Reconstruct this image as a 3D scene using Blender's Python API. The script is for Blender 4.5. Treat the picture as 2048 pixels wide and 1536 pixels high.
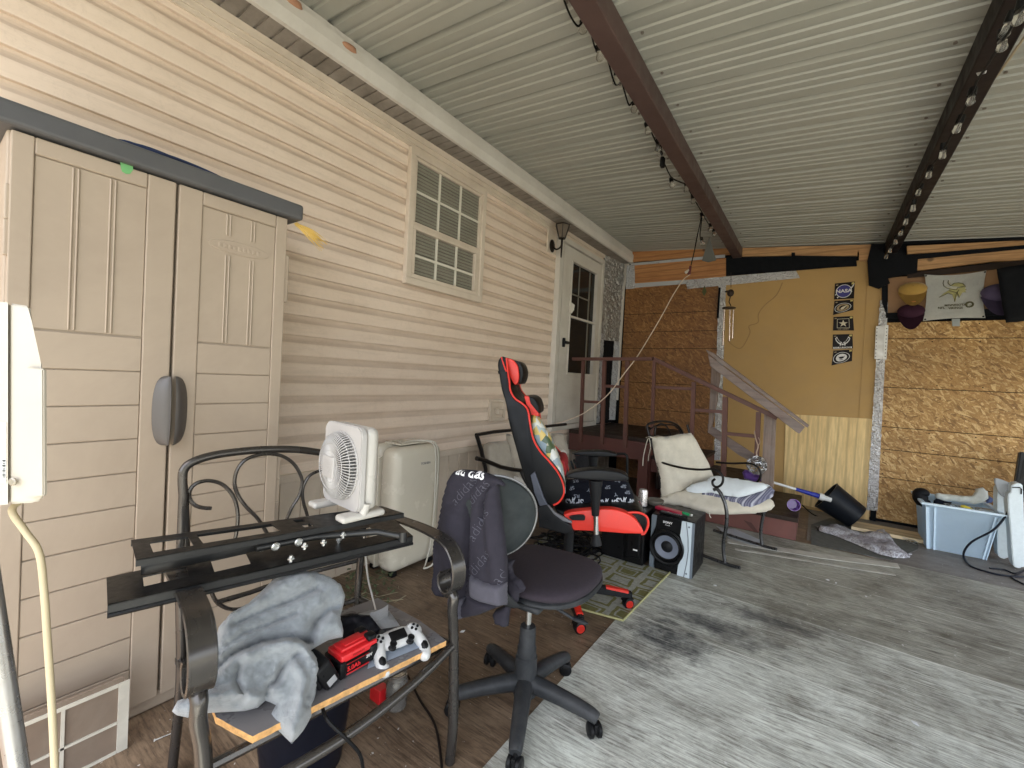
import bpy, bmesh, math, random
from mathutils import Vector, Matrix, noise
R=math.radians
random.seed(7)
for o in list(bpy.data.objects): bpy.data.objects.remove(o)
S=bpy.context.scene; COL=S.collection
# ---------------------------------------------------------------- camera
F=865.6; PIT,ROL,YAW=-0.01600915,-0.0509489,0.61643526; CAM=Vector((0,0,1.25))
MW=(Matrix.Rotation(YAW,3,'Z')@Matrix.Rotation(PIT,3,'X')@Matrix.Rotation(ROL,3,'Y'))  # columns: right, forward, up
cam=bpy.data.cameras.new('camera'); co=bpy.data.objects.new('camera',cam); COL.objects.link(co)
cam.sensor_fit='HORIZONTAL'; cam.sensor_width=36; cam.lens=F/2048*36; cam.clip_start=.02; cam.clip_end=500
r_,f_,u_=MW.col[0],MW.col[1],MW.col[2]
rm=Matrix((r_,u_,-f_)).transposed().to_4x4(); rm.translation=CAM; co.matrix_world=rm; S.camera=co
S.render.resolution_x=1024; S.render.resolution_y=768
# ---------------------------------------------------------------- sky, sun, exposure
SUN_EL,SUN_AZ=R(69),R(178)          # azimuth of the sun measured from +Y towards +X
w=bpy.data.worlds.new('World'); S.world=w; w.use_nodes=True; nt=w.node_tree
sky=nt.nodes.new('ShaderNodeTexSky'); sky.sky_type='NISHITA'; sky.sun_disc=False
sky.sun_elevation=SUN_EL; sky.sun_rotation=SUN_AZ; sky.air_density=1.0; sky.dust_density=2.5
bg=nt.nodes['Background']; hs=nt.nodes.new('ShaderNodeHueSaturation'); hs.inputs['Saturation'].default_value=.45; nt.links.new(sky.outputs[0],hs.inputs['Color']); nt.links.new(hs.outputs[0],bg.inputs[0]); bg.inputs[1].default_value=0.135
sl=bpy.data.lights.new('sun','SUN'); sl.energy=3.6; sl.angle=R(.5); sl.color=(1,.96,.91)
so=bpy.data.objects.new('sun',sl); COL.objects.link(so)
sd=Vector((math.sin(SUN_AZ)*math.cos(SUN_EL),math.cos(SUN_AZ)*math.cos(SUN_EL),math.sin(SUN_EL)))
so.rotation_euler=sd.to_track_quat('Z','Y').to_euler()
S.view_settings.view_transform='Standard'; S.view_settings.look='None'; S.view_settings.exposure=2.65; S.view_settings.gamma=1
# ---------------------------------------------------------------- picture <-> place helpers
def ray(px,py): return MW@Vector(((px-1024)/F,1,-(py-768)/F))
def onp(px,py,P,N):
    d=ray(px,py); N=Vector(N); return CAM+d*((Vector(P)-CAM).dot(N)/d.dot(N))
def gx(px,py,x): return onp(px,py,(x,0,0),(1,0,0))
def gy(px,py,y): return onp(px,py,(0,y,0),(0,1,0))
def gz(px,py,z=0.): return onp(px,py,(0,0,z),(0,0,1))
# ---------------------------------------------------------------- materials
MATS={}
class NT:
    def __init__(s,m):
        s.m=m; m.use_nodes=True; s.t=m.node_tree; s.p=s.t.nodes['Principled BSDF']
    def n(s,k,**kw):
        o=s.t.nodes.new(k)
        for a,b in kw.items():
            if a in o.inputs: o.inputs[a].default_value=b
            else: setattr(o,a,b)
        return o
    def l(s,a,b): s.t.links.new(a,b)
    def co(s,kind='Object',scale=(1,1,1),rot=(0,0,0)):
        c=s.n('ShaderNodeTexCoord'); m=s.n('ShaderNodeMapping'); m.inputs['Scale'].default_value=scale; m.inputs['Rotation'].default_value=rot
        s.l(c.outputs[kind],m.inputs[0]); return m.outputs[0]
    def noise(s,v,scale=5,detail=5,rough=.6,dist=0):
        o=s.n('ShaderNodeTexNoise'); s.l(v,o.inputs['Vector']); o.inputs['Scale'].default_value=scale; o.inputs['Detail'].default_value=detail; o.inputs['Roughness'].default_value=rough; o.inputs['Distortion'].default_value=dist
        return o.outputs['Fac']
    def ramp(s,f,*st):
        o=s.n('ShaderNodeValToRGB'); e=o.color_ramp.elements
        while len(e)<len(st): e.new(.5)
        for i,(p,c) in enumerate(st):
            e[i].position=p; e[i].color=(c,c,c,1) if isinstance(c,(int,float)) else (*c,1)
        s.l(f,o.inputs[0]); return o.outputs[0]
    def mix(s,f,a,b,bt='MIX'):
        o=s.n('ShaderNodeMix'); o.data_type='RGBA'; o.blend_type=bt
        for x,i in ((f,0),(a,6),(b,7)):
            if isinstance(x,(int,float)): o.inputs[i].default_value=x if i==0 else (x,x,x,1)
            elif isinstance(x,tuple): o.inputs[i].default_value=(*x,1)
            else: s.l(x,o.inputs[i])
        return o.outputs[2]
    def math(s,op,a,b=0.):
        o=s.n('ShaderNodeMath'); o.operation=op
        for x,i in ((a,0),(b,1)):
            if isinstance(x,(int,float)): o.inputs[i].default_value=x
            else: s.l(x,o.inputs[i])
        return o.outputs[0]
    def bump(s,h,st=.3,d=.01):
        o=s.n('ShaderNodeBump'); o.inputs['Strength'].default_value=st; o.inputs['Distance'].default_value=d; s.l(h,o.inputs['Height']); s.l(o.outputs[0],s.p.inputs['Normal'])
    def col(s,c): s.l(c,s.p.inputs['Base Color'])
def mat(name,c,rough=.5,metal=0,var=.12,scale=8,bump=.1,bd=.003,dirt=None,dirtamt=.5,spec=None,stretch=(1,1,1),trans=0,rv=.1):
    """base colour broken up by two noises, optional dirt colour, fine bump"""
    if name in MATS: return MATS[name]
    if max(c)<.075: c=tuple(x*.55 for x in c); dirt=tuple(x*.7 for x in dirt) if dirt else None; spec=.16 if spec is None and not metal else spec
    m=bpy.data.materials.new(name); T=NT(m); MATS[name]=m
    v=T.co('Object',stretch)
    n1=T.noise(v,scale,6,.65); lo=tuple(x*(1-var) for x in c); hi=tuple(min(1,x*(1+var)) for x in c)
    colr=T.ramp(n1,(.3,lo),(.7,hi))
    if dirt:
        n2=T.noise(v,scale*.35,7,.7,.5); f=T.ramp(n2,(.45,0.),(.72,dirtamt)); colr=T.mix(f,colr,dirt)
    T.col(colr); T.p.inputs['Roughness'].default_value=rough; T.p.inputs['Metallic'].default_value=metal
    if rv: 
        rr=T.ramp(T.noise(v,scale*2,4),(.3,max(0,rough-rv)),(.7,min(1,rough+rv))); T.l(rr,T.p.inputs['Roughness'])
    if spec is not None: T.p.inputs['Specular IOR Level'].default_value=spec
    if trans: T.p.inputs['Transmission Weight'].default_value=trans
    if bump: T.bump(T.noise(v,scale*6,5,.7),bump,bd)
    return m
def srgb(r,g,b):
    f=lambda c:(c/255/12.92) if c/255<=.04045 else ((c/255+.055)/1.055)**2.4
    return (f(r),f(g),f(b))
# ---------------------------------------------------------------- mesh helpers
def BM(): return bmesh.new()
def wm(o):
    m=Matrix.LocRotScale(o.location,o.rotation_euler,o.scale)
    return wm(o.parent)@m if o.parent else m
def obj(name,b,m,parent=None,smooth=False,label=None,cat=None,group=None,kind=None,auto=None):
    """link a bmesh drawn in world coordinates as one object (child meshes are moved into their parent's frame)"""
    me=bpy.data.meshes.new(name)
    if not isinstance(m,(list,tuple)): m=[m]
    for x in m: me.materials.append(x)
    bmesh.ops.recalc_face_normals(b,faces=b.faces[:])
    o=bpy.data.objects.new(name,me)
    if parent:
        o.parent=parent; b.transform(wm(parent).inverted())
    elif cat:
        vs=[v.co for v in b.verts]
        if vs:
            c=Vector(((min(v.x for v in vs)+max(v.x for v in vs))/2,(min(v.y for v in vs)+max(v.y for v in vs))/2,min(v.z for v in vs)))
            o.location=c; b.transform(Matrix.Translation(-c))
    if smooth:
        for f in b.faces: f.smooth=True
        ca=math.cos(R(auto or 40))
        b.normal_update()
        for e in b.edges:
            if len(e.link_faces)==2 and e.link_faces[0].normal.dot(e.link_faces[1].normal)<ca: e.smooth=False
    b.to_mesh(me); b.free()
    COL.objects.link(o)
    if label: o['label']=label
    if cat: o['category']=cat
    if group: o['group']=group
    if kind: o['kind']=kind
    return o
def thing(name,label,cat,loc=(0,0,0),group=None,rz=0):
    o=bpy.data.objects.new(name,None); COL.objects.link(o); o.location=loc; o.rotation_euler=(0,0,rz); o.empty_display_size=.1
    o['label']=label; o['category']=cat
    if group: o['group']=group
    return o
def face(b,vs,mi=0):
    try:
        f=b.faces.new(vs); f.material_index=mi; return f
    except ValueError: return None
def hexa(b,P,mi=0):
    """8 points: bottom ring 0-3, top ring 4-7"""
    v=[b.verts.new(p) for p in P]
    for q in ((3,2,1,0),(4,5,6,7),(0,1,5,4),(1,2,6,5),(2,3,7,6),(3,0,4,7)): face(b,[v[i] for i in q],mi)
def box(b,x0,x1,y0,y1,z0,z1,mi=0,M=None):
    P=[Vector(p) for p in ((x0,y0,z0),(x1,y0,z0),(x1,y1,z0),(x0,y1,z0),(x0,y0,z1),(x1,y0,z1),(x1,y1,z1),(x0,y1,z1))]
    if M: P=[M@p for p in P]
    hexa(b,P,mi)
def merge(b,b2,mi=None,M=None):
    if M: b2.transform(M)
    mp={v:b.verts.new(v.co) for v in b2.verts}
    for f in b2.faces:
        g=face(b,[mp[v] for v in f.verts]); 
        if g: g.material_index=f.material_index if mi is None else mi
    b2.free()
def rbox(b,x0,x1,y0,y1,z0,z1,r=.01,seg=3,mi=0,M=None):
    t=BM(); box(t,x0,x1,y0,y1,z0,z1)
    r=min(r,abs(x1-x0)*.49,abs(y1-y0)*.49,abs(z1-z0)*.49)
    bmesh.ops.bevel(t,geom=t.edges[:],offset=r,segments=seg,profile=.5,affect='EDGES')
    merge(b,t,mi,M)
def cyl(b,p0,p1,r0,r1=None,n=16,mi=0,cap=True):
    tube(b,[p0,p1],[r0,r0 if r1 is None else r1],n,mi,cap)
def spline(P,k=6,closed=False):
    P=[Vector(p) for p in P]; out=[]; n=len(P)
    if n<3: return P
    rng=range(n if closed else n-1)
    for i in rng:
        if closed: a,b_,c,d=P[(i-1)%n],P[i],P[(i+1)%n],P[(i+2)%n]
        else: a,b_,c,d=P[max(i-1,0)],P[i],P[i+1],P[min(i+2,n-1)]
        for j in range(k):
            t=j/k; out.append(.5*((2*b_)+(c-a)*t+(2*a-5*b_+4*c-d)*t*t+(3*b_-a-3*c+d)*t**3))
    if not closed: out.append(P[-1])
    return out
def tube(b,P,r,n=8,mi=0,cap=True,flat=None,up=None):
    """sweep a circle (or an ellipse: flat=(ra,rb), ra along up) along the points"""
    P=[Vector(p) for p in P]; m=len(P)
    P=[p for i,p in enumerate(P) if i==0 or (p-P[i-1]).length>1e-6]; m=len(P)
    if m<2: return
    R_=r if isinstance(r,(list,tuple)) else [r]*m
    if len(R_)!=m: R_=[R_[min(int(i*len(R_)/m),len(R_)-1)] for i in range(m)]
    prev=None; rings=[]
    for i,p in enumerate(P):
        t=(P[min(i+1,m-1)]-P[max(i-1,0)]).normalized()
        if up is not None:
            a=Vector(up); a=(a-t*a.dot(t))
            if a.length<1e-4: a=prev or Vector((1,0,0))
            a.normalize()
        elif prev is None:
            a=t.cross(Vector((0,0,1)) if abs(t.z)<.9 else Vector((1,0,0))).normalized()
        else:
            a=(prev-t*prev.dot(t)); a=a.normalized() if a.length>1e-6 else t.orthogonal().normalized()
        prev=a; c=t.cross(a)
        ra,rb=(R_[i],R_[i]) if flat is None else flat
        rings.append([b.verts.new(p+a*ra*math.cos(2*math.pi*j/n)+c*rb*math.sin(2*math.pi*j/n)) for j in range(n)])
    for i in range(m-1):
        for j in range(n): face(b,[rings[i][j],rings[i][(j+1)%n],rings[i+1][(j+1)%n],rings[i+1][j]],mi)
    if cap:
        face(b,rings[0][::-1],mi); face(b,rings[-1],mi)
def ribbon(b,P,side,w,t,mi=0):
    """rectangular strip swept along P; side = width direction"""
    P=[Vector(p) for p in P]; m=len(P); side=Vector(side).normalized(); rg=[]
    for i,p in enumerate(P):
        tn=(P[min(i+1,m-1)]-P[max(i-1,0)]).normalized(); nn=side.cross(tn).normalized()
        rg.append([b.verts.new(p+side*a*w/2+nn*c*t/2) for a,c in ((-1,-1),(1,-1),(1,1),(-1,1))])
    for i in range(m-1):
        for j in range(4): face(b,[rg[i][j],rg[i][(j+1)%4],rg[i+1][(j+1)%4],rg[i+1][j]],mi)
    face(b,rg[0][::-1],mi); face(b,rg[-1],mi)
def lathe(b,prof,M=None,n=24,mi=0,cap=True):
    """profile (r,z) turned about z, then moved by M"""
    rg=[]
    for r,z in prof:
        rg.append([b.verts.new((M@Vector((r*math.cos(2*math.pi*j/n),r*math.sin(2*math.pi*j/n),z))) if M else Vector((r*math.cos(2*math.pi*j/n),r*math.sin(2*math.pi*j/n),z))) for j in range(n)])
    for i in range(len(rg)-1):
        for j in range(n): face(b,[rg[i][j],rg[i][(j+1)%n],rg[i+1][(j+1)%n],rg[i+1][j]],mi)
    if cap:
        if prof[0][0]>1e-5: face(b,rg[0][::-1],mi)
        if prof[-1][0]>1e-5: face(b,rg[-1],mi)
def sheet(b,fn,nu,nv,mi=0,closed_u=False,thick=0,mif=None):
    g=[[b.verts.new(fn(i/nu,j/nv)) for j in range(nv+1)] for i in range(nu+(0 if closed_u else 1))]
    fs=[]
    for i in range(nu):
        for j in range(nv):
            a=(i+1)%len(g) if closed_u else i+1
            f=face(b,[g[i][j],g[a][j],g[a][j+1],g[i][j+1]],mif(i/nu,j/nv) if mif else mi)
            if f: fs.append(f)
    if thick: bmesh.ops.solidify(b,geom=fs,thickness=thick)
    return g
def prism(b,pts,d,mi=0):
    """flat outline (3-D points, coplanar) pushed along d"""
    d=Vector(d); a=[b.verts.new(p) for p in pts]; c=[b.verts.new(Vector(p)+d) for p in pts]; n=len(pts)
    face(b,a,mi); face(b,c[::-1],mi)
    for i in range(n): face(b,[a[i],c[i],c[(i+1)%n],a[(i+1)%n]],mi)
def ell(b,c,rx,ry,rz,nu=16,nv=10,mi=0,M=None,fn=None):
    c=Vector(c)
    def f(u,v):
        t=u*2*math.pi; p=-math.pi/2+v*math.pi
        q=Vector((rx*math.cos(p)*math.cos(t),ry*math.cos(p)*math.sin(t),rz*math.sin(p)))
        if fn: q=fn(q)
        if M: q=M@q
        return c+q
    sheet(b,f,nu,nv,mi,closed_u=True)
def frame(o,x,y,z=None):
    x=Vector(x).normalized(); y=Vector(y); y=(y-x*y.dot(x)).normalized(); z=x.cross(y)
    m=Matrix((x,y,z)).transposed().to_4x4(); m.translation=Vector(o); return m
def pillow(b,M,w,h,t,n=14,pw=2.5,puff=.12,seed=0,mi=0,wr=.004):
    """soft cushion w x h x t in frame M (centre, z through thickness)"""
    def f(s):
        def g(u,v):
            x=(u*2-1); y=(v*2-1)
            k=max(0,(1-abs(x)**pw)*(1-abs(y)**pw))**.42
            px=x*w/2*(1-puff*(1-abs(y)**2)*abs(x)**3*.0); 
            px=x*w/2*(1-puff*(1-y*y)*.0-puff*.5*(1-abs(y))**2*abs(x)); py=y*h/2*(1-puff*.5*(1-abs(x))**2*abs(y))
            z=s*t/2*k+wr*noise.noise(Vector((px*14+seed,py*14,s*3)))*(k>0)
            return M@Vector((px,py,z))
        return g
    sheet(b,f(1),n,n,mi); sheet(b,f(-1),n,n,mi); bmesh.ops.remove_doubles(b,verts=b.verts[:],dist=1e-5)
def text(s,M,size,m,parent,name='lettering',depth=.0008,bold=0,align='CENTER',sx=1):
    """letters as a mesh lying in frame M (x right, y up, z out)"""
    c=bpy.data.curves.new('t','FONT'); c.body=s; c.size=size; c.extrude=depth; c.align_x=align; c.align_y='CENTER'; c.offset=bold; c.resolution_u=3
    o=bpy.data.objects.new('t',c); COL.objects.link(o); dg=bpy.context.evaluated_depsgraph_get()
    me=bpy.data.meshes.new_from_object(o.evaluated_get(dg)); bpy.data.objects.remove(o)
    b=BM(); b.from_mesh(me); bpy.data.meshes.remove(me)
    b.transform(M@Matrix.Diagonal((sx,1,1,1)))
    return obj(name,b,m,parent)
# ================================================================ SETTING
ROOF=lambda x: 2.81-.09*x
WX=-2.30; BY=5.645
# ---- materials of the place
def floor_mat(name,c0,c1,c2,stain=False):
    m=bpy.data.materials.new(name); T=NT(m)
    v=T.co('Object',(1.3,15,1)); v2=T.co('Object',(1,1,1))
    wv=T.n('ShaderNodeTexNoise'); T.l(v2,wv.inputs['Vector']); wv.inputs['Scale'].default_value=1.6; wv.inputs['Detail'].default_value=2
    vm=T.n('ShaderNodeVectorMath',operation='MULTIPLY_ADD'); T.l(wv.outputs['Color'],vm.inputs[0]); vm.inputs[1].default_value=(0,1.3,0); T.l(v,vm.inputs[2])
    g=T.noise(vm.outputs[0],1.6,12,.75,1.2)
    gf=T.noise(vm.outputs[0],7,9,.8,.5)
    c=T.ramp(g,(.30,c0),(.5,c1),(.68,c2))
    c=T.mix(T.ramp(gf,(.40,.9),(.54,0.)),c,c0)
    # pale worn patches and streaks, with pale glare painted into the colour
    p=T.noise(v2,2.0,9,.75,.5); c=T.mix(T.math('MULTIPLY',T.ramp(p,(.36,0.),(.60,.9)),T.ramp(gf,(.36,.25),(.58,1.))),c,c2)
    dk=T.noise(T.co('Object',(.8,1.6,1)),1.7,8,.75,.3); c=T.mix(T.math('MULTIPLY',T.ramp(dk,(.50,0.),(.66,.8)),T.ramp(gf,(.35,1.),(.62,.35))),c,c0)
    # cathedral figure round knots
    vk=T.n('ShaderNodeTexVoronoi'); vs_=T.co('Object',(1.1,2.6,1)); T.l(vs_,vk.inputs['Vector']); vk.inputs['Scale'].default_value=.85
    rg=T.math('SINE',T.math('MULTIPLY',T.math('ADD',vk.outputs['Distance'],T.math('MULTIPLY',g,.10)),110.)); kf=T.ramp(vk.outputs['Distance'],(.03,.75),(.26,0.))
    c=T.mix(T.math('MULTIPLY',T.ramp(rg,(.35,0.),(.75,1.)),kf),c,c0); c=T.mix(T.ramp(vk.outputs['Distance'],(.018,.8),(.03,0.)),c,c2)
    # plank joints every .42 m across y
    sx=T.n('ShaderNodeSeparateXYZ'); T.l(v2,sx.inputs[0])
    yy=T.math('ADD',T.math('SUBTRACT',sx.outputs[1],T.math('MULTIPLY',sx.outputs[0],-.035)),T.math('MULTIPLY',T.math('SUBTRACT',T.noise(v2,5,4,.6),.5),.012))
    j=None
    for y0 in ((1.38,1.96,2.29,2.86,3.55) if stain else (.55,.98,1.42,1.86,2.5,3.1,3.8)):
        q=T.math('LESS_THAN',T.math('ABSOLUTE',T.math('SUBTRACT',yy,y0)),.0035 if stain else .0025); j=q if j is None else T.math('MAXIMUM',j,q)
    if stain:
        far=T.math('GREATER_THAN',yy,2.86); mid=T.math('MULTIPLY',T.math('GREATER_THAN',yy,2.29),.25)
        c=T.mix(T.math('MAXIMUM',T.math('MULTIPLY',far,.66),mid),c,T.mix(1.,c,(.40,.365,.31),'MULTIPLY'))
    jm=T.ramp(T.noise(v2,3,4,.7),(.38,.1),(.6,.9))
    c=T.mix(T.math('MULTIPLY',j,jm),c,(.72,.72,.66) if stain else c0)
    # specks
    sp=T.noise(v2,60,3,.5); c=T.mix(T.ramp(sp,(.70,0.),(.74,.9)),c,(.62,.62,.6))
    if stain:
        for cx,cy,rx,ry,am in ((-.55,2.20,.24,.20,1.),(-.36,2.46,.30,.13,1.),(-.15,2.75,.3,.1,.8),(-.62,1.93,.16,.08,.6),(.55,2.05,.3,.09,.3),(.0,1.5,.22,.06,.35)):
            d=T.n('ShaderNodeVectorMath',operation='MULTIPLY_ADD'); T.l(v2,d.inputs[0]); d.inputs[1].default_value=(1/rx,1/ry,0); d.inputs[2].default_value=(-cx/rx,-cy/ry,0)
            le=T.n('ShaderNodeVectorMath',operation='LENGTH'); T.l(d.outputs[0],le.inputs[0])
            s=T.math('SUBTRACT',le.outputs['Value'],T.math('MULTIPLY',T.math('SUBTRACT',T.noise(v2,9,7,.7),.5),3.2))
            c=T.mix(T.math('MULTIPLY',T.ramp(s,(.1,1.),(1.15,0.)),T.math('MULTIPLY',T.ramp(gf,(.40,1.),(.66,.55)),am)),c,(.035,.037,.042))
    T.col(c); T.l(T.ramp(g,(.3,.45),(.7,.7)),T.p.inputs['Roughness']); T.bump(T.mix(.5,g,gf),.25,.004); T.p.inputs['Specular IOR Level'].default_value=.4
    return m
M_floorR=floor_mat('weathered vinyl plank',(.10,.09,.075),(.34,.34,.295),(.76,.79,.72),True)
M_floorL=floor_mat('brown vinyl plank',(.042,.026,.015),(.12,.076,.046),(.27,.195,.13))
M_floorB=floor_mat('dark vinyl plank',(.07,.06,.05),(.14,.125,.11),(.24,.225,.205))
def grain(name,c0,c1,rough=.6,axis=0,sc=1.,knots=True,grey=None):
    m=bpy.data.materials.new(name); T=NT(m)
    s=[12*sc]*3; s[axis]=1.1*sc
    v=T.co('Object',tuple(s)); n=T.noise(v,1.3,8,.65,1.2); n2=T.noise(v,9,5,.6,.2)
    wv=T.n('ShaderNodeTexWave'); wv.wave_type='BANDS'; wv.bands_direction='XYZ'[2 if axis!=2 else 0]; T.l(v,wv.inputs['Vector']); wv.inputs['Scale'].default_value=.55; wv.inputs['Distortion'].default_value=9; wv.inputs['Detail'].default_value=3; wv.inputs['Detail Scale'].default_value=.6
    c=T.ramp(n,(.3,c0),(.7,c1)); c=T.mix(T.ramp(wv.outputs['Fac'],(.0,.55),(.25,0.)),c,tuple(x*.55 for x in c0)); c=T.mix(T.ramp(n2,(.4,.35),(.6,0.)),c,tuple(x*.5 for x in c0))
    if knots:
        vo=T.n('ShaderNodeTexVoronoi'); T.l(T.co('Object',(3,3,3)),vo.inputs['Vector']); vo.inputs['Scale'].default_value=1.1
        c=T.mix(T.ramp(vo.outputs['Distance'],(.05,.85),(.10,0.)),c,tuple(x*.25 for x in c0))
    if grey: c=T.mix(T.ramp(T.noise(T.co('Object',(1,1,1)),3,6,.7),(.35,0.),(.7,.8)),c,grey)
    T.col(c); T.p.inputs['Roughness'].default_value=rough; T.bump(n,.2,.002); return m
def osb(name,c0,c1,c2):
    m=bpy.data.materials.new(name); T=NT(m); v=T.co('Object',(1,1,1))
    layers=None; hs=None
    for k,(rot,sc) in enumerate(((0,(10,1,42)),(.9,(9,1,36)),(-.8,(9,1,38)),(1.5,(11,1,34)),(.35,(8,1,46)),(-.35,(9,1,40)),(2.2,(12,1,40)))):
        u=T.co('Object',sc,(0,rot,0)); mp=u.node; mp.vector_type='POINT'
        # turn first, stretch after: two mappings
        tc=T.n('ShaderNodeTexCoord'); m1=T.n('ShaderNodeMapping'); m1.inputs['Rotation'].default_value=(0,rot,0); m1.inputs['Location'].default_value=(k*.37,k*.2,k*.53); T.l(tc.outputs['Object'],m1.inputs[0])
        wb=T.n('ShaderNodeTexNoise'); T.l(m1.outputs[0],wb.inputs['Vector']); wb.inputs['Scale'].default_value=6
        wm_=T.n('ShaderNodeVectorMath',operation='MULTIPLY_ADD'); T.l(wb.outputs['Color'],wm_.inputs[0]); wm_.inputs[1].default_value=(.06,.0,.03); T.l(m1.outputs[0],wm_.inputs[2])
        m2=T.n('ShaderNodeMapping'); m2.inputs['Scale'].default_value=tuple(q*1.75 for q in sc); T.l(wm_.outputs[0],m2.inputs[0])
        vo=T.n('ShaderNodeTexVoronoi'); T.l(m2.outputs[0],vo.inputs['Vector']); vo.inputs['Scale'].default_value=1.; vo.inputs['Randomness'].default_value=1
        sc_=T.n('ShaderNodeSeparateColor'); T.l(vo.outputs['Color'],sc_.inputs[0])
        cc=T.ramp(sc_.outputs[0],(.0,tuple(x*.75 for x in c0)),(.25,tuple((x+y)/2 for x,y in zip(c0,c1))),(.65,c1),(1.,c2)); f=T.ramp(sc_.outputs[1],(.62,0.),(.64,1.)) if k else None
        layers=cc if layers is None else T.mix(f,layers,cc)
        hs=sc_.outputs[0] if hs is None else T.mix(f,hs,sc_.outputs[0])
    fine=T.noise(T.co('Object',(60,1,60)),2.,4,.7); c=T.mix(T.ramp(fine,(.35,.45),(.6,0.)),layers,tuple(x*.45 for x in c0))
    big=T.noise(v,1.6,5,.65); c=T.mix(T.ramp(big,(.42,.0),(.7,.45)),c,tuple(x*.5 for x in c0))
    sp=T.noise(v,70,3,.6); c=T.mix(T.ramp(sp,(.27,.8),(.31,0.)),c,(.03,.018,.01))
    T.col(c); T.p.inputs['Roughness'].default_value=.6; T.bump(hs,.35,.0015); return m
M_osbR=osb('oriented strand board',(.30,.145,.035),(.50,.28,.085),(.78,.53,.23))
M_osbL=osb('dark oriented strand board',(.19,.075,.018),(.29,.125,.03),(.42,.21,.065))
M_yel=mat('tan sheathing',(.44,.27,.095),.7,var=.05,scale=3,bump=.05,dirt=(.28,.17,.07),dirtamt=.25)
M_ply=grain('pine plywood',(.76,.52,.22),(.86,.63,.29),axis=2,sc=.55)
M_pine=grain('pine lumber',(.45,.23,.09),(.62,.36,.16),axis=0,sc=.8)
M_pineo=grain('orange fir board',(.42,.17,.055),(.58,.28,.1),axis=0,sc=.7)
M_pale=grain('pale pine batten',(.66,.5,.29),(.8,.66,.42),axis=0,knots=False)
M_wgrey=grain('weathered board',(.12,.075,.055),(.30,.21,.165),axis=0,sc=.9,grey=(.3,.27,.25))
M_wpost=grain('weathered post',(.15,.095,.07),(.3,.2,.15),axis=2,sc=.9,grey=(.25,.21,.18))
M_felt=mat('black roofing felt',(.008,.009,.012),.75,var=.3,scale=20,bump=.5,bd=.006)
def foil_mat(name,c=(.93,.94,.96),rough=.26,b=.9,sc=26,met=.55):
    m=bpy.data.materials.new(name); T=NT(m); v=T.co('Object'); n=T.noise(v,sc,6,.65,.8)
    T.p.inputs['Metallic'].default_value=met; T.p.inputs['Roughness'].default_value=rough
    cr=T.n('ShaderNodeTexVoronoi'); T.l(v,cr.inputs['Vector']); cr.inputs['Scale'].default_value=sc*2.6
    T.col(T.mix(T.ramp(T.noise(v,sc*1.8,5,.8,1.),(.33,.8),(.40,0.)),c,tuple(x*.15 for x in c))); T.bump(T.mix(.5,n,cr.outputs['Distance']),b,.02); return m
M_foil=foil_mat('crinkled foil'); M_tape=foil_mat('grey foil tape',(.50,.51,.52),.4,.4,9,.4)
M_siding=None
def siding_mat():
    m=bpy.data.materials.new('cream vinyl siding'); T=NT(m); v=T.co('Object')
    c=T.ramp(T.noise(v,1.3,5,.6),(.3,(.75,.60,.475)),(.7,(.86,.715,.585)))
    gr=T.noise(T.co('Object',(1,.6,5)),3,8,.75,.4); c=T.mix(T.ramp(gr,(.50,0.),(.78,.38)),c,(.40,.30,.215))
    # mildew specks thickest between window and door
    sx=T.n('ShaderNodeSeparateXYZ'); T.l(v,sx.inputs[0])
    my=T.ramp(T.math('ABSOLUTE',T.math('SUBTRACT',T.math('MULTIPLY',sx.outputs[1],.25),.86)),(.05,.9),(.28,.08))
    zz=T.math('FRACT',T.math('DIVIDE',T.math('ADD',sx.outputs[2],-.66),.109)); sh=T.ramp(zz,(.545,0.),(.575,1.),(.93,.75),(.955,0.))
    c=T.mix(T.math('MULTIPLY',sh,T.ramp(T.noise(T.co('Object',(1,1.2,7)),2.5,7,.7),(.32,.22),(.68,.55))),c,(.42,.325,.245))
    sp=T.ramp(T.noise(v,34,8,.8,1.0),(.50,0.),(.58,1.)); bl=T.ramp(T.noise(T.co('Object',(1,1,.7)),5,6,.7),(.36,0.),(.58,1.))
    c=T.mix(T.math('MULTIPLY',T.math('MULTIPLY',my,sp),bl),c,(.2,.15,.09))
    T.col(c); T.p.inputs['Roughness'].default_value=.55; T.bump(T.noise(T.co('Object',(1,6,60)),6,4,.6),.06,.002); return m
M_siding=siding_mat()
M_trim=mat('cream trim',(.68,.58,.47),.5,var=.06,scale=4,dirt=(.33,.25,.17),dirtamt=.45)
M_white=mat('dirty white paint',(.66,.62,.55),.5,var=.06,scale=4,dirt=(.33,.27,.2),dirtamt=.4)
M_soffit=mat('grimy soffit',(.27,.235,.2),.6,var=.2,scale=7,dirt=(.1,.08,.06),dirtamt=.7)
M_gutter=mat('white gutter paint',(.62,.585,.53),.45,var=.06,scale=3,dirt=(.36,.31,.25),dirtamt=.5)
M_roof=mat('white metal roofing',(.32,.315,.27),.42,var=.05,scale=2,bump=.02,dirt=(.42,.4,.35),dirtamt=.45,stretch=(.5,2,1))
M_beam=mat('brown painted steel',(.078,.045,.038),.5,var=.15,scale=6,dirt=(.04,.022,.02),dirtamt=.5)
M_beamd=mat('dark painted steel',(.028,.02,.019),.5,var=.2,scale=6)
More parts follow.
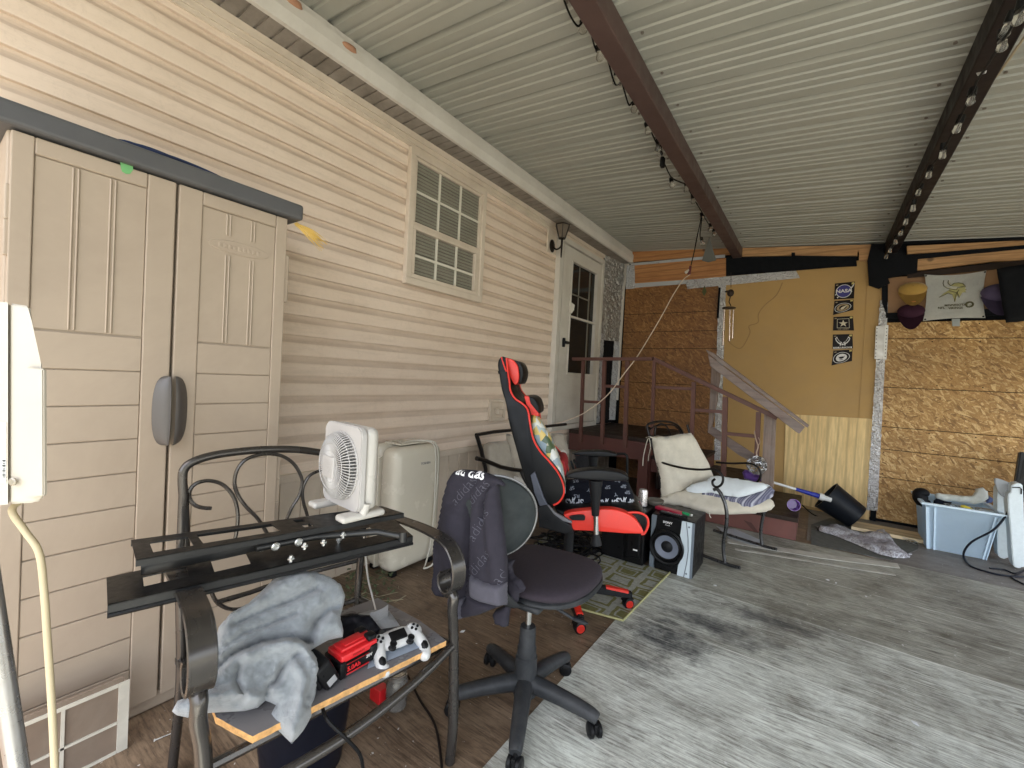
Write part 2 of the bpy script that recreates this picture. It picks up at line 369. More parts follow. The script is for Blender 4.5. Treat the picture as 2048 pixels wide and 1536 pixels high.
# ---- ground outside
b=BM(); box(b,-60,60,-60,60,-.62,-.4)
def ground_mat():
    m=bpy.data.materials.new('lawn and dirt'); T=NT(m); v=T.co('Object')
    c=T.ramp(T.noise(v,6,8,.7),(.35,(.15,.14,.115)),(.6,(.28,.26,.215))); c=T.mix(T.ramp(T.noise(v,.4,5),(.45,0.),(.6,.7)),c,(.04,.06,.018)); T.col(c); T.p.inputs['Roughness'].default_value=.95; T.bump(T.noise(v,40,6),.6,.03); return m
obj('ground',b,ground_mat(),kind='structure')
# ---- floor sheets
b=BM(); box(b,-2.6,2.8,-1.6,BY+.1,-.10,0); obj('floor',b,M_floorL,kind='structure')
b=BM(); box(b,-.81,2.75,-1.55,4.33,.0005,.004); obj('floor_sheet',b,M_floorR,kind='structure')
b=BM(); prism(b,[(.52,4.335,.0005),(2.75,4.335,.0005),(2.75,BY-.03,.0005),(-.02,BY-.03,.0005),(-.02,4.45,.0005)],(0,0,.0035)); obj('floor_sheet',b,M_floorB,kind='structure')
# pale joint strips and the thin dark mat
def gquad(b,pts,z0,z1):
    P=[gz(x,y,z1) for x,y in pts]; prism(b,P,(0,0,z0-z1))
b=BM(); gquad(b,[(1455,1077),(1640,1107),(1795,1127),(1800,1136),(1640,1116),(1455,1085)],.0045,.0075); gquad(b,[(1470,1096),(1790,1148),(1792,1151),(1470,1099)],.0045,.007); obj('threshold_strip',b,mat('worn aluminium strip',(.46,.45,.40),.45,var=.2,scale=15,dirt=(.12,.1,.08)),cat='threshold strip',label='pair of thin pale metal strips lying in front of the lowest step')
b=BM(); gquad(b,[(1622,1049),(1660,1036),(1840,1072),(1836,1098),(1785,1120),(1622,1088)],.0045,.0075); obj('door_mat',b,mat('dark ribbed rubber',(.085,.088,.078),.8,var=.3,scale=30,bump=.6),cat='mat',label='thin dark grey-green mat on the floor under the lacy cloth')
# ================================================================ HOUSE
house=thing('house','cream mobile home wall of horizontal vinyl siding along the left side','house',(WX,2,0))
CH=.1090
b=BM(); prof=[]
z=.66
for k in range(22):
    z0=z+k*CH
    prof+= [(.001,z0),(-.004,z0-.0075),(.0195,z0-.0065),(.0205,z0+.003),(.0185,z0+.050),(.0165,z0+.060),(.006,z0+.078),(.002,z0+.090)]
# x offset from the wall plane: +.0145 stands forward
prof=[(-.020-.002+p,zz) for p,zz in prof]
def lap(y0,y1,zlo=.60,zhi=2.83):
    for i in range(len(prof)-1):
        (a,za),(c,zc)=prof[i],prof[i+1]
        if max(za,zc)<zlo or min(za,zc)>zhi: continue
        face(b,[b.verts.new((WX+a,y0,za)),b.verts.new((WX+a,y1,za)),b.verts.new((WX+c,y1,zc)),b.verts.new((WX+c,y0,zc))])
lap(-1.6,1.6435); lap(1.645,BY)
box(b,WX-.15,WX-.02,-1.6,BY+.1,-.1,3.3)
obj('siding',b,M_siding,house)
# skirting with vertical ribs
b=BM(); n=62
for i in range(n):
    y0=-1.6+i*(BY-.0+1.6)/n; dy=(BY+1.6)/n
    box(b,WX-.02,WX-.008,y0,y0+dy*.72,-.0,.625); box(b,WX-.02,WX-.002,y0+dy*.72+.001,y0+dy-.001,0,.625)
obj('skirting',b,M_trim,house)
b=BM(); rbox(b,WX-.02,WX+.012,-1.6,4.0,.622,.668,.004); obj('skirting_rail',b,M_trim,house)
b=BM()
box(b,WX-.01,WX+.010,-1.6,BY,2.752,2.772); box(b,WX-.01,WX+.018,-1.6,BY,2.7725,2.785); box(b,WX-.01,WX+.012,-1.6,BY,2.7855,2.806); box(b,WX-.01,WX+.022,-1.6,BY,2.8065,2.845)
obj('top_trim',b,M_trim,house)
# soffit: ribbed strip out to the gutter
b=BM()
n=int((BY+1.6)/.075)
for i in range(n):
    y0=-1.6+i*.075; box(b,WX+.02,-2.118,y0,y0+.062,2.846,2.86); box(b,WX+.02,-2.118,y0+.0625,y0+.0745,2.853,2.862)
box(b,WX-.02,-2.13,-1.6,BY,2.8625,2.875); obj('soffit',b,M_soffit,house)
# gutter / fascia
b=BM(); prism(b,[(-2.14,-1.6,2.845),(-2.115,-1.6,2.845),(-2.098,-1.6,2.90),(-2.098,-1.6,2.955),(-2.12,-1.6,2.958),(-2.12,-1.6,3.0),(-2.14,-1.6,3.0)],(0,BY+1.6,0)); box(b,-2.25,-2.201,-1.6,BY,2.86,3.14); obj('gutter',b,M_gutter,house)
# expanding foam blobs between gutter and roof
fm=mat('orange foam',(.42,.22,.13),.8,bump=.6,bd=.01)
for (px,py) in ((585,8),(697,98)):
    p=gx(px,py,-2.10); b=BM(); ell(b,p+Vector((0,0,.012)),.018,.042,.018,14,8,fn=lambda q:q*(1+.35*noise.noise(q*45))); obj('foam_patch',b,fm,house,smooth=True)
# ---- window
wy0,wy1,wz0,wz1=1.925,2.725,1.84,2.745
win=None
b=BM()
def fr(b,x0,x1,y0,y1,z0,z1,w):
    rbox(b,x0,x1,y0,y1,z0,z0+w,.003,1); rbox(b,x0,x1,y0,y1,z1-w,z1,.003,1); rbox(b,x0,x1,y0,y0+w,z0+w+.0005,z1-w-.0005,.003,1); rbox(b,x0,x1,y1-w,y1,z0+w+.0005,z1-w-.0005,.003,1)
fr(b,WX-.01,WX+.030,wy0,wy1,wz0,wz1,.045)
win=obj('window',b,M_trim,house)
b=BM(); fr(b,WX-.01,WX+.020,wy0+.046,wy1-.046,2.245,wz1-.046,.022); fr(b,WX-.01,WX+.026,wy0+.046,wy1-.075,wz0+.046,2.244,.03); box(b,WX-.01,WX+.022,wy1-.072,wy1-.046,wz0+.046,2.243); obj('sash',b,M_trim,win)
b=BM()
for i in (1,2): 
    y=wy0+.068+i*(wy1-wy0-.136)/3; box(b,WX+.003,WX+.012,y-.008,y+.008,2.268,wz1-.069)
    y=wy0+.076+i*(wy1-wy0-.18)/3; box(b,WX+.005,WX+.016,y-.008,y+.008,wz0+.077,2.213)
box(b,WX+.0035,WX+.0115,wy0+.069,wy1-.069,2.467,2.483); box(b,WX+.0055,WX+.0155,wy0+.077,wy1-.106,2.035,2.051)
obj('muntins',b,mat('white muntin',(.72,.68,.58),.5,var=.05),win)
M_glass=bpy.data.materials.new('window glass'); T=NT(M_glass); T.p.inputs['Base Color'].default_value=(.16,.155,.13,1); T.p.inputs['Roughness'].default_value=.04; T.p.inputs['Alpha'].default_value=.38; T.p.inputs['Specular IOR Level'].default_value=.9
b=BM(); box(b,WX-.001,WX+.002,wy0+.06,wy1-.06,wz0+.06,wz1-.06); obj('pane',b,M_glass,win)
b=BM()
for i in range(34):
    z=wz0+.065+i*.0235; t=noise.noise(Vector((i*.7,3,0)))*.003
    hexa(b,[(WX-.0008,wy0+.06,z),(WX-.003,wy0+.06,z+.002),(WX-.003,wy1-.06,z+.002+t),(WX-.0008,wy1-.06,z+t),(WX-.0008,wy0+.06,z+.016),(WX-.003,wy0+.06,z+.018),(WX-.003,wy1-.06,z+.018+t),(WX-.0008,wy1-.06,z+.016+t)])
obj('blind',b,mat('dusty cream slats',(.44,.42,.33),.6,var=.1),win)
# ---- storm door
b=BM(); fr(b,WX-.01,WX+.036,3.945,5.075,.70,2.765,.055); rbox(b,WX-.01,WX+.05,3.925,3.944,.70,2.775,.003,1); rbox(b,WX-.01,WX+.028,4.001,4.03,.756,2.709,.002,1)
door=obj('storm_door',b,M_white,house)
b=BM(); x0,x1=WX-.005,WX+.030
box(b,x0,x1,4.04,4.235,.762,2.69); box(b,x0,x1,4.875,5.012,.762,2.69); box(b,x0,x1,4.2355,4.8745,2.55,2.69); box(b,x0,x1,4.2355,4.8745,.762,1.33); box(b,x0,x1+.006,4.236,4.874,1.94,1.962)
fr(b,x1+.001,x1+.012,4.215,4.895,1.31,2.57,.022)
obj('door_slab',b,M_white,door)
b=BM(); box(b,WX-.001,WX+.004,4.236,4.874,1.331,2.549); obj('glass',b,mat('dark door glass',(.03,.03,.028),.08,var=.2,scale=5,bump=.02),door)
b=BM(); box(b,WX+.0045,WX+.010,4.45,4.468,1.965,2.548); box(b,WX+.0045,WX+.010,4.3,4.72,2.20,2.215); box(b,WX+.0045,WX+.008,4.72,4.75,1.335,2.54); obj('muntins',b,mat('inner door muntin',(.20,.185,.15)),door)
b=BM(); P=[gx(x,y,WX+.012) for x,y in ((1136,608),(1143,605),(1149,610),(1148,620),(1143,627),(1137,620))]; prism(b,P,(.002,0,0)); obj('security_sticker',b,mat('white sticker',(.85,.82,.75),.4,var=.02),door)
b=BM(); rbox(b,WX+.03,WX+.06,4.09,4.12,1.60,1.70,.01); rbox(b,WX+.055,WX+.085,4.085,4.16,1.635,1.665,.008); obj('latch',b,mat('black plastic',(.012,.012,.013),.4),door)
# ---- capped outlet box on the siding
b=BM(); fr(b,WX-.01,WX+.022,2.915,3.135,.86,1.05,.03); box(b,WX-.005,WX+.008,2.945,3.105,.89,1.02); rbox(b,WX+.0085,WX+.05,2.99,3.06,.92,.975,.006); rbox(b,WX+.04,WX+.06,2.97,3.08,.962,.972,.003)
obj('hose_bib_box',b,M_trim,house)
# ---- wall lantern
lp=gx(1100,480,WX+.06)
lan=thing('wall_lantern','dark bronze wall lantern with tapered glass sides beside the storm door','lamp',(WX,lp.y,lp.z-.12))
M_brz=mat('dark bronze',(.045,.033,.026),.4,.6)
b=BM(); rbox(b,WX-.005,WX+.012,3.72,3.90,2.53,2.76,.004); obj('mounting_block',b,M_trim,lan)
y=3.80
b=BM(); ell(b,(WX+.02,y,2.60),.015,.05,.065,14,8); tube(b,spline([(WX+.02,y,2.60),(WX+.07,y,2.56),(WX+.12,y,2.58),(WX+.13,y,2.63)],5),.009,8); cyl(b,(WX+.13,y,2.49),(WX+.13,y,2.66),.008,.012); ell(b,(WX+.13,y,2.485),.008,.008,.018,8,6)
obj('bracket',b,M_brz,lan,smooth=True)
b=BM(); z0,z1=2.66,2.79
for k in range(6):
    a=k*math.pi/3; a2=a+math.pi/3
    p=lambda r,z,t: Vector((WX+.13+r*math.cos(t),y+r*math.sin(t),z))
    cyl(b,p(.035,z0,a),p(.075,z1,a),.004,n=6); cyl(b,p(.075,z1,a),p(.075,z1,a2),.005,n=6); cyl(b,p(.035,z0,a),p(.035,z0,a2),.004,n=6)
lathe(b,[(.078,z1),(.06,z1+.012),(.015,z1+.03),(.0,z1+.035)],Matrix.Translation((WX+.13,y,0)),6)
obj('cage',b,M_brz,lan)
b=BM(); lathe(b,[(.033,z0),(.071,z1)],Matrix.Translation((WX+.13,y,0)),6,cap=False); obj('shade',b,mat('smoked lantern glass',(.16,.13,.1),.15,var=.2),lan)
# ================================================================ ROOF
roof=thing('patio_roof','white ribbed metal patio roof on brown steel beams','roof',(0,2,2.8))
b=BM(); y=-.95; P=[]
pitch=.309
k=0
while y<BY+.05:
    # major rib (rises away from us) then pan with two minor ribs
    for dy,dz in ((0,0),(.010,.030),(.034,.030),(.044,0),(.085,0),(.092,.008),(.106,.008),(.113,0),(.150,0),(.157,.008),(.171,.008),(.178,0),(.215,0),(.222,.008),(.236,.008),(.243,0)):
        if y+dy<BY+.08: P.append((y+dy,dz))
    y+=pitch
xs=[-2.2,-1,0,1,2.65]
for i in range(len(P)-1):
    for j in range(len(xs)-1):
        a=[Vector((xs[j],P[i][0],ROOF(xs[j])+P[i][1])),Vector((xs[j+1],P[i][0],ROOF(xs[j+1])+P[i][1])),Vector((xs[j+1],P[i+1][0],ROOF(xs[j+1])+P[i+1][1])),Vector((xs[j],P[i+1][0],ROOF(xs[j])+P[i+1][1]))]
        face(b,[b.verts.new(p) for p in a])
bmesh.ops.remove_doubles(b,verts=b.verts[:],dist=1e-5)
bmesh.ops.solidify(b,geom=b.faces[:],thickness=-.004)
for k in range(21):
    for x in (-.75,-.98,.40,.62,1.6):
        yy=-.95+.309*k+.128; p=Vector((x,yy,ROOF(x)-.004)); cyl(b,p+Vector((0,0,.005)),p-Vector((0,0,.003)),.007,n=8,mi=1)
obj('roof_panel',b,[M_roof,mat('weathered screw head',(.2,.17,.14),.5,.4)],roof)
def beam(x0,x1,y0,y1,h,m):
    b=BM(); zt=ROOF(x1)-.003
    rbox(b,x0,x1,y0,y1,zt-h,zt,.006,2)
    return obj('beam',b,m,roof)
beam(-.897,-.802,-.9,BY-.015,.115,M_beam); bm_r=beam(.455,.555,-.9,BY-.02,.115,M_beamd); beam(2.48,2.6,-.9,BY-.02,.12,M_beam)
b=BM()
for k in range(6):
    z0=1.72+k*.145; box(b,2.605,2.625,-.9,BY,z0,z0+.14-(.0 if k<5 else .03))
obj('added_shade_boards',b,M_wgrey,roof)  # boards added out of view to shade the ceiling and upper wall
for y in (-.86,):
    b=BM(); rbox(b,2.49,2.59,y,y+.1,0.0,ROOF(2.6)-.125,.006); obj('post',b,M_beam,roof)
# ================================================================ BACK WALL
bw=thing('back_wall','end wall patched together from strand board, tan sheathing, plywood and black felt','wall',(0,BY,0))
b=BM(); 
prism(b,[(-2.45,BY+.02,-.1),(2.65,BY+.02,-.1),(2.65,BY+.02,ROOF(2.65)+.08),(-2.45,BY+.02,ROOF(-2.45)+.08)],(0,.1,0)); obj('wall_core',b,M_felt,bw)
def pq(b,pts,t,th=.006,mi=0):
    """outline seen on the back wall, standing t proud of it"""
    prism(b,[gy(x,y,BY-t) for x,y in pts],(0,th,0),mi)
def panel(name,pts,t,m,th=.008,parent=bw,**k):
    b=BM(); pq(b,pts,t,th); return obj(name,b,m,parent,**k)
def rect(name,x0,x1,z0,z1,t,m,th=.008,parent=bw,**k):
    b=BM(); box(b,x0,x1,BY-t,BY-t+th,z0,z1); return obj(name,b,m,parent,**k)
# left strand board with grooves
def osb_panel(name,x0,x1,cuts,t,m):
    b=BM()
    for z0,z1 in zip(cuts[:-1],cuts[1:]): box(b,x0,x1,BY-t,BY-t+.012,z0+.0035,z1-.0035,0)
    for z0 in cuts:
        for k in range(int((x1-x0)/.3)):
            p=Vector((x0+.12+k*.3+random.uniform(-.03,.03),BY-t,z0+random.choice((-.03,.035))))
            if cuts[0]<p.z<cuts[-1]: cyl(b,p+Vector((0,.001,0)),p-Vector((0,.0015,0)),.0055,n=8,mi=1)
    box(b,x0,x1,BY-t+.005,BY-t+.014,cuts[0],cuts[-1],1); obj(name,b,[m,mat('groove brown',(.06,.03,.012),.8)],bw)
cutL=[0]+sorted([gy(1340,y,BY).z for y in (822,768,697,663,626)])+[2.62]
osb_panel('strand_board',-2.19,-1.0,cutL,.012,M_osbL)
cutR=[0.03]+sorted([gy(1900,y,BY).z for y in (972,912,864,780,677)])+[gy(1900,642,BY).z]
osb_panel('strand_board',.46,2.65,cutR,.012,M_osbR)
rect('sheathing',-1.0,.40,0,2.62,.010,M_yel)
# water stain outline on the sheathing
b=BM(); tube(b,[gy(x,y,BY-.0105) for x,y in spline([(1565,565,0),(1553,590,0),(1530,610,0),(1517,628,0),(1516,645,0),(1498,652,0),(1500,665,0),(1488,690,0),(1478,697,0),(1465,690,0),(1455,680,0)],4) for x,y in [(x,y)]] if False else [gy(p.x,p.y,BY-.0102) for p in spline([(1565,565,0),(1553,590,0),(1530,610,0),(1517,628,0),(1516,645,0),(1498,652,0),(1500,665,0),(1488,690,0),(1478,697,0),(1465,690,0),(1455,680,0)],4)],.004,5,flat=(.001,.006),up=(0,1,0)); obj('water_stain',b,mat('brown stain edge',(.3,.18,.07),.8),bw)
panel('plywood',[(1572,828),(1745,838),(1738,1042),(1566,1000)],.022,M_ply,.010)
rect('stud',.345,.475,0,2.45,.016,M_yel,.012)
# header timber
panel('header_board',[(1266,530),(1452,516),(1452,556),(1270,577)],.05,M_pineo,.04)
panel('top_plate',[(1265,503),(1460,495),(1460,509),(1266,524)],.04,M_pineo,.03)
panel('top_plate',[(1478,496),(1742,489),(1742,502),(1715,503),(1715,512),(1583,511),(1478,513)],.04,M_pine,.03)
panel('stud',[(1718,496),(1743,495),(1742,522),(1718,522)],.05,M_pine,.012)
panel('batten',[(1814,492),(2060,480),(2062,494),(1980,498),(1815,508)],.045,M_pine,.04)
panel('batten',[(1834,516),(2062,494),(2062,520),(1990,522),(1835,541)],.045,M_pine,.04)
panel('felt_strip',[(1452,512),(1475,514),(1583,513),(1583,505),(1590,505),(1590,511),(1712,513),(1714,532),(1660,535),(1600,540),(1452,552)],.055,M_felt,.012)
panel('felt_strip',[(1800,511),(2062,489),(2062,496),(1815,520)],.058,M_felt,.012)
panel('felt_strip',[(1775,478),(2062,468),(2062,480),(1800,487)],.058,M_felt,.012)
panel('felt_strip',[(1815,546),(2062,518),(2062,531),(1815,556)],.058,mat('dark brown batten',(.05,.03,.022),.5),.012)
panel('felt_patch',[(1743,488),(1790,486),(1815,516),(1836,517),(1834,545),(1776,556),(1780,566),(1758,577),(1738,570),(1735,520)],.075,M_felt,.03)
panel('felt_strip',[(1764,570),(1776,570),(1774,635),(1764,604)],.05,M_felt,.02)
panel('felt_strip',[(1772,626),(1850,622),(1849,636),(1772,636)],.05,M_felt,.02)
panel('felt_strip',[(1968,618),(2062,612),(2062,625),(1968,632)],.05,M_felt,.02)
panel('felt_strip',[(1741,1020),(1753,1020),(1751,1048),(1740,1046)],.035,M_felt,.012)
panel('shelf_back',[(1776,556),(2062,530),(2062,618),(1776,628)],.02,mat('stained hardboard',(.3,.16,.07),.6,var=.12,scale=5,dirt=(.15,.07,.03)),.010)
b=BM(); P=[gz(x,y,.035) for x,y in ((1706,1041),(1842,1066),(1862,1070),(1862,1082),(1838,1079),(1703,1053))]; prism(b,P,(0,0,-.033)); obj('baseboard',b,M_pale,bw)
# white corner angle and grey seam tapes
panel('corner_angle',[(1245,505),(1259,504),(1258,531),(1249,580),(1236,800),(1229,800),(1240,560)],.03,M_white,.01)
panel('grey_tape',[(1259,527),(1450,509),(1450,515),(1265,531)],.056,M_tape,.003)
panel('grey_tape',[(1252,568),(1380,559),(1380,567),(1252,577)],.054,M_tape,.003)
# crumpled foil: subdivided strips pushed about by noise
def foil(name,fn,nu,nv,amp,nrm,m,parent=bw,seed=0,**k):
    b=BM(); nrm=Vector(nrm)
    def g(u,v):
        p=fn(u,v); q=p*22+Vector((seed,0,0)); a=noise.noise(q)+.6*noise.noise(q*2.3)+.35*noise.noise(q*4.9)
        e=1-.0*abs(u*2-1); return p+nrm*(amp*a*e)+Vector((noise.noise(q*1.3)*amp*.5,0,0))*(1-abs(nrm.x))
    sheet(b,g,nu,nv); bmesh.ops.solidify(b,geom=b.faces[:],thickness=.001); return obj(name,b,m,parent,smooth=False,**k)
def quadf(P):
    a,b_,c,d=[Vector(p) for p in P]   # TL TR BR BL
    return lambda u,v:(a*(1-u)+b_*u)*(1-v)+(d*(1-u)+c*u)*v
foil('foil_strip',quadf([gy(1370,560,BY-.075),gy(1592,541,BY-.075),gy(1600,556,BY-.075),gy(1375,578,BY-.075)]),70,6,.007,(0,-1,0),M_foil)
foil('foil_strip',quadf([gy(1253,531,BY-.075),gy(1269,529,BY-.075),gy(1270,577,BY-.075),gy(1252,578,BY-.075)]),6,16,.007,(0,-1,0),M_foil)
foil('foil_strip',quadf([gy(1437,570,BY-.04),gy(1452,570,BY-.04),gy(1441,920,BY-.04),gy(1428,920,BY-.04)]),5,110,.009,(0,-1,0),M_foil)
foil('foil_strip',quadf([gy(1760,600,BY-.045),gy(1776,604,BY-.045),gy(1755,1022,BY-.045),gy(1733,1020,BY-.045)]),7,130,.008,(0,-1,0),M_foil)
panel('felt_strip',[(1437,575),(1441,575),(1437,636),(1433,636)],.05,M_felt,.02)
b=BM(); pq(b,[(1752,652),(1770,652),(1766,718),(1749,718)],.062,.004); obj('nail_plate',b,mat('galvanised plate',(.42,.4,.37),.45,.7,var=.05),bw)
b=BM(); pq(b,[(1770,650),(1777,650),(1773,719),(1766,719)],.064,.004); obj('nail_plate',b,mat('pale angle',(.6,.58,.54),.5,.3),bw)
b=BM()
for i in range(9): 
    for x,m_ in ((1773.5-i*.4,0),(1754-i*.35,0)):
        p=gy(x,657+i*7,BY-.066); cyl(b,p,p+Vector((0,.003,0)),.0045,n=8)
obj('nail_holes',b,M_felt,bw)
# foil wrapped corner beside the door
foil('foil_wrap',quadf([(WX+.02,5.09,2.84),(-2.215,5.60,2.93),(-2.235,5.60,1.80),(WX+.02,5.09,1.78)]),26,60,.014,(1,-.3,0),foil_mat('bubble foil',(.80,.79,.76),.25,.8,17,.7))
foil('foil_wrap',quadf([(WX+.03,5.09,1.86),(WX+.03,5.19,1.86),(WX+.03,5.19,.72),(WX+.03,5.09,.72)]),6,60,.012,(1,-.3,0),M_foil,seed=5)
foil('foil_wrap',quadf([(-2.27,5.52,1.80),(-2.225,5.62,1.80),(-2.235,5.62,.74),(-2.29,5.52,.74)]),6,60,.012,(.5,-.8,0),M_foil,seed=9)
b=BM(); box(b,WX+.004,WX+.014,5.08,BY,.70,2.84); obj('felt_backing',b,M_felt,bw)
b=BM(); tube(b,spline([gy(1200,512,5.5),gy(1222,520,5.5),gy(1236,522,5.5),gy(1246,512,5.5)],5),.022,8); obj('felt_roll',b,M_felt,bw,smooth=True)
# ================================================================ LEFT FOREGROUND
from mathutils.geometry import delaunay_2d_cdt
def blob(name,outline,P,N,puff,m,parent=None,step=10,edge=40,ridges=(),nz=.006,nsc=14,back=.25,fuzz=0,smooth=True,tilt=None,seed=0,pw=.5,facef=None,ret=False,**k):
    """soft body: a picture outline laid on the plane (P,N) at its real distance, swollen in front and a little behind"""
    P=Vector(P); N=Vector(N).normalized()
    if N.dot(CAM-P)<0: N=-N
    pts=[Vector((a,c)) for a,c in outline]
    # resample the outline
    bd=[]
    for i,a in enumerate(pts):
        c=pts[(i+1)%len(pts)]; n=max(1,int((c-a).length/step))
        for j in range(n):
            q=a.lerp(c,j/n); bd.append(q+Vector((noise.noise(Vector((q.x*.05,q.y*.05,seed))),noise.noise(Vector((q.x*.05,q.y*.05,seed+9)))))*step*.25)
    nb=len(bd)
    def inside(q):
        r=False
        for i in range(nb):
            a,c=bd[i],bd[i-1]
            if (a.y>q.y)!=(c.y>q.y) and q.x<(c.x-a.x)*(q.y-a.y)/(c.y-a.y)+a.x: r=not r
        return r
    def dist(q):
        best=1e9
        for i in range(nb):
            a,c=bd[i],bd[i-1]; ac=c-a; l=ac.length_squared
            t=max(0,min(1,(q-a).dot(ac)/l)) if l else 0
            best=min(best,(q-a-ac*t).length_squared)
        return math.sqrt(best)
    x0=min(q.x for q in bd);x1=max(q.x for q in bd);y0=min(q.y for q in bd);y1=max(q.y for q in bd)
    ins=[]; yy=y0; r=0
    while yy<y1:
        xx=x0+(r%2)*step*.5
        while xx<x1:
            q=Vector((xx,yy))
            if inside(q):
                d=dist(q)
                if d>step*.45: ins.append((q,d))
            xx+=step
        yy+=step*.87; r+=1
    allp=[(q,0.) for q in bd]+ins
    vs,ed,fc,_,_,_=delaunay_2d_cdt([q for q,d in allp],[(i,(i+1)%nb) for i in range(nb)],[],1,1e-5)
    b=BM(); fv=[];bv=[]
    ds=[allp[i][1] if i<len(allp) else 0 for i in range(len(vs))]
    def rid(q):
        h=0
        for poly,amp,wd in ridges:
            best=1e9
            for i in range(len(poly)-1):
                a,c=Vector(poly[i]),Vector(poly[i+1]); ac=c-a; t=max(0,min(1,(q-a).dot(ac)/max(ac.length_squared,1e-6))); best=min(best,(q-a-ac*t).length)
            h+=amp*math.exp(-(best/wd)**2)
        return h
    for i,q in enumerate(vs):
        q=Vector(q); base=onp(q.x,q.y,P,N); d=ds[i]; kf=min(1,d/edge); kk=(1-(1-kf)**2)**pw if d>0 else 0
        w=base*nsc+Vector((seed,0,0)); nn=noise.noise(w)+.5*noise.noise(w*2.1)
        h=puff*kk+(nz*nn+rid(q))*min(1,kf*2)
        if fuzz: h+=fuzz*(noise.noise(base*150)+.6*noise.noise(base*330))
        v=b.verts.new(base+N*h); fv.append(v)
        bv.append(v if d==0 else b.verts.new(base-N*(puff*back*kk+.002)))
    for f in fc:
        mi=facef(sum((Vector(vs[i]) for i in f),Vector((0,0)))/len(f)) if facef else 0
        face(b,[fv[i] for i in f],mi); face(b,[bv[i] for i in reversed(f)],mi)
    return obj(name,b,m,parent,smooth=smooth,auto=75,**k)
def cloth_mat(name,c,rough=.9,sc=30,fz=.5,var=.12,sheen=.3):
    sheen=sheen if max(c)>.1 else .02
    m=mat(name,c,rough,var=var,scale=sc,bump=fz,bd=.004,rv=.03); m.node_tree.nodes['Principled BSDF'].inputs['Sheen Weight'].default_value=sheen; return m
# ---- storage locker
M_lock=mat('tan resin',(.41,.33,.25),.55,var=.05,scale=3,bump=.15,bd=.001,dirt=(.30,.235,.18),dirtamt=.6)
M_lid=mat('dark grey resin',(.085,.085,.088),.5,var=.08,scale=4,dirt=(.13,.12,.11))
M_hand=mat('grey brown resin handle',(.095,.085,.078),.42,var=.08,scale=12)
LX=-1.87
lk=thing('storage_locker','tall tan resin storage cabinet with two panelled doors and dark grey lid','cabinet',(LX-.2,.55,0))
b=BM(); rbox(b,-2.27,LX-.03,.16,.945,.02,1.88,.008); rbox(b,-2.28,LX-.012,.15,.955,0.0,.06,.01); obj('body',b,M_lock,lk)
b=BM(); rbox(b,-2.28,LX+.025,.13,.992,1.876,1.942,.012,3); rbox(b,-2.2,LX-.04,.2,.92,1.943,1.955,.01); obj('lid',b,M_lid,lk)
def lockdoor(y0,y1,hinge_right):
    b=BM(); X0=LX-.028
    rbox(b,X0,LX-.010,y0,y1,.045,1.872,.006)
    st=.075
    s0,s1=(y0,y0+.072) if hinge_right else (y0,y0+.045); t0,t1=(y1-.045,y1) if hinge_right else (y1-.078,y1)
    rbox(b,LX-.0095,LX,s0,s1,.047,1.87,.003,2); rbox(b,LX-.0095,LX,t0,t1,.047,1.87,.003,2)
    a,c=s1+.001,t0-.001
    rbox(b,LX-.0095,LX,a,c,1.822,1.87,.003,1)
    # recessed panel with raised double beads
    rbox(b,LX-.0095,LX-.005,a,c,1.322,1.820,.002,1)
    for k in (1,2):
        y=a+(c-a)*k/3
        for d in (-.006,.006):
            segs=((1.325,1.817),) if not hinge_right else ((1.325,1.66),(1.735,1.817))
            for z0,z1 in segs: rbox(b,LX-.006,LX-.0005,y+d-.0028,y+d+.0028,z0,z1,.002,1)
    if hinge_right:
        ym=(a+c)/2
        P=[(LX-.005,ym+.105*math.cos(t),1.695+.022*math.sin(t)) for t in [i*math.pi/16 for i in range(32)]]
        tube(b,P+[P[0]],.0028,6); prism(b,[(LX-.005,p[1],p[2]) for p in P],(.0025,0,0))
        for k in range(9): rbox(b,LX-.004,LX-.0008,ym-.075+k*.017,ym-.064+k*.017,1.687,1.702,.001,1)
    z=1.318; k=0
    while z-.113>.05:
        rbox(b,LX-.0095,LX-.0022-.0006*(k%2),a,c,z-.1125,z-.0015,.0022,1); z-=.1135; k+=1
    o=obj('door',b,M_lock,lk)
    # half-oval handle on the meeting edge
    yc=y0+.002 if hinge_right else y1-.002; s=1 if hinge_right else -1
    b=BM(); N_=14
    def g(u,v):
        t=-math.pi/2+u*math.pi; rz=.122; ry=.045
        yy=yc+s*ry*(abs(math.cos(t))**.6)*(1-v); zz=1.07+rz*(1-v*.0)*math.sin(t)*(1 if v<1 else 1)
        zz=1.07+rz*math.copysign(abs(math.sin(t))**.85,math.sin(t)); return Vector((LX+.003+.032*math.sin(v*math.pi*.5)*(1-.35*abs(math.sin(t))**3)*(1 if v>0 else 0)**1,yy,zz))
    sheet(b,g,20,8); obj('handle',b,M_hand,o,smooth=True)
    b=BM()
    for z in (1.72,.86,.2):
        yh=y1+.004 if hinge_right else y0-.004
        b=BM(); rbox(b,LX-.022,LX-.004,yh-.005,yh+.012,z-.10,z+.0,.004); rbox(b,LX-.022,LX-.004,yh-.005,yh+.012,z-.2,z-.0995,.0035)
        obj('hinge',b,M_lock,o)
lockdoor(.166,.547,False); lockdoor(.556,.936,True)
b=BM(); P=[gx(x,y,LX+.0005) for x,y in ((240,320),(266,328),(266,340),(260,348),(252,348),(244,343),(241,333))]; prism(b,P,(.0015,0,0))
obj('sticker',b,mat('green paper',(.16,.42,.16),.7,var=.05),cat='sticker',label='green rounded paper tag stuck under the cabinet lid')
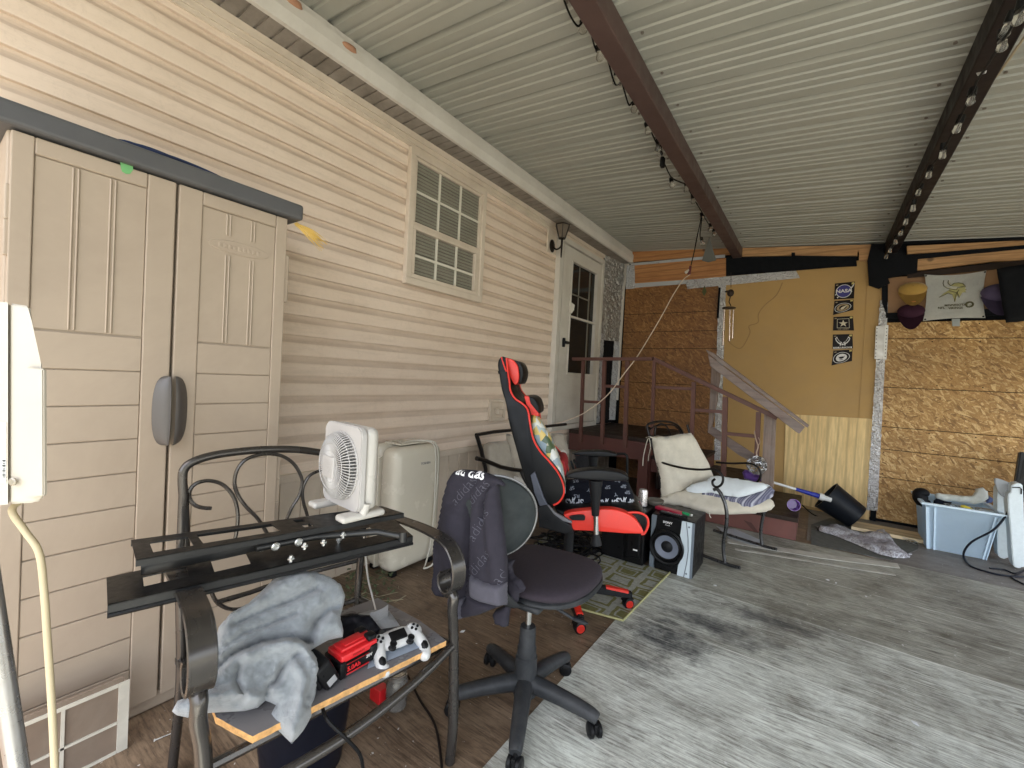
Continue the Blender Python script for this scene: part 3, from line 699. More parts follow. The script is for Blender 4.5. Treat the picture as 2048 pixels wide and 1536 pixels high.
b=BM(); tube(b,spline([gx(x,y,-1.95) for x,y in ((210,282),(250,283),(300,300),(360,320),(420,345),(475,372))],5),.0055,8); tube(b,spline([gx(x,y,-2.02) for x,y in ((150,262),(230,280),(300,297),(380,330))],5),.005,8)
obj('blue_rope',b,mat('dark blue cord',(.015,.03,.09),.6),cat='rope',label='dark blue cord lying along the top of the cabinet lid',smooth=True)
b=BM()
for k in range(16):
    e=(590+random.uniform(-3,3),447+random.uniform(-2,3)); q=(645+random.uniform(-14,12),490+random.uniform(-10,12)); md=((e[0]+q[0])/2+random.uniform(-5,5),(e[1]+q[1])/2+random.uniform(-6,4))
    tube(b,spline([gx(*e,-1.9),gx(*md,-1.88),gx(*q,-1.9)],5),[.003,.0026,.001],5)
obj('straw_tassel',b,mat('golden raffia',(.75,.5,.13),.7),cat='tassel',label='frayed yellow straw tassel sticking out from the right end of the cabinet lid',smooth=True)
# ---- small framed panel at the foot of the locker
pn=thing('floor_vent_panel','brown panel in a chipped pale grid frame standing against the cabinet base','panel',(-1.75,.3,0))
b=BM(); box(b,-1.762,-1.752,.02,.425,0,.235); obj('panel',b,mat('brown cardboard',(.2,.15,.11),.8,dirt=(.32,.28,.22)),pn)
b=BM()
for (y0,y1,z0,z1) in ((.412,.438,0,.222),(.0,.411,.212,.222),(.0,.411,.094,.101),(.285,.293,.0,.2115),(.0,.411,0,.008)): box(b,-1.7515,-1.746,y0,y1,z0,z1)
obj('frame',b,mat('chipped cream paint',(.55,.52,.44),.7,var=.15),pn)
# ---- appliance box, its cable and tube stand at the left edge
PF=CAM+f_*.62; sd_=r_*1
ap=thing('plastic_appliance','off-white plastic appliance housing on a grey tube stand at the left edge','appliance',(-.95,.02,0))
M_off=mat('yellowed white plastic',(.42,.385,.32),.42,var=.04,scale=9,bump=.15,bd=.0008,dirt=(.5,.42,.33),dirtamt=.4)
def pc(pts,off=0): 
    P=CAM+f_*(.62+off); return [onp(x,y,P,f_) for x,y in pts]
rd_=ray(92,830).normalized(); b=BM(); prism(b,pc([(-150,590),(16,605),(16,1009),(-150,1022)]),rd_*.16); t=BM(); prism(t,pc([(18,605),(60,612),(63,640),(78,728),(87,738),(88,992),(84,1001),(70,1006),(18,1009)],.003),rd_*.13); bmesh.ops.bevel(t,geom=t.edges[:],offset=.003,segments=2,affect='EDGES'); merge(b,t)
obj('housing',b,M_off,ap)
b=BM(); t=BM(); prism(t,pc([(52,733),(86,738),(87,992),(52,997)],-.004),f_*.006); bmesh.ops.bevel(t,geom=t.edges[:],offset=.0015,segments=2,affect='EDGES'); merge(b,t); obj('side_cover',b,M_off,ap)
b=BM(); p=pc([(27,963)],-.001)[0]; Mx=frame(p,r_,u_); lathe(b,[(.0055,0),(.0055,.002),(.004,.003),(0,.003)],Mx,14); obj('screw',b,mat('dull screw',(.3,.27,.22),.4,.6),ap)
b=BM(); prism(b,pc([(-60,845),(12,845),(12,965),(-60,968)],-.001),f_*.0008); obj('paper_label',b,mat('white label',(.8,.79,.75),.5,var=.02),ap)
b=BM()
for k in range(12):
    y=920+k*3.2; prism(b,pc([(4,y),(10,y),(10,y+(1.2 if k%3 else 2.2)),(4,y+(1.2 if k%3 else 2.2))],-.0018),f_*.0006)
obj('barcode',b,mat('black print',(.02,.02,.02),.6),ap)
b=BM(); q=[]
for i,(x,y) in enumerate(((22,1004),(24,1020),(50,1062),(78,1105),(88,1180),(95,1280),(103,1400),(108,1500),(112,1600))): q.append(onp(x,y,CAM+f_*(.66+.0*i),f_))
q[0]=q[0]+f_*.02; tube(b,spline(q,6),.0046,10); obj('power_cable',b,mat('yellowed cable',(.46,.38,.24),.5,var=.05),ap,smooth=True)
b=BM(); a_=onp(-45,1015,CAM+f_*.70,f_); c_=onp(35,1536,CAM+f_*.70,f_); e_=c_+(c_-a_)*((-c_.z)/(c_.z-a_.z)) if abs(c_.z-a_.z)>1e-3 else c_
tube(b,[a_,c_,e_],.014,16); obj('stand_tube',b,mat('brushed grey steel',(.35,.34,.33),.3,.8),ap,smooth=True)
# ================================================================ PATIO CHAIR (shared pattern)
M_iron=mat('dark brown metal',(.085,.078,.072),.27,.75,var=.04,scale=5,bump=0,rv=.02)
M_ironb=mat('black brown metal',(.03,.025,.024),.38,.5,var=.15,scale=14)
def chair_fn(O,v):
    O=Vector((O[0],O[1],0)); v=Vector((v[0],v[1],0)).normalized(); n=Vector((v.y,-v.x,0))
    return (lambda u,w_,z: O+v*u-n*w_+Vector((0,0,z))),v,n
# ---- left chair carrying the wall mount
L1,v1,n1=chair_fn((-1.02,.37),(.164,.986))
ch=thing('patio_armchair','dark metal scroll-back armchair with flat curled arms holding a board and blanket','chair',L1(.33,.25,0))
arms=[]
for u in (0.,.662):
    b=BM()
    path=[(.50,.685),(.35,.70),(.2,.712),(.09,.712),(.03,.702),(-.005,.675),(-.022,.64),(-.022,.60),(-.005,.567),(.022,.555),(.045,.568),(.052,.595),(.04,.615)]
    ribbon(b,spline([L1(u,w_,z) for w_,z in path],5),v1,.042,.007)
    for du in (-.022,.022): tube(b,spline([L1(u+du,w_,z) for w_,z in path],5),.0048,6)
    obj('arm',b,M_iron,ch,smooth=True)
    b=BM(); tube(b,spline([L1(u,.03,.545),L1(u,.012,.556),L1(u,-.004,.54),L1(u,.0,.50),L1(u+.012,.004,.42),L1(u+.02,.0,.25),L1(u+.022,-.004,.12),L1(u+.02,0,0.)],6),.0165,12); obj('leg',b,M_iron,ch,smooth=True)
for u,sgn in ((.035,1),(.60,-1)):
    b=BM(); tube(b,spline([L1(u,.5,.97-.09) if 0 else L1(u,.5,.86),L1(u,.5,.6),L1(u+.01*sgn,.5,.3),L1(u+.0,.52,0)],5),.0135,10); obj('leg',b,M_iron,ch,smooth=True)
PB=L1(0,.5,0)
def bk(pts): return [onp(x,y,PB,n1) for x,y in pts]
b=BM()
tube(b,spline(bk([(371,1120),(369,1020),(365,960),(370,936),(392,921),(430,910),(480,903),(530,899),(590,899),(640,905),(700,915),(725,935),(728,975)])+[L1(.60,.5,.8)],6),.0125,10)
rp=bk([(432,1205),(500,1185),(600,1150),(720,1120)]); tube(b,rp,.008,8)
obj('back_frame',b,M_iron,ch,smooth=True)
b=BM()
def c3(pts): return [(200+x/2.087,800+y/2.087) for x,y in pts]
for pts in ([(465,452),(430,450),(395,438),(374,410),(376,375),(405,347),(455,337),(510,352),(552,395),(572,450),(574,520),(560,600)],
            [(700,560),(660,497),(610,445),(578,400),(562,350),(570,298),(600,255),(650,232),(710,225),(765,236),(810,268),(838,315),(843,350),(830,400),(800,450),(770,520)],
            [(925,292),(880,312),(855,345),(845,385),(850,430),(862,470),(880,540)],
            [(450,740),(465,800),(490,845),(540,872),(600,868),(660,835),(705,785),(735,730),(740,690)]):
    tube(b,spline(bk(c3(pts)),5),.0058,8)
obj('scrollwork',b,M_iron,ch,smooth=True)
b=BM()
tube(b,spline([L1(.02,-.0,.30),L1(.14,-.035,.312),L1(.33,-.05,.335),L1(.52,-.035,.365),L1(.665,0,.385)],8),.0135,10)
tube(b,[L1(.01,.0,.375),L1(.04,.25,.36),L1(.04,.5,.36)],.010,8); tube(b,[L1(.67,0,.385),L1(.64,.25,.37),L1(.60,.5,.36)],.010,8); tube(b,[L1(.03,.5,.36),L1(.6,.5,.36)],.010,8)
tube(b,[L1(.02,.03,.365),L1(.66,.03,.375)],.012,8)
obj('seat_frame',b,M_iron,ch,smooth=True)
# ---- board laid over the seat
b=BM(); bz=.418
bp=[gz(x,y,bz) for x,y in ((505,1473),(893,1281),(838,1240))]; bp+= [L1(.60,.36,bz),L1(.06,.36,bz),gz(432,1434,bz)]
bp=[(p.x,p.y,bz) for p in bp]
edge=[]
for i in range(len(bp)):
    a=Vector(bp[i]); c=Vector(bp[(i+1)%len(bp)]); n=max(1,int((c-a).length/.012))
    for j in range(n):
        q=a.lerp(c,j/n); edge.append(q+Vector((noise.noise(q*90),noise.noise(q*90+Vector((5,5,5))),0))*.0018)
top=[b.verts.new(p) for p in edge]; bot=[b.verts.new(p-Vector((0,0,.016))) for p in edge]
face(b,top,0); face(b,bot[::-1],1)
for i in range(len(edge)): face(b,[top[i],bot[i],bot[(i+1)%len(edge)],top[(i+1)%len(edge)]],1)
obj('shelf_board',b,[mat('grey laminate',(.16,.155,.16),.28,var=.1,scale=5,dirt=(.25,.2,.17),dirtamt=.3),mat('raw chipboard edge',(.60,.33,.12),.85,var=.35,scale=60,bump=.8)],cat='board',label='broken grey laminate board with raw orange chipboard edge across the armchair seat')
# ---- folding tv wall mount lying across the arms
mt=thing('wall_mount','black slotted steel television wall mount lying across the chair arms','bracket',L1(.33,.1,.72))
M_blk=mat('black powder coat',(.013,.013,.014),.38,.2,var=.2,scale=25)
M_scr=mat('zinc bolt',(.6,.6,.58),.3,.9)
def quadplate(P,rects,th,m,name,parent,holes=True):
    a,b_,c,d=[Vector(p) for p in P]
    f=lambda s,t:(a*(1-s)+b_*s)*(1-t)+(d*(1-s)+c*s)*t
    b=BM()
    for s0,s1,t0,t1 in rects:
        q=[f(s0,t0),f(s1,t0),f(s1,t1),f(s0,t1)]; hexa(b,[p-Vector((0,0,th)) for p in q]+q)
    return b,f
zL,zU=.722,.785
PL=[gz(x,y,zL) for x,y in ((215,1210),(826,1072),(778,1030),(213,1155))]
b,f=quadplate(PL,[(0,.085,0,1),(.085,.20,0,.35),(.085,.20,.72,1),(.2,.27,0,1),(.27,.38,0,.3),(.27,.38,.75,1),(.38,.80,0,1),(.80,.87,0,.3),(.80,.87,.7,1),(.87,1,0,1)],.003,M_blk,'x',mt)
e0,e1=f(0,0),f(1,0); hexa(b,[e0-Vector((0,0,.026)),e1-Vector((0,0,.026)),e1+Vector((-.004,.003,-.026)),e0+Vector((-.004,.003,-.026)),e0,e1,e1+Vector((-.004,.003,0)),e0+Vector((-.004,.003,0))])
tube(b,[f(0,0)-Vector((0,0,.024)),f(1,0)-Vector((0,0,.024))],.005,6); obj('wall_rail',b,M_blk,mt)
PU=[gz(x,y,zU) for x,y in ((272,1120),(808,1026),(764,1012),(262,1080))]
b,f2=quadplate(PU,[(0,.05,0,1),(.05,.17,0,.22),(.05,.17,.72,1),(.17,.20,0,1),(.20,.47,0,.25),(.20,.47,.8,1),(.47,.56,0,1),(.56,.60,0,.2),(.56,.60,.42,.62),(.56,.60,.82,1),(.60,.74,0,1),(.74,.79,0,.25),(.74,.79,.45,.6),(.74,.79,.8,1),(.79,.82,0,1),(.82,.95,0,.3),(.82,.95,.75,1),(.95,1,0,1)],.003,M_blk,'x',mt)
for t in (0,1):
    e0,e1=f2(0,t),f2(1,t); sgn=-1 if t==0 else 1
    hexa(b,[e0-Vector((0,0,.016)),e1-Vector((0,0,.016)),e1+Vector((.003*sgn,0,-.016)),e0+Vector((.003*sgn,0,-.016)),e0,e1,e1+Vector((.003*sgn,0,0)),e0+Vector((.003*sgn,0,0))])
obj('screen_rail',b,M_blk,mt)
b=BM(); tube(b,[f(.08,.75)+Vector((0,0,.022)),f(.42,.6)+Vector((0,0,.03))],.012,10,flat=(.008,.02)); tube(b,[f(.40,.4)+Vector((0,0,.032)),f(.60,.35)+Vector((0,0,.034)),f(.84,.1)+Vector((0,0,.03)),f(.93,-.15)+Vector((0,0,.02))],.01,10)
cyl(b,f(.93,-.15)+Vector((0,0,.006)),f(.93,-.15)+Vector((0,0,.036)),.013); obj('folding_arm',b,mat('dark grey arm',(.05,.05,.05),.35,.4),mt,smooth=True)
for s,t,z in ((.50,.05,.012),(.70,.35,.012),(.47,.4,.035),(.55,.1,.035),(.62,.1,.034),(.70,.15,.04)):
    b=BM(); p=f(s,t)+Vector((0,0,z)); cyl(b,p-Vector((0,0,.012)),p+Vector((0,0,.006)),.0045,n=8); cyl(b,p-Vector((0,0,.004)),p,.009,n=6)
    obj('bolt',b,M_scr,mt)
for px,py in ((551,1093),(597,1084),(523,1094)):
    b=BM(); p=gz(px,py,.752); Mx=frame(p,v1,(0,0,1)); lathe(b,[(.0115,0),(.0115,.004),(.008,.006),(.007,.006),(.0065,.003),(0,.003)],Mx,14)
    obj('pivot',b,M_scr,mt)
# ---- desk fan
fx=thing('box_fan','white square desk fan with round wire grille standing on the wall mount','fan',(-1.24,.84,zU+.004))
M_fan=mat('warm white plastic',(.50,.475,.43),.35,var=.03,scale=6,bump=.02); M_fang=mat('light grey plastic',(.44,.42,.40),.4,var=.04)
def rrect(w,h,r,z0,z1,n=8):
    t=BM(); P=[]
    for cx,cy,a0 in ((w/2-r,h/2-r,0),(-w/2+r,h/2-r,90),(-w/2+r,-h/2+r,180),(w/2-r,-h/2+r,270)):
        for k in range(n+1):
            a=R(a0+90*k/n); P.append((cx+r*math.cos(a),cy+r*math.sin(a),z0))
    prism(t,P,(0,0,z1-z0)); bmesh.ops.recalc_face_normals(t,faces=t.faces[:]); bmesh.ops.bevel(t,geom=[e for f in t.faces if len(f.verts)>6 for e in f.edges],offset=.004,segments=2,affect='EDGES'); return t
Mf=frame((-1.225,.815,zU+.158),(1,-.10,0),(0,0,1))@Matrix.Scale(.93,4)   # x right, y up, z towards -y
b=BM(); rbox(b,-.122,.122,-.14,.138,-.072,-.02,.03,5,0,Mf); obj('rear_housing',b,M_fan,fx,smooth=True)
b=BM(); t=BM(); t.free(); t=rrect(.252,.284,.034,-.0195,.002); 
merge(b,t,0,Mf)
obj('front_frame',b,M_fang,fx,smooth=True)
b=BM(); lathe(b,[(.116,.0025),(.116,.006),(.112,.008),(.112,.0025)],Mf,48); 
for k in range(64):
    a=k*2*math.pi/64
    P=[]
    for r,z in ((.114,.006),(.108,.026),(.09,.037),(.06,.043),(.034,.045)):
        P.append(Mf@Vector((r*math.cos(a+ (.114-r)*1.2),r*math.sin(a+(.114-r)*1.2),z)))
    tube(b,P,.0017,4,cap=False)
for r,z in ((.105,.028),(.078,.041),(.052,.0445)):
    P=[Mf@Vector((r*math.cos(a*math.pi/24),r*math.sin(a*math.pi/24),z)) for a in range(49)]; tube(b,P,.0011,4)
rbox(b,-.036,.036,-.036,.036,.042,.05,.012,4,0,Mf)
for k in range(6): rbox(b,-.02,.02,-.022+k*.008,-.018+k*.008,.0502,.0512,.0005,1,0,Mf)
obj('grille',b,M_fang,fx,smooth=True)
b=BM()
for k in range(5):
    a=k*2*math.pi/5
    def g(u,v,a=a):
        r=.02+.08*u; t=a+(v-.5)*1.0; return Mf@Vector((r*math.cos(t),r*math.sin(t),.008+.012*(v-.5)))
    sheet(b,g,6,4,thick=.0015)
obj('blades',b,mat('grey blades',(.25,.25,.25),.4),fx)
for s in (-1,1):
    b=BM(); rbox(b,s*.098-.028,s*.098+.028,-.163,-.140,-.10,.055,.01,3,0,Mf); tube(b,[Mf@Vector((s*.11,-.155,-.02)),Mf@Vector((s*.118,-.11,-.03))],.014,10)
    obj('foot',b,M_fan,fx,smooth=True)
b=BM()
tube(b,spline([gz(727,1060,.72),onp(735,1150,L1(.5,.3,0),n1),onp(744,1190,L1(.5,.3,0),n1),onp(752,1222,L1(.5,.25,0),n1)],6),.0032,8); obj('power_cord',b,M_fan,fx,smooth=True)
# ---- fleece blanket
M_fleece=cloth_mat('blue grey fleece',(.21,.23,.245),.95,70,1.0,.25,.6)
out=c3([(765,722),(830,712),(905,722),(965,745),(1008,775),(1022,820),(1012,870),(1002,905),(1016,960),(1012,990),(960,1000),(905,1030),(880,1045),(905,1080),(917,1130),(905,1200),(893,1260),(882,1320),(850,1380),(800,1437),(785,1420),(745,1380),(720,1350),(710,1310),(735,1275),(715,1265),(690,1255),(660,1285),(600,1300),(530,1302),(440,1308),(375,1326),(320,1315),(300,1298),(325,1255),(420,1220),(445,1180),(470,1100),(478,1010),(495,950),(540,895),(620,850),(680,790),(720,755)])
rg=[(c3([(470,1140),(560,1060),(680,1010),(800,990),(880,1010)]),-0.0435,9),(c3([(500,1060),(600,985),(720,940),(820,900)]),-0.0174,6),(c3([(560,950),(680,890),(800,850),(900,800)]),-0.0174,6),
    (c3([(870,1000),(900,930),(950,880),(1010,870)]),-0.0406,10),(c3([(620,1080),(700,1050),(780,1035),(860,1060),(890,1130)]),0.0319,14),(c3([(690,1290),(700,1200),(740,1170),(760,1120),(820,1070)]),-0.0319,7),
    (c3([(580,1120),(570,1180),(600,1240),(560,1290)]),-0.0203,7),(c3([(450,1250),(560,1230),(650,1250)]),0.0232,12),(c3([(800,1100),(840,1180),(820,1300),(790,1400)]),0.0261,14),(c3([(880,1080),(870,1180),(850,1280)]),-0.0116,5),(c3([(540,920),(660,860),(760,800),(850,760)]),0.0217,14)]
blob('fleece_blanket',out,L1(.22,.05,.44),(.70,-.32,.60),.055,M_fleece,step=5,edge=26,ridges=rg,nz=.011,nsc=17,fuzz=.0042,back=.9,cat='blanket',label='crumpled blue grey fleece blanket spilling over the armchair seat board')
# ---- things on the board
BZ=bz+.001
def sheetpaper(name,pts,z,m,label,cat='paper',curl=0):
    b=BM(); P=[gz(x,y,z+dz) if True else 0 for (x,y,dz) in pts]; 
    a,b_,c,d=P
    sheet(b,lambda u,v:(a*(1-u)+b_*u)*(1-v)+(d*(1-u)+c*u)*v+Vector((0,0,curl*math.sin(u*3)*math.sin(v*2.5))),8,6,thick=.0008); return obj(name,b,m,cat=cat,label=label)
M_paper=mat('white paper',(.60,.61,.62),.7,var=.03,scale=4,bump=.02); M_paperb=mat('pale blue paper',(.55,.62,.72),.6,var=.03,scale=4,bump=.02)
sheetpaper('envelope',[(735,1338,.0),(852,1290,.004),(830,1278,.006),(742,1290,.0)],BZ,M_paperb,'pale blue envelope under the white game controller','envelope',.002)
sheetpaper('paper_sheet',[(740,1262,.012),(800,1252,.006),(778,1222,.01),(710,1230,.02)],BZ+.01,M_paper,'white crumpled sheet behind the game controller',curl=.015)
b=BM(); p0,p1,p2,p3=[onp(x,y,L1(.5,.18,0),n1) for x,y in ((745,1245),(776,1248),(776,1209),(740,1226))]; sheet(b,lambda u,v:(p0*(1-u)+p1*u)*(1-v)+(p3*(1-u)+p2*u)*v+n1*.006*math.sin(u*3),8,6,thick=.0006); obj('receipt',b,mat('grey printed slip',(.5,.5,.5),.7,var=.1,scale=60,stretch=(1,1,6)),cat='receipt',label='grey printed slip standing upright behind the white papers')
blob('black_cloth',[(676,1232),(705,1226),(740,1230),(752,1245),(762,1258),(755,1272),(730,1285),(690,1284),(676,1262)],gz(715,1268,BZ+.03),(.7,-.3,.6),.025,cloth_mat('black nylon',(.012,.012,.018),.5,20,.4),step=5,edge=14,nz=.012,nsc=40,cat='cloth',label='scrunched black cloth between the fleece and the controller')
# battery with charger
Bf=frame(gz(717,1340,BZ),v1,-n1)      # x along the seat front, y to the back, z up
Bf=Bf@Matrix.Rotation(R(8),4,'Z')
bt=thing('battery_pack','red and black power tool battery lying beside the controller','battery',Bf.translation)
M_red=mat('red plastic',(.62,.018,.022),.35,var=.06,scale=10,bump=.03); M_bp=mat('black tool plastic',(.014,.014,.015),.35,var=.2,scale=14)
b=BM(); rbox(b,-.058,.060,-.0,.075,.002,.038,.007,3,0,Bf); rbox(b,-.058,-.040,-.004,.079,.0,.045,.005,3,0,Bf); rbox(b,.035,.062,-.003,.078,.01,.05,.008,3,0,Bf); obj('base',b,M_bp,bt,smooth=True)
b=BM(); rbox(b,-.052,.061,.002,.073,.0385,.060,.005,3,0,Bf); rbox(b,-.045,.055,.014,.060,.0605,.070,.004,2,0,Bf); rbox(b,-.03,.03,.022,.052,.0705,.074,.003,2,0,Bf)
for k in range(3): rbox(b,-.038+.012*0,.032,-.0035,.0,.006+k*.0045 if k==0 else .0335,.009 if k==0 else .036,.001,1,0,Bf)
obj('slide_cover',b,M_red,bt,smooth=True)
b=BM(); rbox(b,.03,.058,.0,.03,.062,.078,.006,3,0,Bf); rbox(b,.028,.056,.045,.072,.062,.076,.006,3,0,Bf); obj('release_latch',b,M_bp,bt,smooth=True)
TF=Bf@Matrix.Translation((-.018,-.0045,.022))@Matrix.Rotation(R(90),4,'X')
text('5.0Ah',TF,.017,M_red,bt,depth=.0006,bold=.0004); text('20V',Bf@Matrix.Translation((.030,-.0045,.029))@Matrix.Rotation(R(90),4,'X'),.012,mat('pale print',(.7,.68,.66),.5),bt,depth=.0006)
text('PREMIUM',Bf@Matrix.Translation((.0,.0015,.049))@Matrix.Rotation(R(90),4,'X'),.009,mat('dark red print',(.3,.01,.01),.5),bt,depth=.0006)
cg=thing('battery_charger','black plastic battery charger end tucked against the red battery','charger',(Bf@Vector((-.09,.03,0))))
b=BM(); Cf=Bf@Matrix.Translation((-.094,.03,.036))@Matrix.Rotation(R(-28),4,'Y'); rbox(b,-.022,.022,-.042,.042,-.036,.042,.010,3,0,Cf); rbox(b,-.034,-.02,-.034,.034,-.02,.03,.006,3,0,Cf); obj('case',b,M_bp,cg,smooth=True)
b=BM(); rbox(b,-.012,.012,-.0435,-.0425,-.025,-.005,.0005,1,0,Cf); obj('nameplate',b,mat('grey plate',(.3,.3,.31),.4),cg)
# game controller
Gf=frame(gz(797,1283,BZ+.022),(v1+Vector((.10,0,0))).normalized(),-n1)@Matrix.Rotation(R(24),4,'X')
gc=thing('game_controller','white game controller with black thumb sticks resting on the board','controller',gz(797,1283,BZ))
b=BM(); M_gw=mat('white satin plastic',(.52,.52,.51),.32,var=.02)
ell(b,Gf@Vector((0,.012,0)),.062,.031,.016,20,12,0,Gf.to_3x3().to_4x4(),lambda q:Vector((math.copysign(abs(q.x/.062)**.7*.062,q.x),q.y,q.z)))
for s in (-1,1):
    tube(b,spline([Gf@Vector((s*.048,.030,.0)),Gf@Vector((s*.056,.008,.001)),Gf@Vector((s*.066,-.025,-.004)),Gf@Vector((s*.068,-.05,-.010)),Gf@Vector((s*.062,-.062,-.012))],5),[.018,.021,.0235,.0225,.019,.016,.012,.008] if 0 else .017,12)
    ell(b,Gf@Vector((s*.055,.016,.0)),.027,.027,.017,16,10,0,Gf.to_3x3().to_4x4())
    ell(b,Gf@Vector((s*.062,-.062,-.012)),.017,.017,.017,12,8)
obj('shell',b,M_gw,gc,smooth=True)
b=BM(); rbox(b,-.026,.026,-.004,.028,.008,.0185,.004,3,0,Gf); obj('touch_pad',b,M_bp,gc,smooth=True)
for s in (-1,1):
    b=BM(); Ms=Gf@Matrix.Translation((s*.028,-.016,.008)); lathe(b,[(.012,0),(.007,.004),(.006,.012),(.0095,.014),(.0105,.018),(.008,.019),(.006,.0175),(0,.0175)],Ms,20); obj('thumb_stick',b,M_bp,gc,smooth=True)
for s,dx,dy in [(s,dx,dy) for s in (-1,1) for dx,dy in ((0,.009),(0,-.009),(.009,0),(-.009,0))]:
    b=BM(); lathe(b,[(.0042,0),(.0042,.004),(.003,.005),(0,.005)],Gf@Matrix.Translation((s*.056+dx,.016+dy,.0155)),12)
    obj('button',b,M_bp,gc,smooth=True)
for s in (-1,1):
    b=BM(); ell(b,Gf@Vector((s*.067,-.038,-.006)),.0145,.024,.0185,12,8,0,Gf.to_3x3().to_4x4())
    obj('grip_pad',b,M_bp,gc,smooth=True)
# black cord hanging over the seat rail
b=BM(); tube(b,spline([onp(642,1405,L1(.2,.02,0),n1),onp(655,1440,L1(.2,-.03,0),n1),onp(690,1475,L1(.3,-.06,0),n1),onp(720,1510,L1(.3,-.07,0),n1),onp(728,1560,L1(.3,-.07,0),n1)],6),.0045,8); obj('loose_cable',b,M_bp,smooth=True,cat='cord',label='black power cord hanging from the board over the front seat rail')
b=BM(); tube(b,spline([gz(815,1350,.02),gz(840,1400,.008),gz(868,1445,.008),gz(880,1500,.008),gz(885,1560,.008)],6),.0045,8); obj('loose_cable',b,mat('brown black cable',(.02,.014,.012),.5),smooth=True,cat='cord',label='thin dark cable running along the floor by the armchair right leg')
# bin, jar and bits below
tb=thing('waste_bin','round black bin standing on the floor under the armchair','bin',gz(590,1560,0)+Vector((-.05,0.05,0)))
cb=tb.location; b=BM(); lathe(b,[(.0,.004),(.115,.004),(.118,0),(.145,.24),(.152,.245),(.152,.255),(.142,.255),(.115,.012),(0,.012)],Matrix.Translation(cb),32,cap=False); obj('bin_body',b,mat('black bin plastic',(.010,.012,.022),.4,var=.15),tb,smooth=True)
jr=thing('glass_jar','small glass jar with wide mouth standing on the floor under the seat','jar',gz(792,1412,0))
b=BM(); lathe(b,[(0,.002),(.036,.002),(.040,.01),(.040,.095),(.032,.108),(.031,.122),(.034,.124),(.034,.128),(.028,.128),(.028,.11),(.035,.094),(.035,.01),(0,.006)],Matrix.Translation(jr.location),24); gl=mat('grey glass',(.35,.33,.3),.08,var=.05,bump=0); gl.node_tree.nodes['Principled BSDF'].inputs['Transmission Weight'].default_value=.7; obj('jar_body',b,gl,jr,smooth=True)
b=BM(); lathe(b,[(.033,.112),(.0355,.112),(.0355,.12),(.033,.12)],Matrix.Translation(jr.location),24); obj('rim_band',b,M_scr,jr,smooth=True)
q=gz(757,1400,0); b=BM(); rbox(b,q.x-.03,q.x+.03,q.y-.02,q.y+.025,0.001,.055,.004); obj('red_box',b,M_red,cat='box',label='small red box on the floor beside the glass jar')
q=gz(310,1480,.004); b=BM(); cyl(b,q,q+Vector((.01,.04,.001)),.0022,.0012,n=8); cyl(b,q-Vector((.001,.003,0)),q,.0045,n=10); obj('loose_screw',b,M_scr,cat='screw',label='steel screw lying on the dark floor near the cabinet')
# leafy debris behind the chair
def leaf(b,p,d,l,w):
    d=Vector(d).normalized(); s=d.cross(Vector((0,0,1))).normalized(); up=Vector((0,0,1))
    a=[p,p+d*l*.35+s*w*.5+up*l*.08,p+d*l+up*l*.02,p+d*l*.35-s*w*.5+up*l*.08]; m_=b.verts.new(p+d*l*.4+up*l*.14); v=[b.verts.new(x) for x in a]
    for i in range(4): face(b,[v[i],v[(i+1)%4],m_])
pl=thing('dead_plant','withered plant clippings lying on the floor behind the armchair','plant',gz(735,1200,0))
b=BM()
for k in range(110):
    p=gz(random.uniform(690,785),random.uniform(1140,1215),random.uniform(.01,.07)); a=random.uniform(0,6.28); leaf(b,p,(math.cos(a),math.sin(a),random.uniform(-.3,.5)),random.uniform(.02,.05),random.uniform(.012,.025))
obj('leaves',b,mat('dull green leaf',(.075,.10,.045),.7,var=.4,scale=20),pl)
b=BM()
for k in range(26):
    p=gz(random.uniform(690,800),random.uniform(1150,1225),random.uniform(.01,.05)); a=random.uniform(0,6.28); l=random.uniform(.04,.14); tube(b,[p,p+Vector((math.cos(a)*l,math.sin(a)*l,random.uniform(-.01,.03)))],.0012,4)
obj('stems',b,mat('dry straw stem',(.3,.27,.17),.8),pl)
# ================================================================ PORTABLE AIR CONDITIONER
M_ac=mat('glossy cream plastic',(.66,.61,.50),.22,var=.03,scale=3,bump=.01,dirt=(.5,.43,.32),dirtamt=.35)
ac=thing('portable_air_conditioner','cream portable air conditioner standing on the floor against the siding','air conditioner',(-2.14,1.9,0))
acM=Matrix.Translation((-.03,-.115,.02))
b=BM(); rbox(b,-2.275,-2.17,1.70,2.10,.03,.795,.05,5); obj('rear_body',b,M_ac,ac,smooth=True)
b=BM(); rbox(b,-2.172,-2.015,1.695,2.10,.025,.785,.06,6); rbox(b,-2.18,-2.166,1.693,2.103,.04,.72,.003,1); obj('front_body',b,M_ac,ac,smooth=True)
b=BM(); rbox(b,-2.23,-2.08,1.78,2.02,.792,.802,.006); 
for k in range(8): rbox(b,-2.22+k*.017,-2.212+k*.017,1.80,1.90,.8015,.804,.001,1)
obj('top_vent',b,M_ac,ac)
b=BM(); text_m=mat('grey print',(.25,.24,.22),.5); b.free()
text('TOSHIBA',frame(Vector((-2.0145,1.94,.675)),(0,1,0),(0,0,1)),.020,text_m,ac,bold=.0006)
b=BM(); tube(b,spline([(-2.1,1.98,.783),(-2.06,2.06,.79),(-1.99,2.11,.775),(-1.975,2.13,.70),(-1.972,2.135,.5),(-1.968,2.13,.3),(-1.965,2.11,.12),(-1.95,2.06,.015),(-1.92,2.02,.01),(-1.89,2.06,.03),(-1.885,2.10,.10)],6),.005,8)
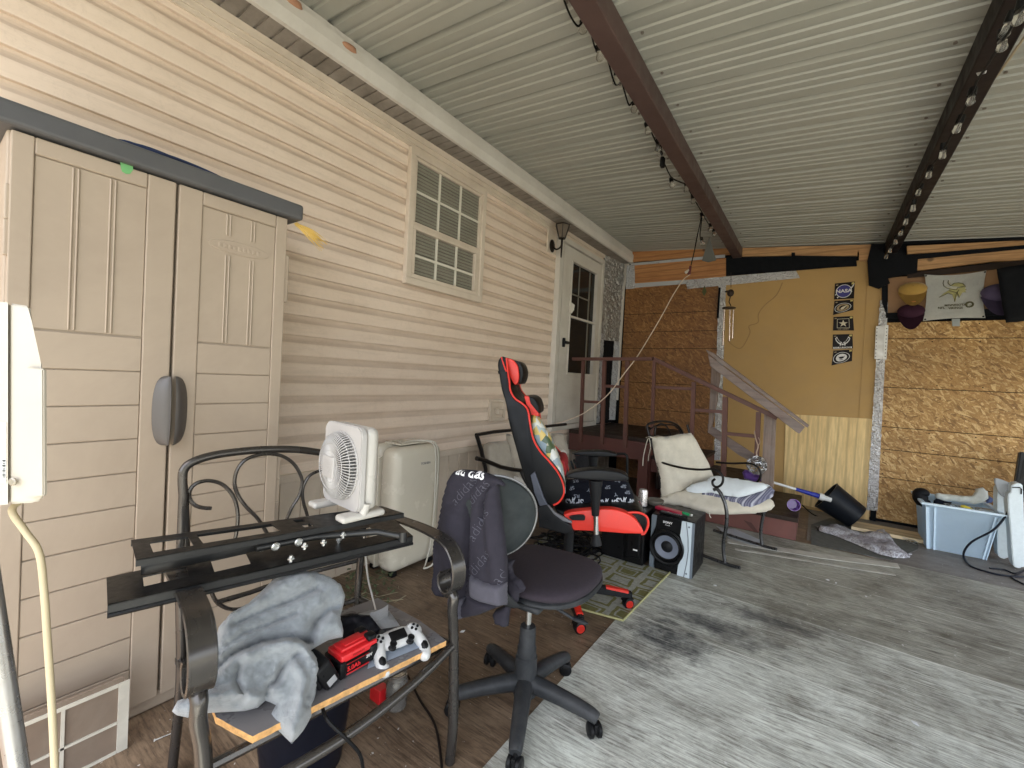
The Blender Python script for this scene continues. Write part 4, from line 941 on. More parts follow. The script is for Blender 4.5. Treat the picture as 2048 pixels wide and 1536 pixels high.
tube(b,spline([(-2.12,2.03,.783),(-2.06,2.11,.785),(-1.99,2.14,.77),(-1.974,2.155,.65),(-1.971,2.15,.45),(-1.97,2.14,.34)],6),.0045,8); b.transform(acM); obj('power_cord',b,mat('cream cord',(.55,.52,.44),.5,var=.04),ac,smooth=True)
for x in (-2.24,-2.06):
    for y in (1.75,2.05):
        b=BM(); rbox(b,x-.02,x+.02,y-.02,y+.02,0,.03,.006); obj('foot',b,M_bp,ac)
# ================================================================ OFFICE CHAIR
OC=Vector((-.85,1.385,0)); od=Vector((-.12,.993,0)).normalized(); ox=Vector((od.y,-od.x,0))
oc=thing('office_chair','small dark grey office chair on five casters with a jacket over its back','chair',OC)
M_dkp=mat('charcoal plastic',(.045,.048,.052),.42,var=.15,scale=18,bump=.08,dirt=(.14,.14,.14),dirtamt=.35)
M_fabd=cloth_mat('dark plum grey upholstery',(.070,.056,.070),.95,90,.5,.12,.25)
def arm_leg(ctr,ang,r,z0,z1,m,parent,name='leg',w0=.034,w1=.02):
    dv=Vector((math.cos(ang),math.sin(ang),0)); b=BM()
    P=[ctr+dv*.02+Vector((0,0,z0)),ctr+dv*r*.45+Vector((0,0,z0*.72+z1*.28)),ctr+dv*(r-.03)+Vector((0,0,z1+.004)),ctr+dv*(r+.004)+Vector((0,0,z1-.008))]
    P=spline(P,6); n=len(P); rs=[w0+(w1-w0)*i/(n-1) for i in range(n)]
    tube(b,P,rs,12); return obj(name,b,m,parent,smooth=True)
for tx,ty in ((-.58,1.43),(-1.046,1.185),(-.725,1.145),(-.82,1.655),(-1.10,1.495)):
    a=math.atan2(ty-OC.y,tx-OC.x); r=.275
    lg=arm_leg(OC,a,r,.105,.075,M_dkp,oc)
    q=OC+Vector((math.cos(a)*(r-.004),math.sin(a)*(r-.004),0)); ca=a+random.uniform(.5,1.4)
    ax=Vector((math.cos(ca),math.sin(ca),0)); b=BM()
    for s in (-1,1):
        lathe(b,[(0,-.009),(.02,-.009),(.026,-.005),(.026,.005),(.021,.009),(0,.009)],frame(q+ax*s*.015+Vector((0,0,.0265)),ax.cross(Vector((0,0,1))),(0,0,1)),20)
    cyl(b,q+Vector((0,0,.03)),q+Vector((0,0,.068)),.009); rbox(b,-.008,.008,-.02,.02,.02,.055,.006,2,0,frame(q,ax,ax.cross(Vector((0,0,-1)))))
    obj('caster',b,M_bp,lg,smooth=True)
b=BM(); lathe(b,[(.045,.06),(.05,.075),(.043,.09),(.041,.20),(.036,.205),(.036,.235),(.032,.24),(.030,.31),(.028,.315),(0,.315)],Matrix.Translation(OC),24); obj('gas_lift_cover',b,M_dkp,oc,smooth=True)
b=BM(); lathe(b,[(.0125,.31),(.0125,.43)],Matrix.Translation(OC),16); obj('gas_lift',b,mat('polished steel',(.7,.69,.66),.16,1.0,var=.03),oc,smooth=True)
b=BM(); rbox(b,-.08,.08,-.09,.10,.415,.44,.01,3,0,frame(OC,ox,od)); cyl(b,OC+ox*.05+Vector((0,0,.43)),OC+ox*.17+od*.02+Vector((0,0,.385)),.006); ell(b,OC+ox*.19+od*.03+Vector((0,0,.38)),.035,.012,.008)
obj('tilt_mechanism',b,M_dkp,oc,smooth=True)
Ms=frame(OC+od*.125+Vector((0,0,.462)),ox,od)
def seatf(z0,z1,rx,ry,rz=0):
    def g(u,v):
        t=u*2*math.pi; e=2.6; cx=math.copysign(abs(math.cos(t))**(2/e),math.cos(t)); cy=math.copysign(abs(math.sin(t))**(2/e),math.sin(t))
        p=v*math.pi-math.pi/2; k=max(0,math.cos(p))**.28
        fr_=1+.10*(-cy); return Ms@Vector((rx*cx*k*(1+.07*cy),ry*cy*k,(z0+z1)/2+(z1-z0)/2*math.sin(p)+ (.012*k*cx*cx if p>0 else 0)))
    return g
b=BM(); sheet(b,seatf(-.012,.038,.215,.225),48,18,closed_u=True); obj('seat',b,M_fabd,oc,smooth=True)
b=BM(); sheet(b,seatf(-.028,.004,.219,.229),48,12,closed_u=True); obj('seat_shell',b,M_dkp,oc,smooth=True)
# backrest: oval cushion and hard shell
BK=OC-od*.165-ox*.083+Vector((0,0,.755)); Mk=frame(BK,ox*.86+od*.50,Vector((0,0,1))-od*.10)    # x right, y up, z towards the camera side (-od)
def ovf(z0,z1,rx,ry,dome):
    def g(u,v):
        t=u*2*math.pi; p=v*math.pi-math.pi/2; k=max(0,math.cos(p))**.4; x=rx*math.cos(t)*k; y=ry*math.sin(t)*k*(1+.06*math.cos(t)*0)
        return Mk@Vector((x,y,(z0+z1)/2+(z1-z0)/2*math.sin(p)+dome*(1-k)-1.2*x*x))
    return g
b=BM(); sheet(b,ovf(-.012,.02,.155,.146,.0),48,16,closed_u=True); obj('back_shell',b,mat('green grey plastic',(.034,.042,.044),.45,var=.12,scale=9,dirt=(.1,.11,.11),dirtamt=.5),oc,smooth=True)
b=BM(); sheet(b,ovf(-.05,-.008,.150,.142,.0),48,16,closed_u=True); obj('back_cushion',b,M_fabd,oc,smooth=True)
b=BM(); tube(b,[ovf(-.004,-.004,.158,.149,0)(i/48,.5) for i in range(49)],.0045,8); obj('edge_trim',b,mat('grey edge trim',(.2,.2,.2),.3,.3),oc,smooth=True)
b=BM(); tube(b,spline([Mk@Vector((0,-.08,.03)),Mk@Vector((0,-.2,.035)),OC-od*.16+Vector((0,0,.47)),OC-od*.08+Vector((0,0,.43))],6),.02,10,flat=(.008,.026)); obj('back_bar',b,M_dkp,oc,smooth=True)
# ================================================================ JACKET
from mathutils.bvhtree import BVHTree
def wrap(o_txt,target,N,off):
    """press thin lettering onto the surface of a soft thing"""
    N=Vector(N).normalized(); Mt=wm(target); me=target.data; bv=BVHTree.FromPolygons([Mt@v.co for v in me.vertices],[tuple(p.vertices) for p in me.polygons])
    Mo=wm(o_txt); inv=Mo.inverted(); bb=BM(); bb.from_mesh(o_txt.data); bmesh.ops.triangulate(bb,faces=bb.faces[:]); bmesh.ops.subdivide_edges(bb,edges=bb.edges[:],cuts=1)
    kill=[]
    for v in bb.verts:
        p=Mo@v.co; h,_,_,_=bv.ray_cast(p+N*.3,-N)
        if h is None: kill.append(v)
        else: v.co=inv@(h+N*off)
    bmesh.ops.delete(bb,geom=kill,context='VERTS'); bb.to_mesh(o_txt.data); bb.free()
M_jk=cloth_mat('charcoal violet jersey',(.055,.050,.066),.92,40,.35,.12,.3); M_jkr=cloth_mat('ribbed jersey',(.072,.068,.085),.92,60,.5,.1,.3)
JN=(-od+Vector((0,0,.10))).normalized(); JP=BK-od*.045+Vector((0,0,0))
def cj(pts): return [(860+x/4.517,920+y/4.517) for x,y in pts]
out=cj([(225,100),(290,84),(400,88),(500,108),(580,140),(650,180),(685,215),(680,240),(630,232),(632,320),(655,480),(680,680),(700,880),(702,1010),(700,1150),(697,1300),(640,1320),(560,1350),(440,1400),(350,1420),(325,1424),(240,1428),(205,1415),(192,1290),(183,1200),(120,1240),(60,1220),(20,1150),(40,1000),(30,850),(45,700),(80,560),(110,400),(135,290),(165,190)])
jr_=[(cj([(375,390),(372,700),(365,1000),(330,1250)]),-.030,5),(cj([(470,150),(400,260),(375,400)]),-.012,4),(cj([(680,215),(600,200),(545,260),(505,370),(500,520)]),-.020,4),(cj([(600,215),(520,300),(440,450),(400,650),(390,950)]),.006,8),
     (cj([(120,372),(250,385),(370,405)]),-.004,2.5),(cj([(250,500),(260,800),(280,1150)]),.022,16),(cj([(500,520),(520,750),(560,900)]),-.006,6),(cj([(560,500),(600,800),(620,1050)]),.012,12),(cj([(130,420),(90,700),(110,1000),(150,1200)]),-.01,8),(cj([(390,1210),(480,1260),(600,1300),(690,1310)]),-.02,4),(cj([(190,1190),(260,1235),(325,1215)]),-.010,3)]
jk=blob('jacket',out,JP,JN,.030,M_jk,step=4.5,edge=16,ridges=jr_,nz=.004,nsc=16,back=.25,cat='jacket',label='dark charcoal sports jacket with tonal lettering draped over the office chair back')
for nm,pts,pf in (('cuff',[(188,1195),(230,1232),(265,1238),(310,1228),(328,1200),(330,1390),(322,1420),(260,1432),(215,1420),(200,1320)],.045),('waistband',[(385,965),(430,1020),(520,1065),(620,1090),(700,1100),(697,1308),(600,1292),(500,1268),(420,1230),(390,1195)],.046)):
    blob(nm,cj(pts),JP+JN*.004,JN,pf,M_jkr,parent=jk,step=4.5,edge=10,nz=.002,back=.3)
blob('sleeve',cj([(690,880),(770,900),(745,960),(765,1040),(830,1090),(865,1150),(850,1190),(810,1205),(800,1270),(730,1330),(710,1500),(680,1508),(600,1480),(565,1400),(600,1340),(700,1300)]),JP+od*.10,JN,.025,M_jk,parent=jk,step=5,edge=12,ridges=[(cj([(720,1010),(760,1100),(840,1180)]),-.012,3),(cj([(710,1180),(750,1260),(730,1330)]),-.012,4)],nz=.004)
M_jt=mat('tonal print',(.078,.075,.095),.8,var=.05)
u_img=(u_-JN*u_.dot(JN)).normalized(); r_img=u_img.cross(JN)*1
if r_img.dot(r_)<0: r_img=-r_img
def jtext(s,px,py,ang,size,m=M_jt,tgt=None,bold=0,parent=None,P=None,N=None,off=.0012,sx=1):
    N=JN if N is None else Vector(N).normalized(); P=JP if P is None else P
    if N.dot(CAM-P)<0: N=-N
    u2=(u_-N*u_.dot(N)).normalized(); r2=u2.cross(N)
    if r2.dot(r_)<0: r2=-r2
    a=R(ang); x=r2*math.cos(a)+u2*math.sin(a); y=-r2*math.sin(a)+u2*math.cos(a); M_=frame(onp(px,py,P,N)+N*.05,x,y)
    o=text(s,M_,size,m,parent or tgt,bold=bold,depth=0,sx=sx); wrap(o,tgt,N,off); return o
def outline_text(s,*a,**k): return jtext(s,*a,**k)
for s,x,y,an in (('adidas',486,572,62),('adidas',478,925,55),('adidas',462,300,52),('adidas',345,270,50),('ad',672,1040,50)):
    q=cj([(x,y)])[0]; jtext(s,q[0],q[1],an,.050,tgt=jk,bold=-.0012)
q=cj([(395,112)])[0]; jtext('adidas',q[0],q[1]-1,-4,.05,mat('white print',(.85,.85,.85),.6),tgt=jk,bold=.001)
# ================================================================ GAMING CHAIR
GC=Vector((-1.125,2.23,0)); gd=Vector((.902,.431,0)).normalized(); gr=Vector((gd.y,-gd.x,0))
gm=thing('gaming_chair','black and red high-backed racing style chair on a star base','chair',GC)
M_gb=mat('black faux leather',(.012,.013,.014),.38,var=.2,scale=10,bump=.12,bd=.002); M_gr=mat('bright red faux leather',(.72,.035,.02),.42,var=.06,scale=12,bump=.12,bd=.001)
M_gp=mat('black nylon plastic',(.022,.023,.025),.4,var=.12,scale=14); M_gg=mat('blue grey steel',(.10,.11,.14),.4,.5,var=.1)
def c4(x,y): return (800+x/2.56,650+y/2.56)
def gsp(x,y,off): return onp(*c4(x,y),GC+gr*off,gr)
def slab(pts,off_near,off_far=None,hw=None,bev=.012,seg=3):
    """side outline (photo points) turned into a rounded slab across the chair"""
    t=BM(); n=len(pts)
    A=[gsp(x,y,off_near if hw is None else hw(x,y)) for x,y in pts]; B=[A[i]-gr*((off_near-off_far) if hw is None else 2*hw(*pts[i])) for i in range(n)]
    a=[t.verts.new(p) for p in A]; c=[t.verts.new(p) for p in B]
    f1=face(t,a); f2=face(t,c[::-1]); 
    for i in range(n): face(t,[a[i],c[i],c[(i+1)%n],a[(i+1)%n]])
    bmesh.ops.recalc_face_normals(t,faces=t.faces[:])
    if bev: bmesh.ops.bevel(t,geom=[e for f in (f1,f2) for e in f.edges],offset=bev,segments=seg,profile=.5,affect='EDGES',clamp_overlap=True)
    return t
hw=lambda x,y: .13+.12*min(1,max(0,(y-180)/300))
front=[(545,168),(552,240),(560,290),(565,335),(590,378),(630,405),(655,440),(668,520),(685,590),(720,650),(765,700),(808,755),(835,815),(838,865),(815,905),(785,922)]
backp=[(720,950),(690,905),(655,840),(625,745),(590,620),(560,510),(540,400),(520,330),(508,260),(500,205),(508,172),(525,160)]
sp=lambda pts,k=4: [(p.x,p.y) for p in spline([(x,y,0) for x,y in pts],k)]
b=BM(); merge(b,slab(sp(front)+sp(backp),0,hw=hw,bev=.02,seg=4)); br=obj('backrest',b,M_gb,gm,smooth=True,auto=50)
b=BM(); tube(b,[gsp(x,y,hw(x,y)-.004) for x,y in sp(front,5)],.0055,8); tube(b,[gsp(x,y,hw(x,y)-.002)  for x,y in sp([(520,165),(530,200),(545,240)],4)],.005,8); tube(b,[gsp(x,y,hw(x,y)-.004)-gr*(2*hw(x,y)-.01) for x,y in sp(front,5)],.0055,8); obj('piping',b,M_gr,br,smooth=True)
b=BM(); merge(b,slab(sp([(548,168),(575,178),(600,205),(608,250),(604,290),(588,306),(570,280),(556,245),(545,205)],4),.11,-.11,bev=.02,seg=4)); hp=obj('head_pillow',b,M_gr,gm,smooth=True,auto=60)
b=BM(); merge(b,slab(sp([(585,180),(608,188),(625,215),(630,250),(622,285),(608,302),(610,260),(605,220)],4),.09,-.13,bev=.012)); 
obj('pillow_face',b,M_gb,hp,smooth=True)
b=BM(); merge(b,slab([(500,235),(545,232),(550,250),(503,250)],.155,-.155,bev=.004)); obj('pillow_strap',b,M_gb,hp)
b=BM(); merge(b,slab(sp([(635,365),(670,367),(695,385),(708,415),(710,455),(690,462),(665,440),(645,405)],4),.14,-.14,bev=.02,seg=4)); lp_=obj('lumbar_pillow',b,M_gb,gm,smooth=True,auto=60)
b=BM(); merge(b,slab([(634,363),(660,366),(668,400),(710,452),(708,468),(672,462),(648,412)],.143,.05,bev=.004)); obj('pillow_panel',b,M_gr,lp_)
b=BM(); merge(b,slab(sp([(805,690),(835,695),(850,730),(848,770),(835,780),(815,760),(800,720)],3),.08,-.2,bev=.015)); obj('lumbar_cushion',b,mat('dark red velvet',(.3,.01,.015),.8),gm,smooth=True)
# seat
b=BM(); merge(b,slab(sp([(838,972),(880,958),(990,946),(1080,944),(1150,960),(1205,995),(1240,1045),(1248,1066),(1235,1070)],3)+[(1150,1068),(1000,1056),(890,1052),(862,1012)],.265,.205,bev=.012)); sw=obj('seat_bolster',b,M_gr,gm,smooth=True,auto=50)
b=BM(); merge(b,slab([(790,940),(840,955),(1000,940),(1150,940),(1230,955),(1264,985),(1268,1030),(1255,1062),(1235,1066),(1000,1052),(850,1050)],.205,-.205,bev=.015)); merge(b,slab([(838,972),(990,946),(1080,944),(1150,960),(1205,995),(1248,1066),(1150,1068),(890,1052)],-.206,-.262,bev=.012)); seat_=obj('seat',b,M_gb,gm,smooth=True,auto=50)
b=BM(); tube(b,[gsp(x,y,.23) for x,y in sp([(1150,962),(1215,960),(1255,975),(1270,1000),(1268,1035),(1252,1066),(1235,1071)],4)],.006,8); obj('piping',b,M_gr,seat_,smooth=True)
b=BM(); merge(b,slab(sp([(706,935),(735,925),(760,926),(790,965),(830,1000),(878,1025)],3)+[(886,1060),(845,1070),(712,1036)],.285,.262,bev=.006)); hgp=obj('recliner_plate',b,M_gp,gm,smooth=True)
b=BM(); merge(b,slab([(752,922),(762,926),(796,963),(880,1008),(880,1018),(836,1005),(788,970)],.290,.268,bev=.003)); obj('plate_edge',b,mat('worn grey edge',(.16,.16,.17),.5),hgp)
b=BM(); merge(b,slab([(668,770),(690,752),(735,880),(757,925),(722,944),(688,860)],.275,.255,bev=.003)); obj('side_bracket',b,M_gg,gm)
b=BM(); merge(b,slab(sp([(865,985),(880,978),(940,974),(947,998),(930,1002),(880,1000)],2),.285,.266,bev=.003)); obj('recline_lever',b,M_gp,gm)
b=BM(); P=[gsp(x,y,.31) for x,y in ((748,1009),)]; cyl(b,P[0]-gr*.02,P[0]-gr*.012,.004); obj('plate_bolt',b,M_gp,gm)
# armrests
def armrest(off,pad,post,chrome,knob):
    b=BM(); merge(b,slab(sp(pad,3),off+.045,off-.045,bev=.012)); ar=obj('armrest',b,M_gp,gm,smooth=True,auto=60)
    b=BM(); P0=gsp(*post[0],off); P1=gsp(*post[1],off); cyl(b,P0,P1,.034,.018,20); obj('arm_post',b,M_gp,ar,smooth=True)
    if chrome:
        b=BM(); cyl(b,gsp(*chrome[0],off),gsp(*chrome[1],off),.0135,n=18); obj('arm_tube',b,MATS['polished steel'],ar,smooth=True)
        b=BM(); cyl(b,gsp(*knob[0],off),gsp(*knob[1],off),.017,.030,20); obj('arm_socket',b,M_gp,ar,smooth=True)
armrest(.31,[(852,770),(900,752),(1000,742),(1100,750),(1155,766),(1172,785),(1160,797),(1100,801),(1000,796),(900,790),(856,783)],((1002,795),(1000,975)),((1003,975),(1005,1078)),((1004,1070),(1004,1122)))
armrest(-.31,[(880,660),(930,650),(1020,648),(1085,655),(1112,664),(1100,672),(1010,674),(930,670)],((988,672),(988,780)),None,None)
# star base
b=BM(); lathe(b,[(.05,.05),(.055,.09),(.035,.10),(.033,.24),(.028,.245),(.028,.44),(0,.44)],Matrix.Translation(GC),20); rbox(b,-.12,.12,-.1,.1,.44,.47,.01,2,0,frame(GC,gr,gd)); obj('gas_lift',b,M_gp,gm,smooth=True)
a0=math.atan2(2.36-GC.y,-.79-GC.x)
for k in range(5):
    a=a0+k*2*math.pi/5; r=.345; dv=Vector((math.cos(a),math.sin(a),0)); sv=Vector((-dv.y,dv.x,0)); Z_=Vector((0,0,1))
    b=BM(); hexa(b,[GC+dv*.03-sv*.032+Z_*.06,GC+dv*.03+sv*.032+Z_*.06,GC+dv*(r+.02)+sv*.02+Z_*.062,GC+dv*(r+.02)-sv*.02+Z_*.062,GC+dv*.03-sv*.026+Z_*.112,GC+dv*.03+sv*.026+Z_*.112,GC+dv*(r+.02)+sv*.017+Z_*.094,GC+dv*(r+.02)-sv*.017+Z_*.094]); bmesh.ops.bevel(b,geom=b.edges[:],offset=.006,segments=2,affect='EDGES')
    lg=obj('leg',b,M_gp,gm,smooth=True)
    b=BM(); hexa(b,[GC+dv*.22-sv*.0195+Z_*.085,GC+dv*.22+sv*.0195+Z_*.085,GC+dv*(r+.0)+sv*.0185+Z_*.083,GC+dv*(r+.0)-sv*.0185+Z_*.083,GC+dv*.22-sv*.017+Z_*.106,GC+dv*.22+sv*.017+Z_*.106,GC+dv*(r+.0)+sv*.016+Z_*.099,GC+dv*(r+.0)-sv*.016+Z_*.099]); bmesh.ops.bevel(b,geom=b.edges[:],offset=.003,segments=2,affect='EDGES'); obj('leg_insert',b,M_gr,lg)
    q=GC+dv*r; ca=math.atan2(-.5,.86)+(.25 if k%2 else -.2); ax=Vector((math.cos(ca),math.sin(ca),0)); cs=None
    b=BM(); lathe(b,[(0,-.019),(.022,-.019),(.030,-.014),(.030,.014),(.022,.019),(0,.019)],frame(q+Vector((0,0,.03)),ax.cross(Vector((0,0,1))),(0,0,1)),24); cyl(b,q+Z_*.045,q+Z_*.07,.011); ribbon(b,[q-ax*.0+ax.cross(Z_)*.03+Z_*.04,q+ax.cross(Z_)*.02+Z_*.062,q+Z_*.068,q-ax.cross(Z_)*.02+Z_*.06],ax,.05,.006); cs=obj('caster',b,M_bp,lg,smooth=True)
    b=BM()
    for s in (-1,1):
        Mx=frame(q+Vector((0,0,.03))+ax*s*.0192,ax.cross(Z_),Z_) if s>0 else frame(q+Vector((0,0,.03))+ax*s*.0192,-ax.cross(Z_),Z_)
        lathe(b,[(.0205,-.001),(.0205,.002),(.0175,.002),(.0175,-.001)],Mx,20); lathe(b,[(0,.0025),(.006,.0025),(.006,-.001)],Mx,12)
        for j in range(5):
            t=j*2*math.pi/5; rbox(b,.004,.018,-.003,.003,-.0008,.002,.001,1,0,Mx@Matrix.Rotation(t,4,'Z'))
    obj('hub',b,M_gr,cs)
# cushion and covers on the gaming chair
def leafcush():
    m=bpy.data.materials.new('yellow and blue leaf print'); T=NT(m); v=T.co('Object',(1,1,1)); vo=T.n('ShaderNodeTexVoronoi'); T.l(T.co('Object',(1,1.0,.55),(.5,.3,.2)),vo.inputs['Vector']); vo.inputs['Scale'].default_value=34
    c=T.ramp(T.noise(v,5,3),(.35,(.22,.29,.34)),(.55,(.42,.5,.52)))
    sx=T.n('ShaderNodeSeparateColor'); T.l(vo.outputs['Color'],sx.inputs[0])
    c=T.mix(T.ramp(sx.outputs[0],(.50,0.),(.52,1.)),c,T.ramp(sx.outputs[1],(.2,(.62,.42,.09)),(.8,(.75,.62,.25)))); c=T.mix(T.ramp(sx.outputs[2],(.78,0.),(.8,1.)),c,(.07,.11,.05)); c=T.mix(T.ramp(sx.outputs[1],(.8,0.),(.82,.9)),c,(.75,.75,.7))
    T.col(c); T.p.inputs['Roughness'].default_value=.35; return m
def c4l(pts): return [c4(x,y) for x,y in pts]
blob('throw_pillow',c4l([(680,450),(705,468),(735,510),(765,560),(800,640),(832,720),(850,810),(848,865),(838,850),(800,775),(745,700),(700,640),(675,575),(667,500)]),GC+gr*.13,gr,.05,leafcush(),step=4,edge=12,nz=.004,back=3.2,cat='pillow',label='yellow and blue leaf print pillow leaning on the gaming chair back')
def redwhite():
    m=bpy.data.materials.new('crimson and white print'); T=NT(m); n=T.noise(T.co('Object'),42,3,.5,1.5); T.col(T.ramp(n,(.50,(.30,.008,.03)),(.56,(.62,.5,.5)))); T.p.inputs['Roughness'].default_value=.85; return m
rwp=GC+gr*.0
blob('seat_cover_cloth',c4l([(788,922),(830,895),(900,925),(1000,940),(1100,940),(1170,925),(1195,885),(1230,905),(1250,955),(1248,965),(1200,968),(1120,952),(1000,955),(900,950),(815,938)]),GC+gr*.215,(gr+Vector((0,0,.5))),.03,redwhite(),step=4,edge=10,nz=.006,back=2.5,cat='cloth',label='crimson and white cloth under the navy blanket on the gaming chair seat')
M_navy=cloth_mat('navy fleece',(.010,.012,.022),.9,60,.5,.2,.3)
fb=blob('folded_blanket',c4l([(845,805),(865,790),(980,780),(1060,778),(1140,785),(1168,800),(1182,830),(1196,868),(1200,905),(1182,932),(1100,945),(1000,945),(900,936),(855,920),(838,888),(838,840)]),GC+gr*.225,(gr+Vector((0,0,.35))),.06,M_navy,step=4,edge=18,pw=.6,nz=.006,ridges=[(c4l([(850,840),(1000,830),(1180,835)]),-.010,3)],back=2.4,cat='blanket',label='navy team blanket with white lettering folded on the gaming chair seat')
M_wp=mat('white blanket print',(.6,.62,.66),.85,var=.1)
FN=(gr+Vector((0,0,.35))).normalized(); FP=GC+gr*.225
for x,y,a in ((893,910,180),(1060,915,182),(1150,908,178)):
    q=c4(x,y); jtext('SP RS',q[0],q[1],a,.052,m=M_wp,tgt=fb,P=FP,N=FN,bold=.0012,off=.0015,sx=.85)
    M_q=None
    for k in range(2):
        o=jtext('Y' if k==0 else 'O',q[0]-1+k*.5,q[1]-2+k*5,0,.045 if k==0 else .02,m=M_wp,tgt=fb,P=FP,N=FN,bold=.001,off=.0016,sx=.6)
for x,y,a in ((880,840,200),(965,850,170),(1060,835,185),(1140,830,175),(905,880,180),(1100,872,190),(1160,860,180),(1010,800,180),(1110,800,170),(900,802,190)):
    q=c4(x,y); jtext(random.choice(('Y','SP','RS')),q[0],q[1],a,.026,m=mat('grey blanket print',(.22,.24,.29),.85),tgt=fb,P=FP,N=FN,bold=.0004,off=.0014,sx=1.2)
# ================================================================ RUG
def rugmat():
    m=bpy.data.materials.new('olive and ivory rug'); T=NT(m); v=T.co('Object'); w=T.n('ShaderNodeTexNoise'); T.l(v,w.inputs['Vector']); w.inputs['Scale'].default_value=7
    vm=T.n('ShaderNodeVectorMath',operation='MULTIPLY_ADD'); T.l(w.outputs['Color'],vm.inputs[0]); vm.inputs[1].default_value=(.05,.05,0); T.l(v,vm.inputs[2])
    s=T.n('ShaderNodeSeparateXYZ'); T.l(vm.outputs[0],s.inputs[0])
    fx=T.math('FRACT',T.math('DIVIDE',s.outputs[0],.19)); row=T.math('FLOOR',T.math('DIVIDE',s.outputs[0],.19)); fy=T.math('FRACT',T.math('ADD',T.math('DIVIDE',s.outputs[1],.15),T.math('MULTIPLY',row,.5)))
    dx=T.math('ABSOLUTE',T.math('SUBTRACT',fx,.5)); dy=T.math('ABSOLUTE',T.math('SUBTRACT',fy,.5)); d=T.math('MAXIMUM',dx,dy)
    par=T.math('FRACT',T.math('MULTIPLY',T.math('ADD',row,T.math('FLOOR',T.math('ADD',T.math('DIVIDE',s.outputs[1],.15),T.math('MULTIPLY',row,.5)))),.5))
    ol=T.ramp(T.noise(v,40,5,.7),(.3,(.24,.225,.08)),(.7,(.38,.36,.15))); iv=T.ramp(T.noise(v,50,5,.7),(.3,(.42,.42,.35)),(.7,(.70,.70,.63)))
    ring=T.math('MULTIPLY',T.math('GREATER_THAN',d,.30),T.math('LESS_THAN',d,.40)); inn=T.math('MULTIPLY',T.math('LESS_THAN',d,.24),T.math('GREATER_THAN',par,.25))
    c=T.mix(T.math('MAXIMUM',ring,inn),iv,ol); T.col(c); T.p.inputs['Roughness'].default_value=.95; T.bump(T.noise(v,120,3),.5,.003); return m
b=BM(); Q=[Vector((-.775,2.20,.004)),Vector((-.745,2.965,.004)),Vector((-1.70,3.02,.004)),Vector((-1.66,2.02,.004))]
sheet(b,lambda u,v:(Q[0]*(1-u)+Q[1]*u)*(1-v)+(Q[3]*(1-u)+Q[2]*u)*v+Vector((0,0,.004+.003*noise.noise(Vector((u*6,v*6,0))))),24,24,thick=.006)
rug=obj('rug',b,rugmat(),cat='rug',label='worn olive and ivory patterned rug under the gaming chair casters')
b=BM(); tube(b,[Q[0]+Vector((.002,0,.006)),Q[1]+Vector((.002,0,.006))],.006,6); tube(b,[Q[0]+Vector((0,0,.006)),Q[3]+Vector((0,0,.006))],.006,6); obj('hem',b,mat('olive hem',(.38,.36,.17),.9),rug)
# ================================================================ LANDING, STEPS AND RAILING
M_redb=mat('dark red deck paint',(.10,.030,.022),.55,var=.12,scale=5,dirt=(.05,.025,.02),dirtamt=.6)
M_redl=mat('faded red deck paint',(.17,.062,.048),.6,var=.1,scale=5,dirt=(.09,.04,.03),dirtamt=.5)
M_rail=mat('red brown rail paint',(.105,.040,.028),.6,var=.12,scale=8,dirt=(.11,.05,.035),dirtamt=.5)
M_tread=mat('brown tread paint',(.055,.036,.028),.55,var=.15,scale=6,dirt=(.12,.085,.06),dirtamt=.4)
st=thing('porch_steps','dark red wooden landing with steps and slim railing below the storm door','steps',(-1.3,4.9,0))
b=BM(); rbox(b,-2.27,-1.36,4.36,5.60,.655,.70,.004,1); obj('landing_deck',b,M_tread,st)
b=BM(); box(b,-2.27,-1.36,4.37,4.405,.47,.654); obj('landing_fascia',b,M_redb,st)
b=BM(); box(b,-1.395,-1.36,4.41,5.6,.0,.654); box(b,-1.43,-1.30,4.365,4.40,0,.654) if 0 else None; obj('side_board',b,M_redb,st)
b=BM(); box(b,-1.46,-1.362,4.345,4.368,.0,.64); obj('support_post',b,M_redb,st)
b=BM(); box(b,-2.2,-2.12,4.41,4.49,0,.654); obj('support_post',b,M_redb,st)
for i,(x0,x1,z) in enumerate(((-1.357,-.93,.525),(-1.30,-.55,.36))):
    b=BM(); rbox(b,x0,x1,4.43,5.42,z-.035,z,.003,1); obj('tread',b,M_tread,st)
    b=BM(); box(b,x1-.03,x1-.008,4.44,5.41,z-.175,z-.036); box(b,x0,x1-.031,4.44,4.46,z-.165,z-.036); obj('riser',b,M_redb if i==0 else mat('black brown board',(.03,.02,.018),.6),st)  # riser of the middle step is a dark brown board
b=BM(); rbox(b,-.80,-.085,4.36,5.36,.150,.19,.003,1); obj('tread',b,M_tread,st)
b=BM(); box(b,-.80,-.095,4.365,4.39,.0,.149); box(b,-.12,-.095,4.391,5.35,0,.149); obj('riser',b,M_redl,st)
b=BM(); prism(b,[gy(x,y,4.362) for x,y in ((1487,1040),(1503,1046),(1521,1070),(1516,1072))],(0,.002,0)); obj('paint_crack',b,M_redb,st)
RY=4.345
def rl(name,p0,p1,w=.034,d=.034,m=M_rail,y=RY,parent=st):
    a,c=gy(*p0,y),gy(*p1,y); w=w*.82 if w<.08 else w; dv=(c-a).normalized(); s=Vector((0,1,0)); t=dv.cross(s).normalized(); b=BM()
    q=lambda o: [o-s*d/2-t*w/2,o+s*d/2-t*w/2,o+s*d/2+t*w/2,o-s*d/2+t*w/2]
    hexa(b,q(a)+q(c)); return obj(name,b,m,parent)
rl('top_rail',(1146,718),(1309,718),.04,.05,y=RY-.02); rl('top_rail',(1306,717),(1555,836),.045,.05,y=RY-.02)
